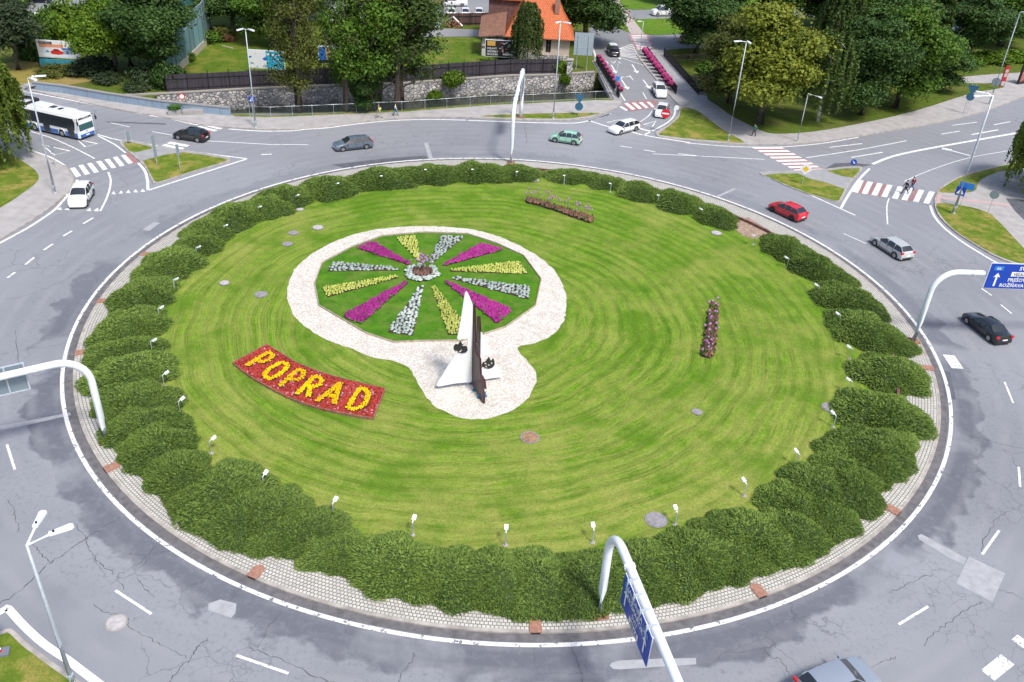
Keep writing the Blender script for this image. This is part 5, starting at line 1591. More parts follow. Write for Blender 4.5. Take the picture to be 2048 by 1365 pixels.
sign('small blue sign plate hung on the bridge crossing lamp', (1231, 192), (1234.5, 153), 'sq', SIGNLB, .65)
# red and white marker post with grey sign back in the lower left corner
t = thing('warning_post', 'red and white striped post on a grey base in the lower left corner', 'marker post', G(3, 1307, KZ))
m1 = MB()
for k in range(7): m1.tube([(0, 0, .12 + k * .2), (0, 0, .12 + (k + 1) * .2)], .05, 8, k % 2)
m1.build('post', [SIGNR, SIGNW], t)
m1 = MB(); m1.box((0, 0, .06), (.8, .55, .14), .3); m1.build('base', mat('rubber_grey', (0.16, 0.17, 0.2), .8), t)
t = thing('road_sign', 'teal grey ribbed back of a sign board in the lower left corner', 'road sign', G(1, 1300, KZ))
m1 = MB(); m1.box((-.25, .1, 2.0), (.9, .05, 1.3), .3); m1.build('sign_panel', mat('teal_back', (.15, .28, .3), .5), t)
m1 = MB()
for z in (1.55, 2.0, 2.45): m1.box((-.25, .06, z), (.8, .05, .05), .3)
m1.build('rib', GALV, t)
m1 = MB(); m1.tube([(-.25, .14, 0), (-.25, .14, 2.6)], .04, 6); m1.build('post', GALV, t)

# big sign boards near the bridge: grey back
q = G(1152, 140, 0)
t = thing('direction_board', 'large light grey back of a direction board on two posts by the bridge', 'sign board', q)
nb = Vector((0, -1, 0)); 
c_ = [GP(x, y, q, (1, 0)) for x, y in ((1150, 70), (1187, 67), (1185, 108), (1148, 110))]
x0 = min(p.x for p in c_); x1 = max(p.x for p in c_); z1 = max(p.z for p in c_); z0 = min(p.z for p in c_)
m1 = MB(); m1.box(((x0 + x1) / 2 - q.x, 0, (z0 + z1) / 2), (x1 - x0, .06, z1 - z0)); m1.build('panel', mat('board_back', (0.33, 0.40, 0.44), .5, nz=.05), t)
for k in (.2, .75):
    m1 = MB(); m1.tube([(x0 + (x1 - x0) * k - q.x, -.08, 0), (x0 + (x1 - x0) * k - q.x, -.08, z1 - .4)], .07, 6); m1.build('post', GALV, t)
m1 = MB()
for k in (.33, .66): m1.box(((x0 + x1) / 2 - q.x, -.04, z0 + (z1 - z0) * k), (x1 - x0, .03, .04))
m1.build('rail', GALV, t)


# ================================================================= billboards
def billboard(label, px, base_y, art, legs=2, frame=METW):
    """px: TL, TR, BR, BL of the picture"""
    q = G((px[2][0] + px[3][0]) / 2, base_y, 0)
    TLw = G(px[3][0], base_y, 0); TRw = G(px[2][0], base_y, 0)
    d = Vector((1, 0, 0))
    c_ = [GP(x, y, q, d) for x, y in px]
    z1 = (c_[0].z + c_[1].z) / 2; z0 = (c_[2].z + c_[3].z) / 2
    x0 = (c_[0].x + c_[3].x) / 2; x1 = (c_[1].x + c_[2].x) / 2
    t = thing('billboard', label, 'billboard', q)
    Wd, Hh = x1 - x0, z1 - z0
    m1 = MB(); m1.box(((x0 + x1) / 2 - q.x, .08, (z0 + z1) / 2), (Wd + .2, .1, Hh + .2)); m1.build('frame', frame, t)
    O = Vector((x0 - q.x, 0, z0)); ux = Vector((1, 0, 0))
    m1 = MB(); quad(m1, O, ux, UZ, 0, 0, Wd, Hh, 0, .0); art(m1, O, ux, Wd, Hh, t); m1.build('picture', ART, t)
    for k in np.linspace(.12, .88, legs):
        m1 = MB(); m1.tube([(x0 + Wd * k - q.x, .2, 0), (x0 + Wd * k - q.x, .2, z1)], .08, 6); m1.build('leg', DARKM, t)
    return t


ART = [mat('art_white', (.75, .76, .78), .5), mat('art_black', (.02, .02, .025), .5), mat('art_orange', (.75, .2, .03), .5), mat('art_red', (.6, .03, .02), .5), mat('art_blue', (.02, .14, .5), .5), mat('art_teal', (.03, .35, .5), .5), mat('art_skin', (.5, .33, .24), .6), mat('art_grey', (.35, .37, .4), .5), mat('art_green', (.03, .25, .08), .5), mat('art_gold', (.6, .35, .08), .5)]


def art_car(mb, O, ux, w_, h, t):
    quad(mb, O, ux, UZ, .04 * w_, .8 * h, .38 * w_, .95 * h, 1, .01); quad(mb, O, ux, UZ, .05 * w_, .62 * h, .65 * w_, .79 * h, 2, .01)
    put_text(mb, 'SERVIS A PREDAJ', O + ux * .06 * w_ + UZ * .84 * h, ux, UZ, .08 * h, 0, 'L', width=.28 * w_)
    put_text(mb, 'NOVÉ AUTO UŽ DNES', O + ux * .08 * w_ + UZ * .66 * h, ux, UZ, .1 * h, 0, 'L', width=.5 * w_)
    pol2(mb, O, ux, UZ, [(x * w_, y * h) for x, y in ((.3, .25), (.31, .38), (.36, .42), (.4, .52), (.5, .52), (.56, .42), (.62, .36), (.62, .22), (.5, .17), (.34, .19))], 3, .012)
    pol2(mb, O, ux, UZ, [(x * w_, y * h) for x, y in ((.38, .42), (.41, .49), (.49, .49), (.53, .41))], 1, .016)
    quad(mb, O, ux, UZ, .62 * w_, .22 * h, .86 * w_, .52 * h, 7, .01); quad(mb, O, ux, UZ, .6 * w_, .5 * h, .88 * w_, .6 * h, 4, .012); quad(mb, O, ux, UZ, .7 * w_, .22 * h, .77 * w_, .44 * h, 4, .013)
    pol2(mb, O, ux, UZ, [(x * w_, y * h) for x, y in ((.87, .25), (.95, .28), (.9, .5))], 8, .014)
    pol2(mb, O, ux, UZ, [(x * w_, y * h) for x, y in ((.19, .28), (.27, .28), (.28, .36), (.23, .44), (.18, .36))], 5, .01)
    put_text(mb, 'A', O + ux * .7 * w_ + UZ * .82 * h, ux, UZ, .12 * h, 3, 'L')


billboard('white car advertising billboard with an orange stripe, left behind the parapet', [(72, 82), (148, 84), (162, 116), (80, 115)], 136, art_car)
t = thing('board_skirt', 'teal sheet metal fence under and right of the car billboard', 'fence', G(130, 138, 0))
p = [GP(x, y, G(120, 135, 0), (1, 0)) for x, y in ((80, 116), (190, 118), (190, 126), (84, 125))]
q = t.location
m1 = MB(); m1.box(((p[0].x + p[1].x) / 2 - q.x, .3, p[0].z - .75), (p[1].x - p[0].x, .06, 1.5)); m1.build('panel', mat('teal_sheet', (.04, .28, .36), .6, nz=.3, nscale=2), t)
for k in (-4, 0, 4):
    m1 = MB(); m1.tube([(k, .4, 0), (k, .4, p[0].z)], .06, 6); m1.build('post', DARKM, t)


def art_map(mb, O, ux, w_, h, t):
    r_ = random.Random(2)
    quad(mb, O, ux, UZ, .5 * w_, .0, w_, h, 5, .008)
    for _ in range(60):
        x, y = r_.random() * .9 * w_, r_.random() * .85 * h; s_ = r_.uniform(.04, .14) * h
        pol2(mb, O, ux, UZ, [(x, y), (x + s_ * r_.uniform(.5, 1.6), y + s_ * .3), (x + s_, y + s_), (x - s_ * .3, y + s_ * .8)], r_.choice([0, 0, 7, 4, 5, 0]), .01 + r_.random() * .01)


billboard('pale blue and white patterned billboard behind the left two headed lamp', [(497, 103), (567, 102), (568, 136), (498, 138)], 150, art_map)


def art_face(mb, O, ux, w_, h, t):
    quad(mb, O, ux, UZ, 0, 0, w_, h * .98, 4, .004)
    pol2(mb, O, ux, UZ, [(x * w_, y * h) for x, y in ((.2, 1), (.42, 1), (.45, .55), (.36, .1), (.25, .05), (.2, .45))], 6, .01)
    quad(mb, O, ux, UZ, .42 * w_, .35 * h, w_, .95 * h, 0, .008)
    put_text(mb, 'POPRAD', O + ux * .5 * w_ + UZ * .12 * h, ux, UZ, .2 * h, 0, 'L')
    pol2(mb, O, ux, UZ, [(x * w_, y * h) for x, y in ((0, .05), (.25, .22), (.6, .05), (.6, 0), (0, 0))], 1, .012)


billboard('blue billboard with a pale portrait between the alder trunks', [(637, 96), (706, 94), (706, 126), (639, 129)], 143, art_face)


def art_food(mb, O, ux, w_, h, t):
    quad(mb, O, ux, UZ, 0, 0, w_, h, 1, .004)
    quad(mb, O, ux, UZ, .05 * w_, .66 * h, .3 * w_, .96 * h, 9, .01)
    put_text(mb, 'OSLAVY', O + ux * .05 * w_ + UZ * .44 * h, ux, UZ, .17 * h, 0, 'L'); put_text(mb, 'VEČIERKY', O + ux * .05 * w_ + UZ * .25 * h, ux, UZ, .17 * h, 0, 'L', width=.34 * w_); put_text(mb, 'ŠKOLENIA', O + ux * .05 * w_ + UZ * .07 * h, ux, UZ, .17 * h, 0, 'L', width=.34 * w_)
    r_ = random.Random(4)
    for _ in range(45):
        x, y = (.42 + r_.random() * .5) * w_, r_.random() * .9 * h; s_ = r_.uniform(.04, .1) * h
        pol2(mb, O, ux, UZ, [(x, y), (x + s_ * 1.4, y + s_ * .3), (x + s_, y + s_), (x - s_ * .3, y + s_ * .8)], r_.choice([0, 7, 3, 6, 1, 0]), .01 + r_.random() * .01)
    quad(mb, O, ux, UZ, .55 * w_, .1 * h, .85 * w_, .22 * h, 0, .022)


billboard('black party billboard reading OSLAVY in front of the orange roofed house', [(970, 83), (1036, 81), (1036, 112), (972, 116)], 128, art_food)

# bus stop totem and poster stand
t = thing('bus_stop_totem', 'tall red bus stop totem with white panels on the upper right pavement', 'bus stop sign', G(2003, 173, KZ))
m1 = MB(); m1.box((0, 0, 1.7), (.7, .25, 3.4)); m1.build('body', mat('totem_red', (.45, .02, .03), .5), t)
m1 = MB(); m1.box((0, -.14, 2.6), (.5, .03, .5)); m1.box((0, -.14, 1.9), (.5, .03, .6)); m1.build('panel', mat('totem_panel', (.5, .4, .4), .5), t)
m1 = MB(); m1.box((0, -.14, .5), (.5, .04, .7)); m1.build('bin', GALV, t)
t = thing('poster_stand', 'black framed illuminated poster stand at the right edge by the bus stop', 'poster stand', G(2044, 168, KZ))
m1 = MB(); m1.box((0, 0, 1.7), (2.6, .3, 3.2), .5); m1.build('frame', DARKM, t)
m1 = MB(); m1.box((.09, -.16, 1.8), (2.2, .03, 2.6), .5); m1.build('poster', mat('poster', (.35, .12, .10), .4, nz=.8, nscale=2), t)
t = thing('globe_lamp', 'white globe lamp on a thin pole in the car park behind the car billboard', 'street lamp', G(84, 78, 0))
m1 = MB(); m1.tube([(0, 0, 0), (0, 0, 3.6)], .05, 6); m1.build('pole', DARKM, t)
m1 = MB(); m1.ball((0, 0, 3.9), .35, 12, 8); m1.build('globe', METW, t, True)
# ================================================================= walls, fences, buildings
PAR = m_concrete('parapet_blue', (0.27, 0.36, 0.46), 0.75, 1.2)
pw = [G(x, y, KZ) for x, y in ((67, 180), (127, 187), (213, 202), (330, 219), (460, 232))]
t = thing('parapet_wall', 'long low blue grey streaked concrete parapet along the riverside pavement', 'wall', pw[2])
m1 = MB(); m2 = MB()
for i in range(len(pw) - 1):
    a, b = pw[i], pw[i + 1]; d = b - a; az = math.atan2(d.y, d.x); q = Vector((-d.y, d.x, 0)).normalized()
    c_ = (a + b) / 2 + q * .2
    m1.box(c_ + UZ * .5, (d.length, .4, 1.0), az); m2.box(c_ + UZ * (1.05 + .002 * i), (d.length + .02, .55, .12), az)
m1.build('wall_face', PAR, t, world=True); m2.build('coping', m_concrete('coping_grey', (.30, .29, .28), .5), t, world=True)

# green mesh fence along the river
fp = [G(x, y, KZ) for x, y in ((462, 230), (500, 232), (542, 234), (585, 232), (625, 230.5), (667.6, 228.5), (713, 226.5), (758, 224), (804, 222.5), (850, 219), (893.6, 216), (940, 212.5), (981, 209.5), (1023, 208.5), (1065.7, 207), (1107, 205), (1150, 203), (1190, 201), (1222, 199.5))]
t = thing('mesh_fence', 'long thin grey green wire mesh fence between the pavement and the river', 'fence', fp[8])
ms = NT('wire_mesh', .6)
ms.color((.08, .11, .11))
tr = ms.N.new('ShaderNodeBsdfTransparent'); mx = ms.N.new('ShaderNodeMixShader')
sp_ = ms.xyz()
wv = ms.math('SINE', ms.math('MULTIPLY', ms.math('ADD', sp_[0], sp_[2]), 40)); wv2 = ms.math('SINE', ms.math('MULTIPLY', ms.math('SUBTRACT', sp_[0], sp_[2]), 40))
ms._in(mx.inputs[0], ms.rng(ms.math('MAXIMUM', wv, wv2), .95, .98, 1, 0)); ms.L.new(ms.b.outputs[0], mx.inputs[1]); ms.L.new(tr.outputs[0], mx.inputs[2]); ms.L.new(mx.outputs[0], ms.N['Material Output'].inputs[0])
m1 = MB(); m2 = MB()
for a, b in zip(fp, fp[1:]):
    m1.add([a + UZ * .05, b + UZ * .05, b + UZ * 1.3, a + UZ * 1.3], [(0, 1, 2, 3)])
    m2.tube([a + UZ * 1.32, b + UZ * 1.32], .03, 5)
m1.build('mesh_panel', ms.m, t, world=True); m2.build('top_rail', GALV, t, world=True)
for p in fp:
    m1 = MB(); m1.tube([p, p + UZ * 1.42], .035, 5); m1.build('post', GALV, t, world=True)


def fence(name, label, P, h, m_, posts=2.6, post_m=DARKM, thick=.08, rails=True, z0=0, cat='fence', posth=.1):
    P = [Vector((p[0], p[1], z0)) for p in P]
    t = thing(name, label, cat, P[len(P) // 2])
    m1 = MB(); m2 = MB()
    for a, b in zip(P, P[1:]):
        d = b - a; az = math.atan2(d.y, d.x)
        m1.box((a + b) / 2 + UZ * (h / 2 + .05), (d.length, thick, h), az)
        q = Vector((d.y, -d.x, 0)).normalized()
        for z in (.18, .75): m2.box((a + b) / 2 + UZ * h * z + q * (thick / 2 + .03), (d.length, .06, .1), az)
    m1.build('boards', m_, t, world=True)
    if rails: m2.build('rail', post_m, t, world=True)
    for a, b in zip(P, P[1:]):
        d = b - a; n = max(1, round(d.length / posts)); q = Vector((d.y, -d.x, 0)).normalized() * (thick / 2 + .09)
        for k in range(n):
            m3 = MB(); p = a + d * k / n + q; m3.box(p + UZ * (h + posth) / 2, (.09, .09, h + posth)); m3.build('post', post_m, t, world=True)
    return t


FW = m_planks('fence_wood', (0.042, 0.036, 0.046), 5)
off = lambda P, k: [(p[0], p[1] + k) for p in P]
fence('wooden_fence', 'long dark weathered board fence standing on the rubble embankment wall', off([(-51, 123.8)] + RF[1:7], .45), 2.3, FW, 2.7, z0=.12, posth=.5)
fence('wooden_fence', 'brown board fence at the back of the yard by the white cars', [G(x, y, 0) for x, y in ((893, 52), (940, 51), (990, 50))], 2.2, m_planks('fence_brown', (.09, .05, .045), 4), 2.5)
# translucent blue green net fence on a concrete base
ng = m_planks('net_green', (0.13, 0.24, 0.27), 1.6)
npt = [G(x, y, 0) for x, y in ((340, 158), (375, 128), (412, 92), (424, 68))]
t = thing('net_fence', 'tall faded blue green windbreak fence on a pale concrete base, left of the yard', 'fence', npt[1])
m1 = MB(); m2 = MB()
for a, b in zip(npt, npt[1:]):
    d = b - a; az = math.atan2(d.y, d.x)
    m1.box((a + b) / 2 + UZ * 3.9, (d.length, .05, 5.6), az); m2.box((a + b) / 2 + UZ * .55, (d.length + .05, .35, 1.1), az)
m1.build('net_panel', ng, t, world=True); m2.build('concrete_base', m_concrete('pale_base', (.48, .44, .36), .4), t, world=True)
m2 = MB()
for a, b in zip(npt, npt[1:]): m2.tube([a + UZ * 5.0, b + UZ * 5.0], .05, 5); m2.tube([a + UZ * 6.75, b + UZ * 6.75], .06, 5)
m2.build('rail', GALV, t, world=True)
for a, b in zip(npt, npt[1:]):
    for k in range(3): m3 = MB(); p = a.lerp(b, k / 3); m3.tube([p, p + UZ * 6.8], .06, 6); m3.build('post', GALV, t, world=True)
t = thing('teal_shed', 'dark teal flat roofed hall corner behind the blue green fence', 'building', G(385, 20, 0))
m1 = MB(); m1.box((-3, 8, 2.5), (16, 10, 5)); m1.build('wall', mat('teal_wall', (.03, .14, .18), .7, nz=.2), t); m1 = MB(); m1.box((-3, 8, 5.1), (16.6, 10.6, .3)); m1.build('roof', mat('teal_roof', (.06, .22, .26), .6, nz=.2), t)

# bridge railings with flower boxes
RD = mat('rail_dark', (.02, .018, .022), .5, .2)
def railing(label, P, h, solid=False, z0=KZ):
    P = [Vector((p[0], p[1], z0)) for p in P]
    t = thing('bridge_railing', label, 'railing', P[0])
    m1 = MB(); m2 = MB()
    for a, b in zip(P, P[1:]):
        m1.tube([a + UZ * h, b + UZ * h], .05, 6); m1.tube([a + UZ * .15, b + UZ * .15], .035, 5)
        n = int((b - a).length / .18)
        for k in range(n): m2.box(a.lerp(b, k / n) + UZ * h / 2, (.05, .05, h))
    m1.build('rail', RD, t, world=True); m2.build('bars', RD, t, world=True)['kind'] = 'stuff'
    for a, b in zip(P, P[1:]):
        n = int((b - a).length / 2.1)
        for k in range(n + 1): m3 = MB(); p = a.lerp(b, k / n); m3.box(p + UZ * (h / 2 + .04), (.09, .09, h + .08)); m3.build('post', RD, t, world=True)
    return t


rl = lambda pts: [G(x, y, KZ) for x, y in pts]
railing('dark bridge railing on the left, hung with round flower boxes', rl([(1192, 125), (1238, 197)]), 1.15)
railing('dark bridge railing right of the car lanes, hung with pink flower baskets', rl([(1293, 108), (1352, 189)]), 1.25)
railing('long dark outer railing of the footbridge', rl([(1327, 112), (1396, 190)]), 1.35)
railing('low dark railing along the park bank right of the footbridge', rl([(1398, 190), (1430, 187), (1470, 184)]), 1.1)
railing('thin dark railing along the path under the park tree', rl([(1345, 123), (1375, 122), (1410, 121)]), 1.0)
F_PNK = m_leaf('pink_petal', (.34, .02, .12), (.68, .11, .32), .7, .1)
F_VIO = m_leaf('violet_petal', (.30, .04, .30), (.6, .14, .55), .7, .1)


def basket_mesh(seed, m_):
    rg = random.Random(seed); m1 = MB()
    for _ in range(260):
        a = rg.uniform(0, 6.28); u = rg.uniform(-.5, 1); r_ = math.sqrt(max(0, 1 - u * u))
        rosette(m1, (.5 * r_ * math.cos(a), .5 * r_ * math.sin(a), .42 * u), .12, .1 * (1 if u > 0 else -1), rg, 5)
    for _ in range(60):
        a = rg.uniform(0, 6.28); rosette(m1, (.45 * math.cos(a), .45 * math.sin(a), rg.uniform(-.45, 0)), .12, .02, rg, 5, 1)
    return m1


A_, B_ = rl([(1288.5, 112), (1341, 180)])
for k in range(10):
    p = A_.lerp(B_, k / 9); lb = 'round pink flower basket on the right railing, %s from the far end' % ORD[k]
    if k == 0:
        p0 = t = thing('flower_basket', lb, 'flower basket', p + UZ * .95, 0, 'flower baskets on the bridge railings')
        basket_mesh(1, F_PNK).build('flowers', [F_PNK, F_GRN], t); m1 = MB(); m1.cyl((0, 0, -.2), .38, .35, 12); m1.build('pot', BLACKP, t)
        m1 = MB(); m1.box((0, 0, -.65), (.07, .07, .75)); m1.build('holder', RD, t)
    else: t = copy_tree(p0); t.location = p + UZ * .95; t.rotation_euler = (0, 0, k); t['label'] = lb
    if k == 0:
        pass
    s_ = .95 + .1 * ((k * 7) % 3 - 1); t.scale = (s_ * 1.15, s_ * 1.15, s_ * 1.15)
A_, B_ = rl([(1198, 127), (1240, 193)])
for k in range(9):
    p = A_.lerp(B_, k / 8); t = copy_tree(p0); t.location = p + UZ * 1.1; t.rotation_euler = (0, 0, k * 2); t.scale = (.72, .72, .8)
    t['label'] = 'small crimson flower box on the left railing, %s from the far end' % ORD[k]

# concrete planters
t = thing('planter', 'long low concrete planter with a green bush before the parapet', 'planter', G(350, 228, KZ))
m1 = MB(); m1.box((0, 0, .3), (1.6, 1.3, .6), .3); m1.box((2.3, .5, .27), (2.6, 1.2, .54), .35); m1.build('tub', m_concrete('planter_c', (.34, .33, .32), .4), t)
m1 = MB(); r_ = random.Random(1)
for _ in range(260): rosette(m1, (r_.gauss(0, .35), r_.gauss(0, .3), .62 + r_.random() * .45), .15, .1, r_, 5)
m1.build('bush', F_GRN, t)['kind'] = 'stuff'
t = thing('planter', 'round stone planter at the left end of the parapet', 'planter', G(64, 179, KZ)); m1 = MB(); m1.cyl((0, 0, .35), .9, .7, 16); m1.build('tub', MATS['planter_c'], t)
t = thing('stone_pillar', 'pale stone pillar with cap at the end of the fence near the board', 'pillar', G(1138, 153, 0))
m1 = MB(); m1.box((0, 0, 1.3), (.9, .9, 2.6)); m1.build('shaft', MATS['rubble'], t); m1 = MB(); m1.box((0, 0, 2.68), (1.1, 1.1, .16)); m1.build('cap', KERB, t)

# --- house with orange roof
OR = m_tiles('orange_tiles', (0.62, 0.16, 0.05), (0.5, 0.12, 0.04), .35)
CREAM = m_concrete('cream_render', (0.62, 0.50, 0.43), .12)
hx0, hx1 = -3.6, 6.8; hy0 = 154; hy1 = 165; wh = 3.6
t = thing('house', 'cream house with a steep orange tiled roof and arched window beyond the river', 'house', ((hx0 + hx1) / 2, hy0, 0))
X0, X1 = hx0, hx1
m1 = MB()
wx, wy, ww, wh2 = 3.2, 1.15, .9, 2.1
for a, b, z0_, z1_ in ((X0, wx - ww / 2, .8, wh), (wx + ww / 2, X1, .8, wh), (wx - ww / 2, wx + ww / 2, .8, wy), (wx - ww / 2, wx + ww / 2, wy + wh2, wh)):
    m1.box(((a + b) / 2, hy0 + .2, (z0_ + z1_) / 2), (b - a, .4, z1_ - z0_))
m1.box(((X0 + X1) / 2, hy1 - .2, wh / 2 + .4), (X1 - X0, .4, wh - .8)); m1.box((X0 + .2, (hy0 + hy1) / 2, wh / 2 + .4), (.4, hy1 - hy0 - .8, wh - .8)); m1.box((X1 - .2, (hy0 + hy1) / 2, wh / 2 + .4), (.4, hy1 - hy0 - .8, wh - .8))
m1.build('wall', CREAM, t, world=True)
m1 = MB(); m1.box(((X0 + X1) / 2, hy0 + .15, .4), (X1 - X0 + .1, .6, .8)); m1.build('stone_base', MATS['rubble'], t, world=True)
win = MB(); win.box((wx, hy0 + .2, wy + wh2 / 2), (ww, .05, wh2)); wo = win.build('window', GLASS, t, world=True)
fr = MB(); fr.box((wx, hy0 + .1, wy + wh2 / 2), (.07, .06, wh2)); fr.box((wx, hy0 + .09, wy + wh2 * .6), (ww, .06, .07))
for s_ in (-1, 1): fr.box((wx + s_ * ww / 2, hy0 + .08, wy + wh2 / 2), (.12, .14, wh2))
fr.tube([(wx + (ww / 2 + .04) * math.cos(u), hy0 + .0, wy + wh2 - .1 + .3 * math.sin(u)) for u in np.linspace(0, math.pi, 9)], .07, 6)
fo = fr.build('window_frame', mat('win_frame', (.16, .13, .12), .6), t, world=True)
e_ = .7; rz_ = 11.5; zz = wh - .05
rv = [(X0 - e_, hy0 - e_, zz), (X1 + e_, hy0 - e_, zz), (X1 + e_, hy1 + e_, zz), (X0 - e_, hy1 + e_, zz), ((X0 + X1) / 2 - 1.2, (hy0 + hy1) / 2 - .5, rz_), ((X0 + X1) / 2 + 1.2, (hy0 + hy1) / 2 + .5, rz_)]
m1 = MB(); m1.add(rv, [(0, 1, 5, 4), (1, 2, 5), (2, 3, 4, 5), (3, 0, 4), (3, 2, 1, 0)]); ro_ = m1.build('roof', OR, t, world=True)
m1 = MB(); m1.box((X1 - 2.5, hy0 + 2.5, 8.2), (.8, .8, 2.4)); m1.build('chimney', BR, ro_, world=False).location = (-t.location.x, -t.location.y, 0)
m1 = MB(); m1.box(((X0 + X1) / 2, hy0 - e_ - .06, zz), (X1 - X0 + 2 * e_, .14, .14)); m1.build('gutter', mat('copper', (.3, .12, .07), .5), t, world=True)
# annex
t = thing('annex', 'half timbered white annex with a rusty brown lean-to roof left of the house', 'building', (-6, 153.5, 0))
ax0, ax1 = -8.2, -4.3; AW = mat('annex_white', (.6, .58, .56), .8, nz=.1)
m1 = MB(); m1.box(((ax0 + ax1) / 2 + 6, 2.5, 1.7), (ax1 - ax0, 4.6, 3.4)); m1.build('wall', AW, t)
m1 = MB()
for x in (ax0 + .1, ax0 + 1.4, ax1 - 1.2, ax1 - .1): m1.box((x + 6, .14, 1.7), (.14, .1, 3.4))
for z in (1.6, 3.2): m1.box(((ax0 + ax1) / 2 + 6, .13, z), (ax1 - ax0, .1, .14))
m1.build('timber_frame', mat('timber', (.08, .05, .04), .8), t)
RU = m_tiles('rust_roof', (.20, .09, .06), (.26, .14, .09), .4)
m1 = MB(); m1.add([(ax0 + 5.6, -.5, 3.4), (ax1 + 6.1, -.5, 3.9), (ax1 + 6.1, 6.5, 6.2), (ax0 + 5.6, 6.5, 5.2), (ax0 + 5.6, -.5, 3.25), (ax1 + 6.1, -.5, 3.75), (ax1 + 6.1, 6.5, 6.05), (ax0 + 5.6, 6.5, 5.05)], [(0, 1, 2, 3), (7, 6, 5, 4), (0, 4, 5, 1), (1, 5, 6, 2), (2, 6, 7, 3), (3, 7, 4, 0)]); m1.build('roof', RU, t)
# dark gabled wing behind
t = thing('brick_wing', 'dark brown gabled wing with orange roof edge behind the annex', 'building', (-4.5, 163, 0))
m1 = MB(); m1.box((0, 3, 4), (6, 7, 8)); m1.build('wall', mat('brick_dark', (.16, .08, .07), .85, nz=.3, nscale=3), t)
m1 = MB(); m1.add([(-3.5, -1, 7.6), (3.5, -1, 7.6), (0, -1, 11.5), (-3.5, 7, 7.6), (3.5, 7, 7.6), (0, 7, 11.5)], [(0, 2, 5, 3), (1, 4, 5, 2), (0, 1, 2), (3, 5, 4)]); m1.build('roof', OR, t)
# long brown roofed barracks behind the alders
def block(label, x0, x1, y0, dep, h, rh, wm, rm, name='house', nwin=6):
    t = thing(name, label, 'building', ((x0 + x1) / 2, y0, 0)); L_ = x1 - x0
    m1 = MB(); m1.box((0, dep / 2, h / 2), (L_, dep, h)); m1.build('wall', wm, t)
    m1 = MB(); m1.add([(-L_ / 2 - .5, -.6, h), (L_ / 2 + .5, -.6, h), (L_ / 2 + .5, dep / 2, h + rh), (-L_ / 2 - .5, dep / 2, h + rh), (L_ / 2 + .5, dep + .6, h), (-L_ / 2 - .5, dep + .6, h)], [(0, 1, 2, 3), (3, 2, 4, 5), (0, 3, 5), (1, 4, 2), (5, 4, 1, 0)]); m1.build('roof', rm, t)
    for k in range(nwin):
        m1 = MB(); x = -L_ / 2 + L_ * (k + .5) / nwin; m1.box((x, -.02, h * .55), (1.1, .08, 1.2)); w__ = m1.build('window', GLASS, t)
        m1 = MB(); m1.box((x, -.05, h * .55), (.07, .1, 1.2)); m1.box((x, -.04, h * .55 - .65), (1.3, .14, .08)); m1.build('sill', SIGNW, w__)
    return t


block('long pale building with a brown tiled roof half hidden by the alders', -44, -17, 172, 9, 4.2, 3.6, mat('pale_wall', (.42, .46, .48), .85, nz=.1), RU, nwin=7)
block('brown roofed house deeper behind the alder crowns', -46, -24, 192, 10, 5, 4.5, CREAM, m_tiles('dark_tiles', (.2, .08, .06), (.26, .1, .07), .35), nwin=6)
t = thing('tarpaulin_shelter', 'bright blue tarpaulin shelter on the yard behind the portrait billboard', 'shelter', G(712, 100, 0))
m1 = MB(); m1.add([(-2.2, 0, 2.2), (2.6, 0, 2.2), (2.6, 2.2, 2.9), (-2.2, 2.2, 2.9), (-2.2, 4, 2.1), (2.6, 4, 2.1), (2.6, 0, .3), (-2.2, 0, .3)], [(0, 1, 2, 3), (3, 2, 5, 4), (7, 6, 1, 0)]); m1.build('tarpaulin', mat('tarp', (.01, .12, .42), .5, nz=.2), t)
for x in (-2.2, 2.6): m1 = MB(); m1.tube([(x, 0, 0), (x, 0, 2.2)], .05, 5); m1.build('post', GALV, t)
t = thing('container', 'grey flat shed beside the blue tarpaulin on the yard', 'shed', G(672, 96, 0)); m1 = MB(); m1.box((0, 0, 1.3), (3.4, 2.5, 2.6)); m1.build('wall', m_planks('shed_wood', (.22, .19, .17), 3), t); m1 = MB(); m1.box((0, 0, 2.66), (3.7, 2.8, .12)); m1.build('roof', MATS['coping_grey'], t)
t = thing('junk_crate', 'rusty red tipped crate in the yard grass', 'crate', G(458, 84, 0)); m1 = MB(); m1.box((0, 0, .6), (1.6, 1.2, 1.1), .4, ry=.3); m1.build('box', mat('rust_red', (.28, .08, .06), .8, nz=.3), t)
t = thing('timber_beam', 'pale timber beam lying in the yard grass by the red crate', 'beam', G(455, 96, 0)); m1 = MB(); m1.box((0, 0, .1), (2.4, .25, .2), -.5); m1.build('beam', MATS['edging_wood'], t)
t = thing('log_pile', 'heap of brown firewood with white plastic by the back fence', 'wood pile', G(905, 56, 0)); m1 = MB(); r_ = random.Random(3)
for k in range(40): x = r_.uniform(-1.6, 1.6); z = r_.uniform(.1, 1.7 - abs(x) * .7); m1.tube([(x, -.4 + r_.random() * .2, z), (x + r_.uniform(-.1, .1), .7, z)], .12, 6)
m1.build('logs', mat('firewood', (.32, .16, .08), .9, nz=.4), t)['kind'] = 'stuff'
m1 = MB(); m1.add([(-1.4, .3, 1.0), (0, .3, 1.9), (1.8, .3, .3), (1.9, .8, .35), (.1, .8, 1.95), (-1.3, .8, 1.1)], [(0, 1, 4, 5), (1, 2, 3, 4)]); m1.build('plastic_sheet', SIGNW, t)
# ================================================================= vehicles
def paint(name, col, metal=0.3):
    return mat('paint_' + name, col, 0.28, metal, coat=1.0, nz=0.0)


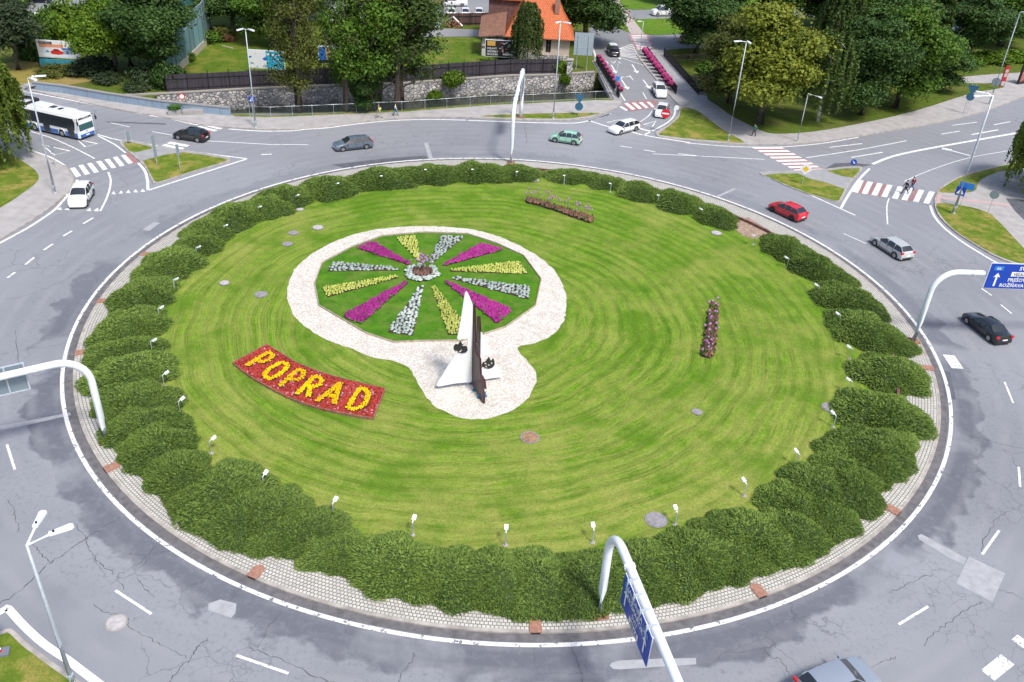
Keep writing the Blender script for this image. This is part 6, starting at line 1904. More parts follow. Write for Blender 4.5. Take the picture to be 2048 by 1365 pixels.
KIND = {
    # f, w, zb, zt, wt
    'hatch': [(0.0, .78, .52, .60, .70), (.025, .92, .64, .72, .82), (.10, .99, .76, .86, .86), (.25, 1, .90, .99, .84), (.43, 1, .93, 1.42, .70), (.62, 1, .95, 1.47, .71), (.84, .98, .97, 1.40, .68), (.955, .95, .98, 1.04, .78), (.985, .93, .78, .86, .80), (1.0, .86, .45, .55, .78)],
    'wagon': [(0.0, .78, .50, .58, .70), (.02, .92, .62, .70, .82), (.10, .99, .74, .84, .86), (.25, 1, .88, .96, .84), (.40, 1, .91, 1.38, .70), (.60, 1, .93, 1.44, .71), (.87, .98, .95, 1.37, .67), (.965, .95, .97, 1.03, .78), (.985, .93, .78, .86, .80), (1.0, .86, .45, .55, .78)],
    'sedan': [(0.0, .78, .50, .56, .70), (.02, .92, .60, .67, .82), (.10, .99, .72, .80, .86), (.28, 1, .84, .92, .84), (.42, 1, .88, 1.30, .68), (.56, 1, .90, 1.36, .70), (.70, 1, .90, 1.31, .67), (.84, .98, .90, .98, .80), (.97, .94, .86, .92, .80), (1.0, .86, .45, .55, .78)],
    'suv': [(0.0, .80, .62, .72, .74), (.025, .93, .76, .86, .84), (.10, .99, .90, 1.00, .88), (.25, 1, 1.02, 1.12, .86), (.41, 1, 1.05, 1.58, .73), (.60, 1, 1.07, 1.64, .74), (.86, .98, 1.09, 1.56, .72), (.96, .95, 1.10, 1.16, .80), (.985, .93, .85, .95, .82), (1.0, .86, .5, .6, .8)],
    'van': [(0.0, .85, .8, .9, .8), (.03, .95, 1.0, 1.1, .88), (.12, 1, 1.1, 1.2, .88), (.18, 1, 1.15, 1.28, .86), (.32, 1, 1.2, 1.95, .80), (.6, 1, 1.2, 2.0, .82), (.95, 1, 1.2, 1.95, .82), (.99, .97, 1.2, 1.3, .86), (.995, .95, 1.0, 1.1, .86), (1.0, .9, .6, .7, .84)],
}
_whe = {}


def make_car(kind, L_, Wd, pm, r=.33, zs=1.0, rim=RIM, dark_roof=None):
    t = thing('car', None, 'car')
    S = KIND[kind]; hw = Wd / 2
    rows = []
    for f, w_, zb, zt, wt in S:
        x = L_ * (.5 - f); w1 = hw * w_; cr = .05 if zt > 1.15 else .035
        zt *= zs if zt > 1.15 else 1
        zl = .20 if .03 < f < .97 else .24
        rows.append([(x, w1 * .94, zl), (x, w1, zl + .12), (x, w1 * 1.0, (zl + zb) / 2 + .05), (x, w1 * .975, zb), (x, hw * wt, zt), (x, hw * wt * .6, zt + cr), (x, 0, zt + cr * 1.3)])
    n = len(rows)
    full = [r_ + [(p[0], -p[1], p[2]) for p in reversed(r_[:-1])] for r_ in rows]
    V = [p for r_ in full for p in r_]; K = 13
    body, ws, rw, s1, s2, rfm = [], [], [], [], [], []
    for i in range(n - 1):
        for j in range(K - 1):
            f_ = (i * K + j, i * K + j + 1, (i + 1) * K + j + 1, (i + 1) * K + j)
            dst = body
            if i == 3 and 4 <= j <= 7: dst = ws
            elif i == 6 and 4 <= j <= 7: dst = rw
            elif i in (3, 4, 5, 6) and j == 3: dst = s1
            elif i in (3, 4, 5, 6) and j == 8: dst = s2
            elif dark_roof and i in (4, 5) and 4 <= j <= 7: dst = rfm
            if kind == 'van' and i in (5, 6) and dst in (s1, s2): dst = body
            dst.append(f_)
    body.append(tuple(range(K - 1, -1, -1))); body.append(tuple((n - 1) * K + k for k in range(K)))

    def mk_(name, fs, m_, par=t, grow=0.0):
        if not fs: return None
        used = sorted({i for f in fs for i in f}); ix = {u: k for k, u in enumerate(used)}
        m1 = MB(); m1.add([V[u] for u in used], [tuple(ix[i] for i in f) for f in fs])
        o = m1.build(name, m_, par, True)
        b = bmesh.new(); b.from_mesh(o.data); bmesh.ops.recalc_face_normals(b, faces=b.faces); b.to_mesh(o.data); b.free()
        o.data.polygons.foreach_set('use_smooth', [True] * len(o.data.polygons))
        o.data.set_sharp_from_angle(angle=rad(38))
        return o
    bo = mk_('body', body, pm)
    mk_('windshield', ws, GLASS); mk_('rear_window', rw, GLASS); mk_('side_window', s1, GLASS); mk_('side_window', s2, GLASS)
    if rfm: mk_('roof', rfm, dark_roof)
    # pillars
    m1 = MB()
    for s_ in (1, -1):
        for i in (3, 6): m1.tube([Vector((V[i * K + 4][0], s_ * V[i * K + 4][1], V[i * K + 4][2])), Vector((V[(i + 1) * K + 4][0], s_ * V[(i + 1) * K + 4][1], V[(i + 1) * K + 4][2]))], .045, 6)
        for i, f2 in ((4, .55), (5, .45)):
            a = Vector(V[i * K + 3]).lerp(Vector(V[(i + 1) * K + 3]), f2); b = Vector(V[i * K + 4]).lerp(Vector(V[(i + 1) * K + 4]), f2)
            a.y = abs(a.y) * s_; b.y = abs(b.y) * s_; m1.tube([a, b], .04, 6)
    m1.build('pillars', pm if kind != 'sedan' else BLACKP, t, True)
    # sills, bumpers
    m1 = MB(); m1.box((0, 0, .19), (L_ * .93, Wd * .93, .12)); m1.build('underbody', BLACKP, t)
    fa, ra = L_ * (.5 - .185), L_ * (.5 - .805)
    for xw in (fa, ra):
        for s_ in (1, -1):
            m1 = MB(); m1.cyl((xw, s_ * (hw - .115), r), r, .24, 20, 0, 'Y'); w_ = m1.build('wheel', TYRE, t, False)
            m1 = MB(); m1.cyl((xw, s_ * (hw - .01), r), r * .66, .06, 12, 0, 'Y')
            m1.build('rim', rim, w_)
            m1 = MB()
            for k in range(5):
                u = 2 * math.pi * k / 5; m1.box((xw + r * .36 * math.cos(u), s_ * (hw + .022), r + r * .36 * math.sin(u)), (r * .18, .012, r * .18), 0, 0, 0, -u)
            m1.build('spokes', BLACKP, w_)
            m1 = MB()
            arc = [(xw + (r + .06) * math.cos(u), s_ * (hw + .001), r + (r + .06) * math.sin(u)) for u in np.linspace(-.1, math.pi + .1, 14)]
            m1.tube(arc, .035, 5); m1.build('wheel_arch', BLACKP, t)
    zf = S[1][2]; zr = S[7][2]
    m1 = MB()
    for s_ in (1, -1):
        for f_ in (.33, .545, .72): m1.box((L_ * (.5 - f_), s_ * (hw + .002), .62), (.025, .02, .62))
        m1.box((L_ * -.05, s_ * (hw + .002), .34), (L_ * .5, .02, .06))
    m1.build('door_seams', BLACKP, t)
    for s_ in (1, -1):
        m1 = MB(); m1.ball((L_ * (.5 - .045), s_ * hw * .74, zf + .0), .16, 8, 6, 0, (.9, 1.05, .5)); m1.build('headlight', HLIGHT, t, True)
        m1 = MB(); m1.box((L_ * (.5 - .978), s_ * hw * .80, zr - .08), (.14, .3, .2)); m1.build('taillight', TLIGHT, t)
        m1 = MB(); m1.box((L_ * (.5 - .30), s_ * (hw + .09), zb_ if False else S[3][2] + .06), (.16, .22, .14)); m1.build('mirror', pm, t)
        m1 = MB(); m1.box((L_ * (.5 - .52), s_ * (hw - .005), S[4][2] - .1), (.18, .03, .035)); m1.build('door_handle', pm, t)
    m1 = MB(); m1.box((L_ * .5 - .04, 0, .48), (.06, Wd * .5, .16)); m1.build('grille', BLACKP, t)
    m1 = MB(); m1.box((L_ * .5 + .0, 0, .40), (.03, .5, .11)); m1.build('licence_plate', SIGNW, t)
    m1 = MB(); m1.box((-L_ * .5 - .005, 0, .58), (.03, .5, .11)); m1.build('licence_plate', SIGNW, t)
    m1 = MB(); m1.box((-L_ * .5 + .03, 0, .33), (.08, Wd * .75, .16)); m1.build('bumper', BLACKP, t)
    return t


def place_car(t, label, c_, front, rear=None, h=0.03, name=None):
    """c_: photo pixel of the ground under the middle; front/rear pixels give the heading"""
    dx, dy = front[0] - rear[0], front[1] - rear[1]; kk = 12 / math.hypot(dx, dy); dx *= kk; dy *= kk
    a = G(c_[0] + dx, c_[1] + dy, 0); b = G(c_[0] - dx, c_[1] - dy, 0); d = a - b
    q = G(*c_, h)
    t.location = q; t.rotation_euler = (0, 0, math.atan2(d.y, d.x)); t['label'] = label
    return t


PW = paint('white', (.80, .81, .82), 0.0); PB = paint('black', (.012, .013, .016), .2); PG = paint('grey', (.13, .17, .22), .2); PS = paint('silver', (.56, .56, .55), .25)
PGR = paint('mint', (.33, .60, .46), .05); PR = paint('red', (.62, .012, .03), .1); PN = paint('navy', (.015, .02, .06), .3); PBL = paint('steel_blue', (.30, .34, .40), .25); PDR = paint('dark_red', (.3, .01, .04), .2); PT = paint('teal', (.03, .14, .14), .4)
o5 = lambda p: c5([p])[0]
o3 = lambda p: c3([p])[0]
o1 = lambda p: c1([p])[0]
o2 = lambda p: c2([p])[0]
place_car(make_car('hatch', 4.3, 1.8, PB), 'black hatchback driving left past the zebra bars, next to the bus lane', o1((1512, 1098)), (0, 20), (240, 55))
place_car(make_car('wagon', 4.85, 1.86, PG), 'dark grey estate car on the far lane before the alder trees', o2((812, 1168)), (0, 30), (183, 10))
place_car(make_car('hatch', 4.1, 1.75, PGR), 'mint green hatchback on the far lane right of the far sign mast', o3((755, 1120)), (0, 0), (165, 25))
place_car(make_car('wagon', 4.85, 1.86, PW), 'white estate car leaving the bridge road, turning left into the ring', o3((1210, 1035)), (0, 36), (136, 0))
place_car(make_car('hatch', 4.0, 1.75, PW), 'white hatchback waiting behind the red no entry sign', o3((1508, 905)), (1490, 930), (1525, 850))
place_car(make_car('suv', 4.4, 1.82, PW), 'white crossover coming off the bridge beside the flower baskets', o3((1488, 748)), (1505, 790), (1455, 700))
place_car(make_car('suv', 4.3, 1.8, PB, dark_roof=PW), 'black car with a white roof and bonnet at the far end of the bridge', o3((1125, 430)), (1145, 462), (1100, 385))
t_ = place_car(make_car('hatch', 4.4, 1.82, PR, rim=BLACKP), 'bright red hatchback with black wheels near the hedge gap', C(1400, 300, 3.16, [(548, 412)])[0], (0, 0), (128, 60))
place_car(make_car('wagon', 4.85, 1.86, PS), 'silver estate car in the right lane heading up left', C(1400, 300, 3.16, [(1205, 640)])[0], (0, 0), (125, 80))
place_car(make_car('sedan', 4.8, 1.82, PB), 'black saloon beside the blue sign at the right edge', C(1400, 300, 3.16, [(1800, 1150)])[0], (1685, 1060), (1850, 1190))
place_car(make_car('suv', 4.5, 1.87, PW), 'white crossover entering from the left over the painted teeth', o5((648, 795)), (598, 870), (700, 690))
place_car(make_car('suv', 4.6, 1.88, PBL), 'steel blue car with a silver roof cut by the bottom edge', (1668, 1382), (290, 0), (0, 112))
place_car(make_car('sedan', 4.5, 1.8, PN), 'dark navy car in the car park at the upper left corner', (83, 5), (235, 15), (0, 0))
place_car(make_car('hatch', 4.0, 1.75, PT), 'dark teal car half hidden behind the pine at the upper left', (60, 98), (10, 0), (0, 0))
place_car(make_car('suv', 4.3, 1.8, PG), 'dark jeep behind the bushes above the car billboard', (113, 46), (0, 5), (5, 0))
place_car(make_car('hatch', 4.2, 1.8, PDR), 'dark red car parked under the dark park tree beyond the bridge', C(1180, 0, 6.827, [(1340, 580)])[0], (0, 0), (100, 0))
place_car(make_car('van', 5.2, 2.0, PW), 'white van on the far road behind the green lawn', C(1180, 0, 6.827, [(1000, 215)])[0], (0, 0), (100, 0))
for x, lb in ((903, 'leftmost of the three white cars behind the yard fence'), (931, 'middle one of the three white cars behind the yard fence'), (958, 'rightmost of the three white cars behind the yard fence')):
    t_ = place_car(make_car('hatch', 4.0, 1.75, PW), lb, (x, 33), (0, 10), (0, 0)); t_['group'] = 'white cars behind the yard fence'
place_car(make_car('van', 6.0, 2.1, PW), 'white lorry at the top edge beyond the yard', (905, 12), (0, 0), (60, 0))

# --- town bus
L_, Wd = 12.0, 2.55
t = thing('bus', 'white and blue city bus with dark windows arriving on the left lane', 'bus')
BW = paint('bus_white', (.80, .82, .84), 0.0); BB = paint('bus_blue', (.03, .13, .42), .1)
sec = [(-1.27, .28), (-1.27, .85), (-1.27, 1.0), (-1.25, 2.65), (-1.15, 2.95), (-.6, 3.05), (.6, 3.05), (1.15, 2.95), (1.25, 2.65), (1.27, 1.0), (1.27, .85), (1.27, .28)]
V = []; xs = [-6.0, -5.85, -5.2, 5.2, 5.75, 6.0]; sc_ = [.94, .985, 1, 1, .985, .93]
for x, k in zip(xs, sc_):
    for y, z in sec:
        zz = z if z < 2 else z - (1 - k) * 2.2
        V.append((x, y * k, zz))
Kb = len(sec); Fs = []
for i in range(len(xs) - 1):
    for j in range(Kb - 1): Fs.append((i * Kb + j, (i + 1) * Kb + j, (i + 1) * Kb + j + 1, i * Kb + j + 1))
Fs.append(tuple(range(Kb))); Fs.append(tuple(reversed([(len(xs) - 1) * Kb + k for k in range(Kb)])))
m1 = MB(); m1.add(V, Fs); bo = m1.build('body', BW, t); 
b_ = bmesh.new(); b_.from_mesh(bo.data); bmesh.ops.recalc_face_normals(b_, faces=b_.faces); b_.to_mesh(bo.data); b_.free()
for s_ in (-1, 1):
    m1 = MB(); m1.box((0, s_ * 1.28, .58), (11.4, .02, .55)); m1.build('blue_skirt', BB, t)
    m1 = MB(); m1.plate([(-5.7, s_ * 1.285, 1.25), (5.35, s_ * 1.285, 1.25), (5.55, s_ * 1.275, 2.2), (5.3, s_ * 1.265, 2.62), (-5.7, s_ * 1.265, 2.62)], (0, 1, 0), .03); wo_ = m1.build('side_windows', GLASS, t)
    m1 = MB()
    for x in (-4.4, -2.9, -1.4, .1, 1.6, 3.1): m1.box((x, s_ * 1.3, 1.94), (.05, .02, 1.36))
    m1.build('window_bars', BLACKP, wo_)
    for x in (2.83, -2.15):
        m1 = MB(); m1.cyl((x, s_ * 1.15, .48), .48, .3, 22, 0, 'Y'); w_ = m1.build('wheel', TYRE, t); w_.scale.x = 1 / .883; w_.location.x = x - x / .883
        m1 = MB(); m1.cyl((x, s_ * 1.295, .48), .27, .04, 14, 0, 'Y'); m1.build('rim', RIM, w_)
        m1 = MB(); m1.tube([(x + .58 * math.cos(u), s_ * 1.29, .5 + .58 * math.sin(u)) for u in np.linspace(0, math.pi, 13)], .05, 5); m1.build('wheel_arch', BW, t)
    m1 = MB(); m1.tube([(5.9, s_ * 1.15, 2.75), (6.3, s_ * 1.45, 2.7), (6.3, s_ * 1.45, 2.3)], .05, 5); m1.box((6.3, s_ * 1.45, 2.25), (.1, .22, .45)); m1.build('mirror', BLACKP, t)
    m1 = MB(); m1.ball((5.93, s_ * .95, .85), .16, 8, 6, 0, (.5, 1.2, .8)); m1.build('headlight', HLIGHT, t, True)
    m1 = MB(); m1.box((-5.96, s_ * 1.0, 1.1), (.1, .2, .5)); m1.build('taillight', TLIGHT, t)
for x in (4.6, .2, -4.7):
    m1 = MB(); m1.box((x, -1.295, 1.45), (1.15, .03, 2.2)); d_ = m1.build('door', GLASS, t); m1 = MB(); m1.box((x, -1.31, 1.45), (.06, .03, 2.2)); m1.build('door_seal', BLACKP, d_)
m1 = MB(); m1.plate([(6.0, -1.1, 1.15), (6.0, 1.1, 1.15), (5.93, 1.08, 2.5), (5.93, -1.08, 2.5)], (1, 0, 0), .08); m1.build('windshield', mat('bus_screen', (.02, .09, .09), .08, spec=1), t)
m1 = MB(); m1.plate([(6.01, -1.0, 2.52), (6.01, 1.0, 2.52), (5.9, .98, 2.82), (5.9, -.98, 2.82)], (1, 0, 0), .1); ds_ = m1.build('destination_display', BLACKP, t)
m1 = MB(); put_text(m1, '4 Poprad AS', (6.07, .0, 2.6), (0, 1, 0), (-.2, 0, 1), .2, 0, 'C', lift=.02); m1.build('display_text', mat('amber', (.8, .8, .7), .5), ds_)
m1 = MB(); m1.box((6.0, 0, .5), (.06, 2.2, .4)); m1.build('front_bumper', BB, t)
m1 = MB(); m1.box((6.04, 0, .5), (.03, .52, .12)); m1.build('licence_plate', SIGNW, t)
m1 = MB(); m1.cyl((5.99, 0, .92), .1, .06, 12, 0, 'X'); m1.build('emblem', RIM, t)
for x, sx, sy, sz, mm in ((3.2, 1.6, 1.5, .12, BW), (.6, 1.0, .9, .1, GALV), (-1.6, 2.4, 1.7, .14, BW), (2.0, .6, .6, .09, BLACKP)):
    m1 = MB(); m1.box((x, 0, 3.08), (sx, sy, sz)); m1.build('roof_unit', mm, t)
m1 = MB()
for y in (-1.0, 1.0): m1.box((-4.4, y, 3.2), (2.4, .08, .35))
for x in (-5.6, -3.2): m1.box((x, 0, 3.2), (.08, 2.0, .35))
m1.build('roof_rack', BLACKP, t)
m1 = MB()
for k in range(5): m1.box((.25 + k * .2, 0, 3.145), (.1, .7, .03))
m1.build('vent_slats', BLACKP, t)
hd_ = rad(-21)
t.location = Vector((-53.6, 104.5, .05)) - Vector((math.cos(hd_), math.sin(hd_), 0)) * 5.3; t.rotation_euler = (0, 0, hd_); t.scale = (.883, 1, 1)

# ================================================================= people
SKIN = mat('skin', (.5, .3, .22), .6)


def skin_mesh(name, nodes, edges, m_, parent, sub=2):
    me = bpy.data.meshes.new(name)
    me.from_pydata([n_[0] for n_ in nodes], edges, [])
    o = bpy.data.objects.new(name, me); COL.objects.link(o)
    o.modifiers.new('s', 'SKIN'); sb = o.modifiers.new('d', 'SUBSURF'); sb.levels = sub; sb.render_levels = sub
    bb = bmesh.new(); bb.from_mesh(me); ly = bb.verts.layers.skin.verify(); bb.verts.ensure_lookup_table()
    for i, n_ in enumerate(nodes): bb.verts[i][ly].radius = (n_[1], n_[1])
    bb.verts[0][ly].use_root = True
    bb.to_mesh(me); bb.free()
    dg = bpy.context.evaluated_depsgraph_get(); dg.update()
    nm = bpy.data.meshes.new_from_object(o.evaluated_get(dg))
    bpy.data.objects.remove(o)
    nm.materials.clear(); nm.materials.append(m_)
    nm.polygons.foreach_set('use_smooth', [True] * len(nm.polygons))
    q = bpy.data.objects.new(name, nm); COL.objects.link(q); q.parent = parent
    return q


def person(label, px, heading, top_m, leg_m, hair_m, stride=.32, coat=False, hgt=1.75, bag=None):
    """walking figure, facing +x locally"""
    q = G(*px, KZ if G(*px, 0).y > 118 else .04)
    t = thing('person', label, 'person', q, heading)
    k = hgt / 1.75
    s = stride
    hip = .92
    N_ = []; E_ = []

    def nd(x, y, z, r): N_.append(((x * k, y * k, z * k), r * k)); return len(N_) - 1
    def ch(*ids):
        for a, b in zip(ids, ids[1:]): E_.append((a, b))
    pel = nd(0, 0, hip + .02, .13); waist = nd(.01, 0, 1.12, .12); chest = nd(.02, 0, 1.32, .145); neck = nd(.03, 0, 1.47, .06); head0 = nd(.045, 0, 1.56, .075); head = nd(.05, 0, 1.66, .088); crown = nd(.04, 0, 1.73, .055)
    ch(pel, waist, chest, neck, head0, head, crown)
    nose = nd(.14, 0, 1.63, .016); ch(head, nose)
    for sd in (1, -1):
        f = s * sd
        hj = nd(0, .09 * sd, hip - .04, .095); kn = nd(f * .55 + .05, .1 * sd, .50, .062); an = nd(f - (.08 if sd < 0 else 0), .1 * sd, .10, .04); to = nd(f + .14, .11 * sd, .045, .035)
        ch(pel, hj, kn, an, to)
        sh = nd(.02, .18 * sd, 1.39, .065); el = nd(-f * .35, .24 * sd, 1.13, .045); wr = nd(-f * .6 + .08, .25 * sd, .90, .03); pa_ = nd(-f * .68 + .11, .25 * sd, .83, .032)
        ch(chest, sh, el, wr, pa_)
        for j in range(4):
            a = nd(-f * .7 + .10 + .018 * j, .25 * sd, .775, .009); b = nd(-f * .7 + .115 + .018 * j, .245 * sd, .735 + .005 * abs(j - 1.5), .008); ch(pa_, a, b)
        th_ = nd(-f * .68 + .15, .235 * sd, .80, .010); ch(pa_, th_)
    skin_mesh('body', N_, E_, SKIN, t, 1)
    # clothes
    def sub(ids, grow):
        return [(N_[i][0], N_[i][1] + grow) for i in ids]
    # indices: 0 pel 1 waist 2 chest 3 neck ... nose 7; right side starts at 8
    per = 17
    tn = [0, 1, 2]; te = [(0, 1), (1, 2)]; nodes = [(N_[0][0], N_[0][1] + .02), (N_[1][0], N_[1][1] + .02), (N_[2][0], N_[2][1] + .02), ((.03 * k, 0, 1.43 * k), .07 * k)]; te.append((2, 3))
    for si in range(2):
        b = 8 + si * per
        i0 = len(nodes); nodes += [(N_[b + 4][0], N_[b + 4][1] + .015), (N_[b + 5][0], N_[b + 5][1] + .013), (N_[b + 6][0], N_[b + 6][1] + .012)]
        te += [(2, i0), (i0, i0 + 1), (i0 + 1, i0 + 2)]
    skin_mesh('jacket', nodes, te, top_m, t, 1)
    nodes = [(N_[0][0], N_[0][1] + .012)]; te = []
    for si in range(2):
        b = 8 + si * per; i0 = len(nodes)
        nodes += [(N_[b][0], N_[b][1] + .012), (N_[b + 1][0], N_[b + 1][1] + .012), (N_[b + 2][0], N_[b + 2][1] + .02)]; te += [(0, i0), (i0, i0 + 1), (i0 + 1, i0 + 2)]
        m1 = MB(); p_ = Vector(N_[b + 2][0]); q_ = Vector(N_[b + 3][0]); m1.ball((p_ + q_) / 2 + Vector((0, 0, -.02)), .09 * k, 8, 5, 0, (1.5, .6, .55)); m1.build('shoe', BLACKP, t, True)
    skin_mesh('trousers', nodes, te, leg_m, t, 1)
    m1 = MB(); m1.ball((.03 * k, 0, 1.70 * k), .105 * k, 10, 7, 0, (1, .95, .95)); m1.build('hair', hair_m, t, True)
    m1 = MB()
    for sd in (1, -1): m1.ball((.128 * k, .032 * sd, 1.665 * k), .012, 6, 4); m1.ball((.05 * k, .088 * sd * k, 1.645 * k), .022, 6, 4)
    m1.build('face', BLACKP, t, True)
    if bag:
        m1 = MB(); m1.ball((-.19 * k, 0, 1.25 * k), .2 * k, 8, 6, 0, (.6, .85, 1.15)); m1.build('backpack', bag, t, True)
    return t


CL = lambda n_, c_: mat('cloth_' + n_, c_, .85)
HB = CL('hair_brown', (.05, .03, .02))
person('person in a pale yellow jacket and beige trousers walking left on the riverside pavement', o2((1018, 930)), math.pi, CL('yellow', (.55, .6, .22)), CL('beige', (.36, .33, .28)), CL('blond', (.4, .27, .12)), .38, bag=CL('yellow', (.5, .5, .2)))
person('person in a white shirt and blue jeans walking on the riverside pavement', o2((1145, 912)), 0.1, CL('white', (.65, .67, .68)), CL('jeans', (.03, .13, .33)), HB, .3)
person('person in dark clothes with a green coat walking on the path by the park lawn', c4([(338, 862)])[0], 2.5, CL('green', (.015, .16, .12)), CL('dark', (.02, .02, .03)), HB, .2, bag=CL('green', (.015, .16, .12)))
person('person in a black jacket striding left across the right zebra crossing', c4([(1292, 1226)])[0], math.pi, CL('black', (.012, .012, .016)), CL('darkblue', (.015, .02, .045)), HB, .42)
person('person in a dark red top with a backpack crossing beside the black jacket', c4([(1332, 1205)])[0], math.pi - .1, CL('wine', (.25, .02, .05)), CL('blue', (.03, .08, .2)), HB, .3, bag=CL('wine', (.25, .02, .05)))
# ================================================================= trees
def quads(C_, N_, size, rs, asp=1.5):
    """leaf quads as arrays: centres, outward normals"""
    n = len(C_)
    j = rs.normal(size=(n, 3)) * .75
    nn = N_ + j; nn /= np.linalg.norm(nn, axis=1)[:, None] + 1e-9
    r = rs.normal(size=(n, 3)); u = np.cross(nn, r); u /= np.linalg.norm(u, axis=1)[:, None] + 1e-9
    v = np.cross(nn, u)
    s = (size * rs.uniform(.6, 1.3, n))[:, None]
    u = u * s * asp / 2; v = v * s / 2
    P = np.stack([C_ - u, C_ + v * .8 - u * .1, C_ + u, C_ - v * .8 + u * .1], 1).reshape(-1, 3)
    return P


def arr_mesh(name, P, m_):
    me = bpy.data.meshes.new(name); n = len(P); q = n // 4
    me.vertices.add(n); me.vertices.foreach_set('co', P.astype(np.float32).ravel())
    me.loops.add(n); me.loops.foreach_set('vertex_index', np.arange(n, dtype=np.int32))
    me.polygons.add(q); me.polygons.foreach_set('loop_start', np.arange(0, n, 4, dtype=np.int32)); me.polygons.foreach_set('loop_total', np.full(q, 4, dtype=np.int32))
    me.materials.append(m_); me.update(calc_edges=True)
    return me


def crown_pts(lobes, nclump, per, rs, sig=.35, shell=.55):
    L_ = np.array(lobes, float)
    wgt = (L_[:, 3] * L_[:, 4] * L_[:, 5]) ** (2 / 3.); wgt /= wgt.sum()
    idx = rs.choice(len(L_), nclump, p=wgt)
    d = rs.normal(size=(nclump, 3)); d /= np.linalg.norm(d, axis=1)[:, None]
    r = shell + (1 - shell) * rs.random(nclump) ** .6
    r *= rs.uniform(.85, 1.12, nclump)
    cc = L_[idx, :3] + d * r[:, None] * L_[idx, 3:6]
    sg = sig * rs.uniform(.6, 1.5, nclump)
    ii = np.repeat(np.arange(nclump), per)
    off_ = rs.normal(size=(len(ii), 3)) * sg[ii][:, None] * np.array([1, 1, .6])
    P = cc[ii] + off_
    nrm = d[ii] * .7 + off_ / (sg[ii][:, None] + 1e-6) * .4 + np.array([0, 0, .35])
    return P, nrm


def limb_mb(trunks, seed, br=0.5):
    r_ = random.Random(seed); m1 = MB()
    for (x0, y0), (x1, y1, z1), r0 in trunks:
        pts = []; n = 7
        for k in range(n):
            u = k / (n - 1)
            pts.append((x0 + (x1 - x0) * u + r_.uniform(-.12, .12) * (k > 0), y0 + (y1 - y0) * u + r_.uniform(-.12, .12) * (k > 0), z1 * u))
        m1.tube(pts, [r0 * (1 - .8 * k / (n - 1)) * (1.25 if k == 0 else 1) for k in range(n)], 8)
        for k in range(9):
            u = r_.uniform(.3, .9); b = Vector(pts[int(u * (n - 1))]); a = r_.uniform(0, 6.28); L_ = z1 * .3 * (1.1 - u * .6)
            e = b + Vector((math.cos(a) * L_, math.sin(a) * L_, L_ * .8)); mdp = b.lerp(e, .5) + Vector((0, 0, -.1 * L_))
            m1.tube([b, mdp, e], [r0 * .35 * (1.1 - u * .7), r0 * .22, r0 * .06], 5, 0, False)
    return m1


def rand_lobes(seed, R_, z0, z1, n=16, col=False):
    """irregular crown: a core plus satellites, radius R_, from z0 to z1"""
    r_ = random.Random(seed); h = z1 - z0; out = [(0, 0, z0 + h * .5, R_ * .62, R_ * .62, h * .42)]
    for k in range(n):
        a = r_.uniform(0, 6.28); u = r_.uniform(.08, .97)
        prof = math.sin(math.pi * min(1, max(.0, u * .86 + .12))) ** .7
        rr_ = R_ * prof * r_.uniform(.45, .78)
        s_ = R_ * r_.uniform(.24, .42)
        out.append((rr_ * math.cos(a), rr_ * math.sin(a), z0 + h * u, s_, s_, s_ * r_.uniform(.6, .9)))
    return out


TREEV = {}


def variant(key, fn):
    if key not in TREEV: TREEV[key] = fn()
    return TREEV[key]


def mk_decid(seed, R_=4.0, z0=2.2, z1=12, ncl=900, per=44, leaf=.23, sig=.42, trunks=None):
    rs = np.random.RandomState(seed)
    P, nr = crown_pts(rand_lobes(seed, R_, z0, z1), ncl, per, rs, sig)
    lm = arr_mesh('foliage', quads(P, nr, leaf, rs), MATS['leaf_mid'])
    tr = limb_mb(trunks or [((0, 0), (.3, .2, z1 * .8), .32)], seed)
    o = tr.build('trunk', BARK, None, True); me = o.data; bpy.data.objects.remove(o)
    return lm, me


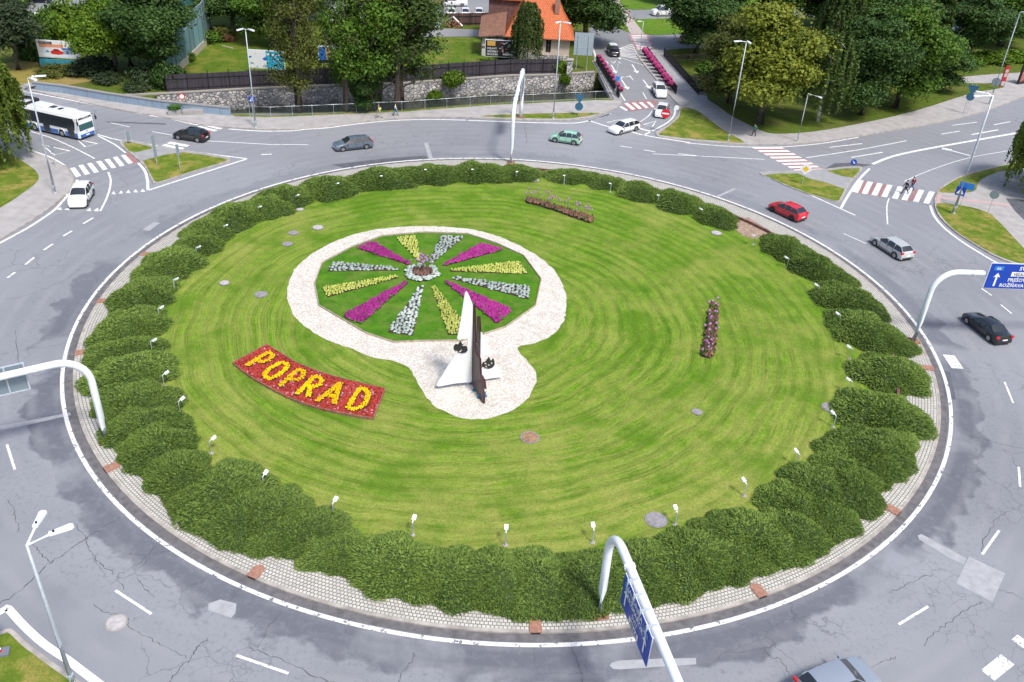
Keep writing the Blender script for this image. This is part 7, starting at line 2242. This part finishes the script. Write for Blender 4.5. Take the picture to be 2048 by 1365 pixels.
def mk_weep(seed, R_, z0, z1, nstr=420, per=34, leaf=.22, trunk=.18, bark=None, lean=(0, 0)):
    rs = np.random.RandomState(seed)
    a = rs.uniform(0, 6.283, nstr); u = rs.random(nstr)
    zt = z0 + (z1 - z0) * (.30 + .70 * u ** .8)
    rr_ = R_ * np.sin(np.pi * np.clip(.15 + .85 * (1 - (zt - z0) / (z1 - z0)), 0, .62)) * np.sqrt(rs.random(nstr)) ** .6
    L_ = (z1 - z0) * rs.uniform(.12, .42, nstr) * (.6 + .5 * rr_ / R_)
    ii = np.repeat(np.arange(nstr), per); s = rs.random(len(ii))
    x = (rr_ * np.cos(a))[ii] * (1 + .1 * np.sqrt(s)) + rs.normal(size=len(ii)) * .07
    y = (rr_ * np.sin(a))[ii] * (1 + .1 * np.sqrt(s)) + rs.normal(size=len(ii)) * .07
    z = zt[ii] + .3 * np.sin(s * 3) - L_[ii] * s
    P = np.stack([x + lean[0] * (z / z1), y + lean[1] * (z / z1), z], 1)
    nr = np.stack([np.cos(a)[ii], np.sin(a)[ii], .2 * np.ones(len(ii))], 1)
    lm = arr_mesh('foliage', quads(P, nr, leaf, rs, 1.9), MATS['leaf_birch'])
    m1 = MB(); pts = [(lean[0] * k / 8 + .12 * math.sin(k * 1.3 + seed), lean[1] * k / 8 + .1 * math.cos(k * 1.7), z1 * .93 * k / 8) for k in range(9)]
    m1.tube(pts, [trunk * (1.15 - k / 8) for k in range(9)], 8)
    r_ = random.Random(seed)
    for k in range(16):
        b = Vector(pts[r_.randint(3, 7)]); a_ = r_.uniform(0, 6.28); l_ = R_ * r_.uniform(.4, .8); m1.tube([b, b + Vector((math.cos(a_) * l_ * .6, math.sin(a_) * l_ * .6, l_ * .55)), b + Vector((math.cos(a_) * l_, math.sin(a_) * l_, l_ * .35))], [.06, .035, .012], 5, 0, False)
    o = m1.build('trunk', bark or BARKW, None, True); me = o.data; bpy.data.objects.remove(o)
    return lm, me


def mk_conifer(seed, R_=2.2, z1=14, pine=False):
    rs = np.random.RandomState(seed); n = 17000
    if not pine:
        u = rs.random(n) ** .7; a = rs.uniform(0, 6.283, n); z = .8 + (z1 - .8) * (1 - u)
        tier = .8 + .2 * np.sin(z * 5 + a * .5)
        r = R_ * u * np.sqrt(rs.random(n)) ** .5 * tier
        P = np.stack([r * np.cos(a), r * np.sin(a), z - r * .18], 1); nr = np.stack([np.cos(a), np.sin(a), .3 * np.ones(n)], 1)
        lm = arr_mesh('foliage', quads(P, nr, .24, rs, 2.2), MATS['leaf_fir'])
    else:
        P, nr = crown_pts(rand_lobes(seed, R_, z1 * .35, z1, 22), 330, 50, rs, .42, .3)
        lm = arr_mesh('foliage', quads(P, nr, .22, rs, 2.0), MATS['leaf_pine_and_shade'])
    m1 = limb_mb([((0, 0), (.5, .2, z1 * .93), .24)], seed)
    o = m1.build('trunk', BARK, None, True); me = o.data; bpy.data.objects.remove(o)
    return lm, me


m_leaf('leaf_mid', (.028, .070, .008), (.11, .21, .018), .6, .18, .9)
m_leaf('leaf_light', (.045, .10, .008), (.16, .27, .018), .6, .2, .9)
m_leaf('leaf_dark', (.020, .052, .012), (.070, .14, .024), .6, .12, .8)
m_leaf('leaf_yellow', (.055, .095, .010), (.25, .28, .028), .6, .2, .8)
m_leaf('leaf_olive', (.04, .055, .010), (.13, .15, .025), .6, .15, .9)
m_leaf('leaf_birch', (.035, .065, .014), (.10, .16, .03), .6, .2, .9)
m_leaf('leaf_willow', (.06, .10, .012), (.17, .25, .03), .6, .2, .9)
m_leaf('leaf_fir', (.020, .045, .008), (.07, .12, .015), .6, .1, .9)
m_leaf('leaf_pine_and_shade', (.016, .034, .016), (.055, .085, .03), .6, .1, .9)  # pine needles; also stands in for shade on the bushes under the maples
DEC = [lambda: mk_decid(101), lambda: mk_decid(102, 3.8, 1.6, 12), lambda: mk_decid(103, 4.2, 2.0, 12), lambda: mk_decid(104, 3.6, 1.4, 12, 850)]


def tree(label, base, R_, h, kind='dec', leaf=None, v=0, z=0, name='tree', group=None, cat='tree', rz=None, sx=None):
    q = G(*base, z) if len(base) == 2 else Vector(base)
    t = thing(name, label, cat, q, rz if rz is not None else rnd.uniform(0, 6), group)
    if kind == 'dec': lm, tm = variant(('dec', v), DEC[v]); s = (R_ / 4.0, R_ / 4.0, h / 12.0)
    elif kind == 'sparse': lm, tm = variant(('sp', v), lambda: mk_decid(200 + v, 3.6, 2.4, 15, 400 if v < 2 else 620, 30, .2, .42, [((0, 0), (.4, .2, 13), .3), ((.5, .2), (2.0, .6, 12), .24), ((-.4, .1), (-1.6, -.3, 11.5), .22)])); s = (R_ / 3.6, R_ / 3.6, h / 15.0)
    elif kind == 'weep': lm, tm = variant(('w', v), lambda: mk_weep(300 + v, 3.0, 1.2, 11)); s = (R_ / 3.0, R_ / 3.0, h / 11.0)
    elif kind == 'birch': lm, tm = variant(('b', v), lambda: mk_weep(330 + v, 2.4, 1.5, 12, 300, 30, .2, .17, None, (1.6, -.2))); s = (R_ / 2.4, R_ / 2.4, h / 12.0)
    elif kind == 'willow': lm, tm = variant(('wi', v), lambda: mk_weep(360 + v, 5.0, .8, 10, 900, 60, .2, .4, BARK)); s = (R_ / 5.0, R_ / 5.0, h / 10.0)
    elif kind == 'fir': lm, tm = variant(('f', v), lambda: mk_conifer(400 + v)); s = (R_ / 2.2, R_ / 2.2, h / 14.0)
    elif kind == 'pine': lm, tm = variant(('p', v), lambda: mk_conifer(430 + v, 2.8, 9, True)); s = (R_ / 2.8, R_ / 2.8, h / 9.0)
    for nm, me in (('crown', lm), ('trunk', tm)):
        o = bpy.data.objects.new(nm, me); COL.objects.link(o); o.parent = t; o.scale = s
        if nm == 'crown' and leaf:
            o.material_slots[0].link = 'OBJECT'; o.material_slots[0].material = MATS[leaf]
    return t


GB = 'trees beyond the river'; GPK = 'trees of the park'; GA = 'alders on the river bank'
# upper left
tree('scruffy dark pine at the upper left before the car park', (37, 140), 4.2, 9.5, 'pine', v=0, name='pine_tree')
tree('bright green maple left of the dark one, upper left', (232, 150), 5.0, 13, 'dec', 'leaf_light', 0, group=GB)
tree('big dark green maple before the windbreak fence', (318, 155), 6.6, 14, 'dec', 'leaf_dark', 1, group=GB)
tree('dark green tree between the two maples, upper left', (262, 132), 5.2, 12.5, 'dec', 'leaf_mid', 2, group=GB)
tree('dark tree at the top behind the windbreak fence, left of the alders', (470, 62), 6.5, 13, 'dec', 'leaf_dark', 2, group=GB)
tree('dense dark tree behind the pale patterned billboard', (545, 92), 5.8, 13.5, 'dec', 'leaf_mid', 3, group=GB)
tree('dense green tree behind the red crate at the top of the yard', (505, 55), 6.5, 12, 'dec', 'leaf_mid', 0, group=GB)
tree('dark tree at the very top edge left of the long building', (600, 40), 6.0, 13, 'dec', 'leaf_dark', 3, group=GB)
tree('yellowing thin alder, leftmost of the riverbank clump', (-31.0, 119.4, -.2), 4.4, 20, 'sparse', 'leaf_olive', 0, group=GA)
tree('slender leaning alder left of the wide multi stemmed one', (-24.9, 120.8, -.2), 3.8, 21, 'sparse', 'leaf_mid', 1, group=GA)
tree('wide multi stemmed alder behind the walking person in yellow', (-21.0, 122.0, -.2), 5.6, 22, 'sparse', 'leaf_mid', 2, group=GA)
tree('wide feathery alder, rightmost of the riverbank clump', (-17.8, 123.4, -.3), 7.2, 21, 'sparse', 'leaf_birch', 3, group=GA)
tree('low bushy alder between the riverbank trunks', (-22.6, 121.5, -.4), 3.0, 7.5, 'dec', 'leaf_dark', 3, group=GA)
tree('weeping birch before the orange roofed house', (-.4, 147.6, 0), 2.5, 10.5, 'weep', 'leaf_birch', 0, name='birch_tree')
tree('large dark tree right of the house', (1165, 88), 7.0, 13, 'dec', 'leaf_dark', 0, group=GB)
tree('dark tree at the top edge above the house, right side', (1120, 22), 7.5, 14, 'dec', 'leaf_mid', 1, group=GB)
tree('distant green tree at the top, behind the long building', (770, 5), 7.0, 12, 'dec', 'leaf_mid', 2, group=GB)
# right of the bridge
tree('dark spreading lime tree over the parked red car', (1391, 106), 7.2, 12.5, 'dec', 'leaf_dark', 2, group=GPK)
tree('golden yellow green maple, big one beside the park path', (1518, 250), 7.2, 16.2, 'dec', 'leaf_yellow', 0, group=GPK)
tree('golden green maple left behind the big golden one', (1458, 207), 5.8, 13, 'dec', 'leaf_olive', 1, group=GPK)
tree('birch with a white leaning trunk behind the low crossing lamp', (1634, 245), 3.6, 13.5, 'birch', 'leaf_birch', 0, name='birch_tree')
tree('weeping birch at the top between the golden and the dark trees', (1650, 178), 3.6, 17, 'weep', 'leaf_birch', 1, name='birch_tree')
tree('huge dark maple, left one over the park lawn', (1722, 232), 5.8, 14.5, 'dec', 'leaf_dark', 1, group=GPK)
tree('huge dark maple, front right one over the park lawn', (1790, 218), 6.6, 15, 'dec', 'leaf_mid', 2, group=GPK)
tree('dark tree with low leaves near the yield sign', (1862, 180), 5.6, 9.5, 'dec', 'leaf_dark', 3, group=GPK)
tree('dark tree behind the huge maples at the top', (1760, 150), 7.5, 15, 'dec', 'leaf_dark', 0, group=GPK)
tree('upper dark tree right of the golden maple', (1690, 140), 7.0, 15, 'dec', 'leaf_mid', 3, group=GPK)
tree('tall yellow green cypress like fir among the dark crowns', (1862, 150), 2.8, 16, 'fir', None, 0, name='fir_tree')
tree('dark tree at the top right over the far path', (1935, 118), 6.6, 12, 'dec', 'leaf_dark', 1, group=GPK)
tree('drooping dark tree in the top right corner', (2000, 92), 7.2, 13, 'dec', 'leaf_mid', 0, group=GPK)
tree('light green tree at the top right edge', (2045, 70), 6.0, 13, 'dec', 'leaf_light', 2, group=GPK)
tree('dark green tree at the top middle above the far crossing lawn', (1440, 30), 7.5, 13, 'dec', 'leaf_mid', 3, group=GPK)
tree('dark tree at the top behind the golden maple', (1540, 60), 7.5, 14, 'dec', 'leaf_dark', 1, group=GPK)
tree('distant dark tree at the top behind the birches', (1640, 60), 7.5, 14, 'dec', 'leaf_dark', 2, group=GPK)
tree('distant dark tree at the top left of the far lamp', (1350, 8), 6, 11, 'dec', 'leaf_dark', 0, group=GPK)
tree('dark far tree at the top above the maples', (1780, 60), 8, 14, 'dec', 'leaf_mid', 1, group=GPK)
tree('far dark tree at the top right above the fir', (1900, 40), 8, 14, 'dec', 'leaf_dark', 3, group=GPK)
# willows at the frame edges
tree('weeping willow hanging into the left edge over the bus', (-62.0, 94.5, 0), 6.0, 13.5, 'willow', 'leaf_willow', 0, name='willow_tree')
tree('weeping willow whose tips hang in at the right edge', (65.0, 104.8, 0), 5.4, 12.5, 'willow', 'leaf_willow', 0, name='willow_tree')


def bush(label, base, r, h, leaf, z=0, v=3, name='bush'):
    q = G(*base, z) if len(base) == 2 else Vector(base)
    t = thing(name, label, 'bush', q, rnd.uniform(0, 6))
    lm = variant(('bush', v), lambda: (arr_mesh('foliage', quads(*crown_pts([(0, 0, .45, .9, .9, .5), (.5, .2, .35, .5, .5, .4), (-.4, -.4, .35, .5, .6, .35)], 160, 22, np.random.RandomState(v), .12, .4), .13, np.random.RandomState(v)), MATS['leaf_mid']), None))[0]
    o = bpy.data.objects.new('foliage', lm); COL.objects.link(o); o.parent = t; o.scale = (r, r, h)
    o.material_slots[0].link = 'OBJECT'; o.material_slots[0].material = MATS[leaf]
    m1 = MB(); r_ = random.Random(int(q.x * 10))
    for k in range(5): a = r_.uniform(0, 6.28); m1.tube([(0, 0, 0), (math.cos(a) * r * .4, math.sin(a) * r * .4, h * .6)], [.04, .015], 5)
    m1.build('stems', BARK, t)
    return t


bush('round bright green bush growing out of the stone embankment wall', (-11.5, 138.2, -.6), 1.9, 2.2, 'leaf_light')
bush('young bush on the water line below the stone wall', (-14.2, 136.6, -2.6), 1.1, 1.5, 'leaf_light')
bush('climbing bush on the stone wall by the two headed lamp', (6.2, 144.6, -1.2), .9, 2.0, 'leaf_light')
bush('tall bush beside the stone pillar', (5.2, 145.8, .2), 1.2, 1.8, 'leaf_light')
bush('dark bush left of the car billboard', (66, 118), 2.6, 4.0, 'leaf_dark')
for i, (x, y, r, h, lf, lb) in enumerate([(98, 78, 3.0, 4.5, 'leaf_mid', 'light bush behind the left half of the car billboard'), (135, 72, 3.6, 5.5, 'leaf_light', 'tall light bush behind the right half of the car billboard'), (160, 150, 2.2, 1.2, 'leaf_pine_and_shade', 'dark bush under the maples, left one by the parapet'), (215, 164, 2.2, 1.3, 'leaf_pine_and_shade', 'dark bush under the maples, middle one by the parapet'), (275, 180, 2.0, 1.2, 'leaf_pine_and_shade', 'green bush just behind the middle of the parapet'), (115, 148, 2.8, 1.2, 'leaf_olive', 'brown green scrub below the car billboard'), (190, 145, 3.0, 2.4, 'leaf_pine_and_shade', 'dark scrub under the bright maple trunk'), (300, 166, 2.6, 2.6, 'leaf_pine_and_shade', 'dark bush at the trunk of the big maple'), (372, 122, 1.4, 1.8, 'leaf_mid', 'small round bush on the base of the windbreak fence'), (405, 84, 3.0, 2.2, 'leaf_mid', 'overgrown bush at the far end of the windbreak fence'), (440, 78, 3.0, 2.0, 'leaf_olive', 'olive bush beside the red crate'), (820, 120, 2.2, 2.0, 'leaf_mid', 'bush in the yard right of the portrait billboard'), (1015, 118, 2.0, 2.2, 'leaf_mid', 'bush at the foot of the birch before the house'),  # maple and parapet bushes: shade painted in with the darker pine leaf colour
                                             (340, 176, 2.2, 3.6, 'leaf_dark', 'dark bush at the left end of the wooden fence'), (14, 10, 5, 4, 'leaf_mid', 'green bush in the top left corner'), (1980, 125, 3.4, 1.8, 'leaf_light', 'light green bush on the bank above the bus stop'), (2030, 122, 3.4, 1.8, 'leaf_light', 'light green bush in the upper right edge bank'), (1930, 128, 3.0, 1.8, 'leaf_mid', 'mid green bush under the top right trees'), (1430, 150, 3.0, 2.0, 'leaf_mid', 'low green bush on the bank right of the footbridge')]):
    bush(lb, (x, y), r, h, lf)
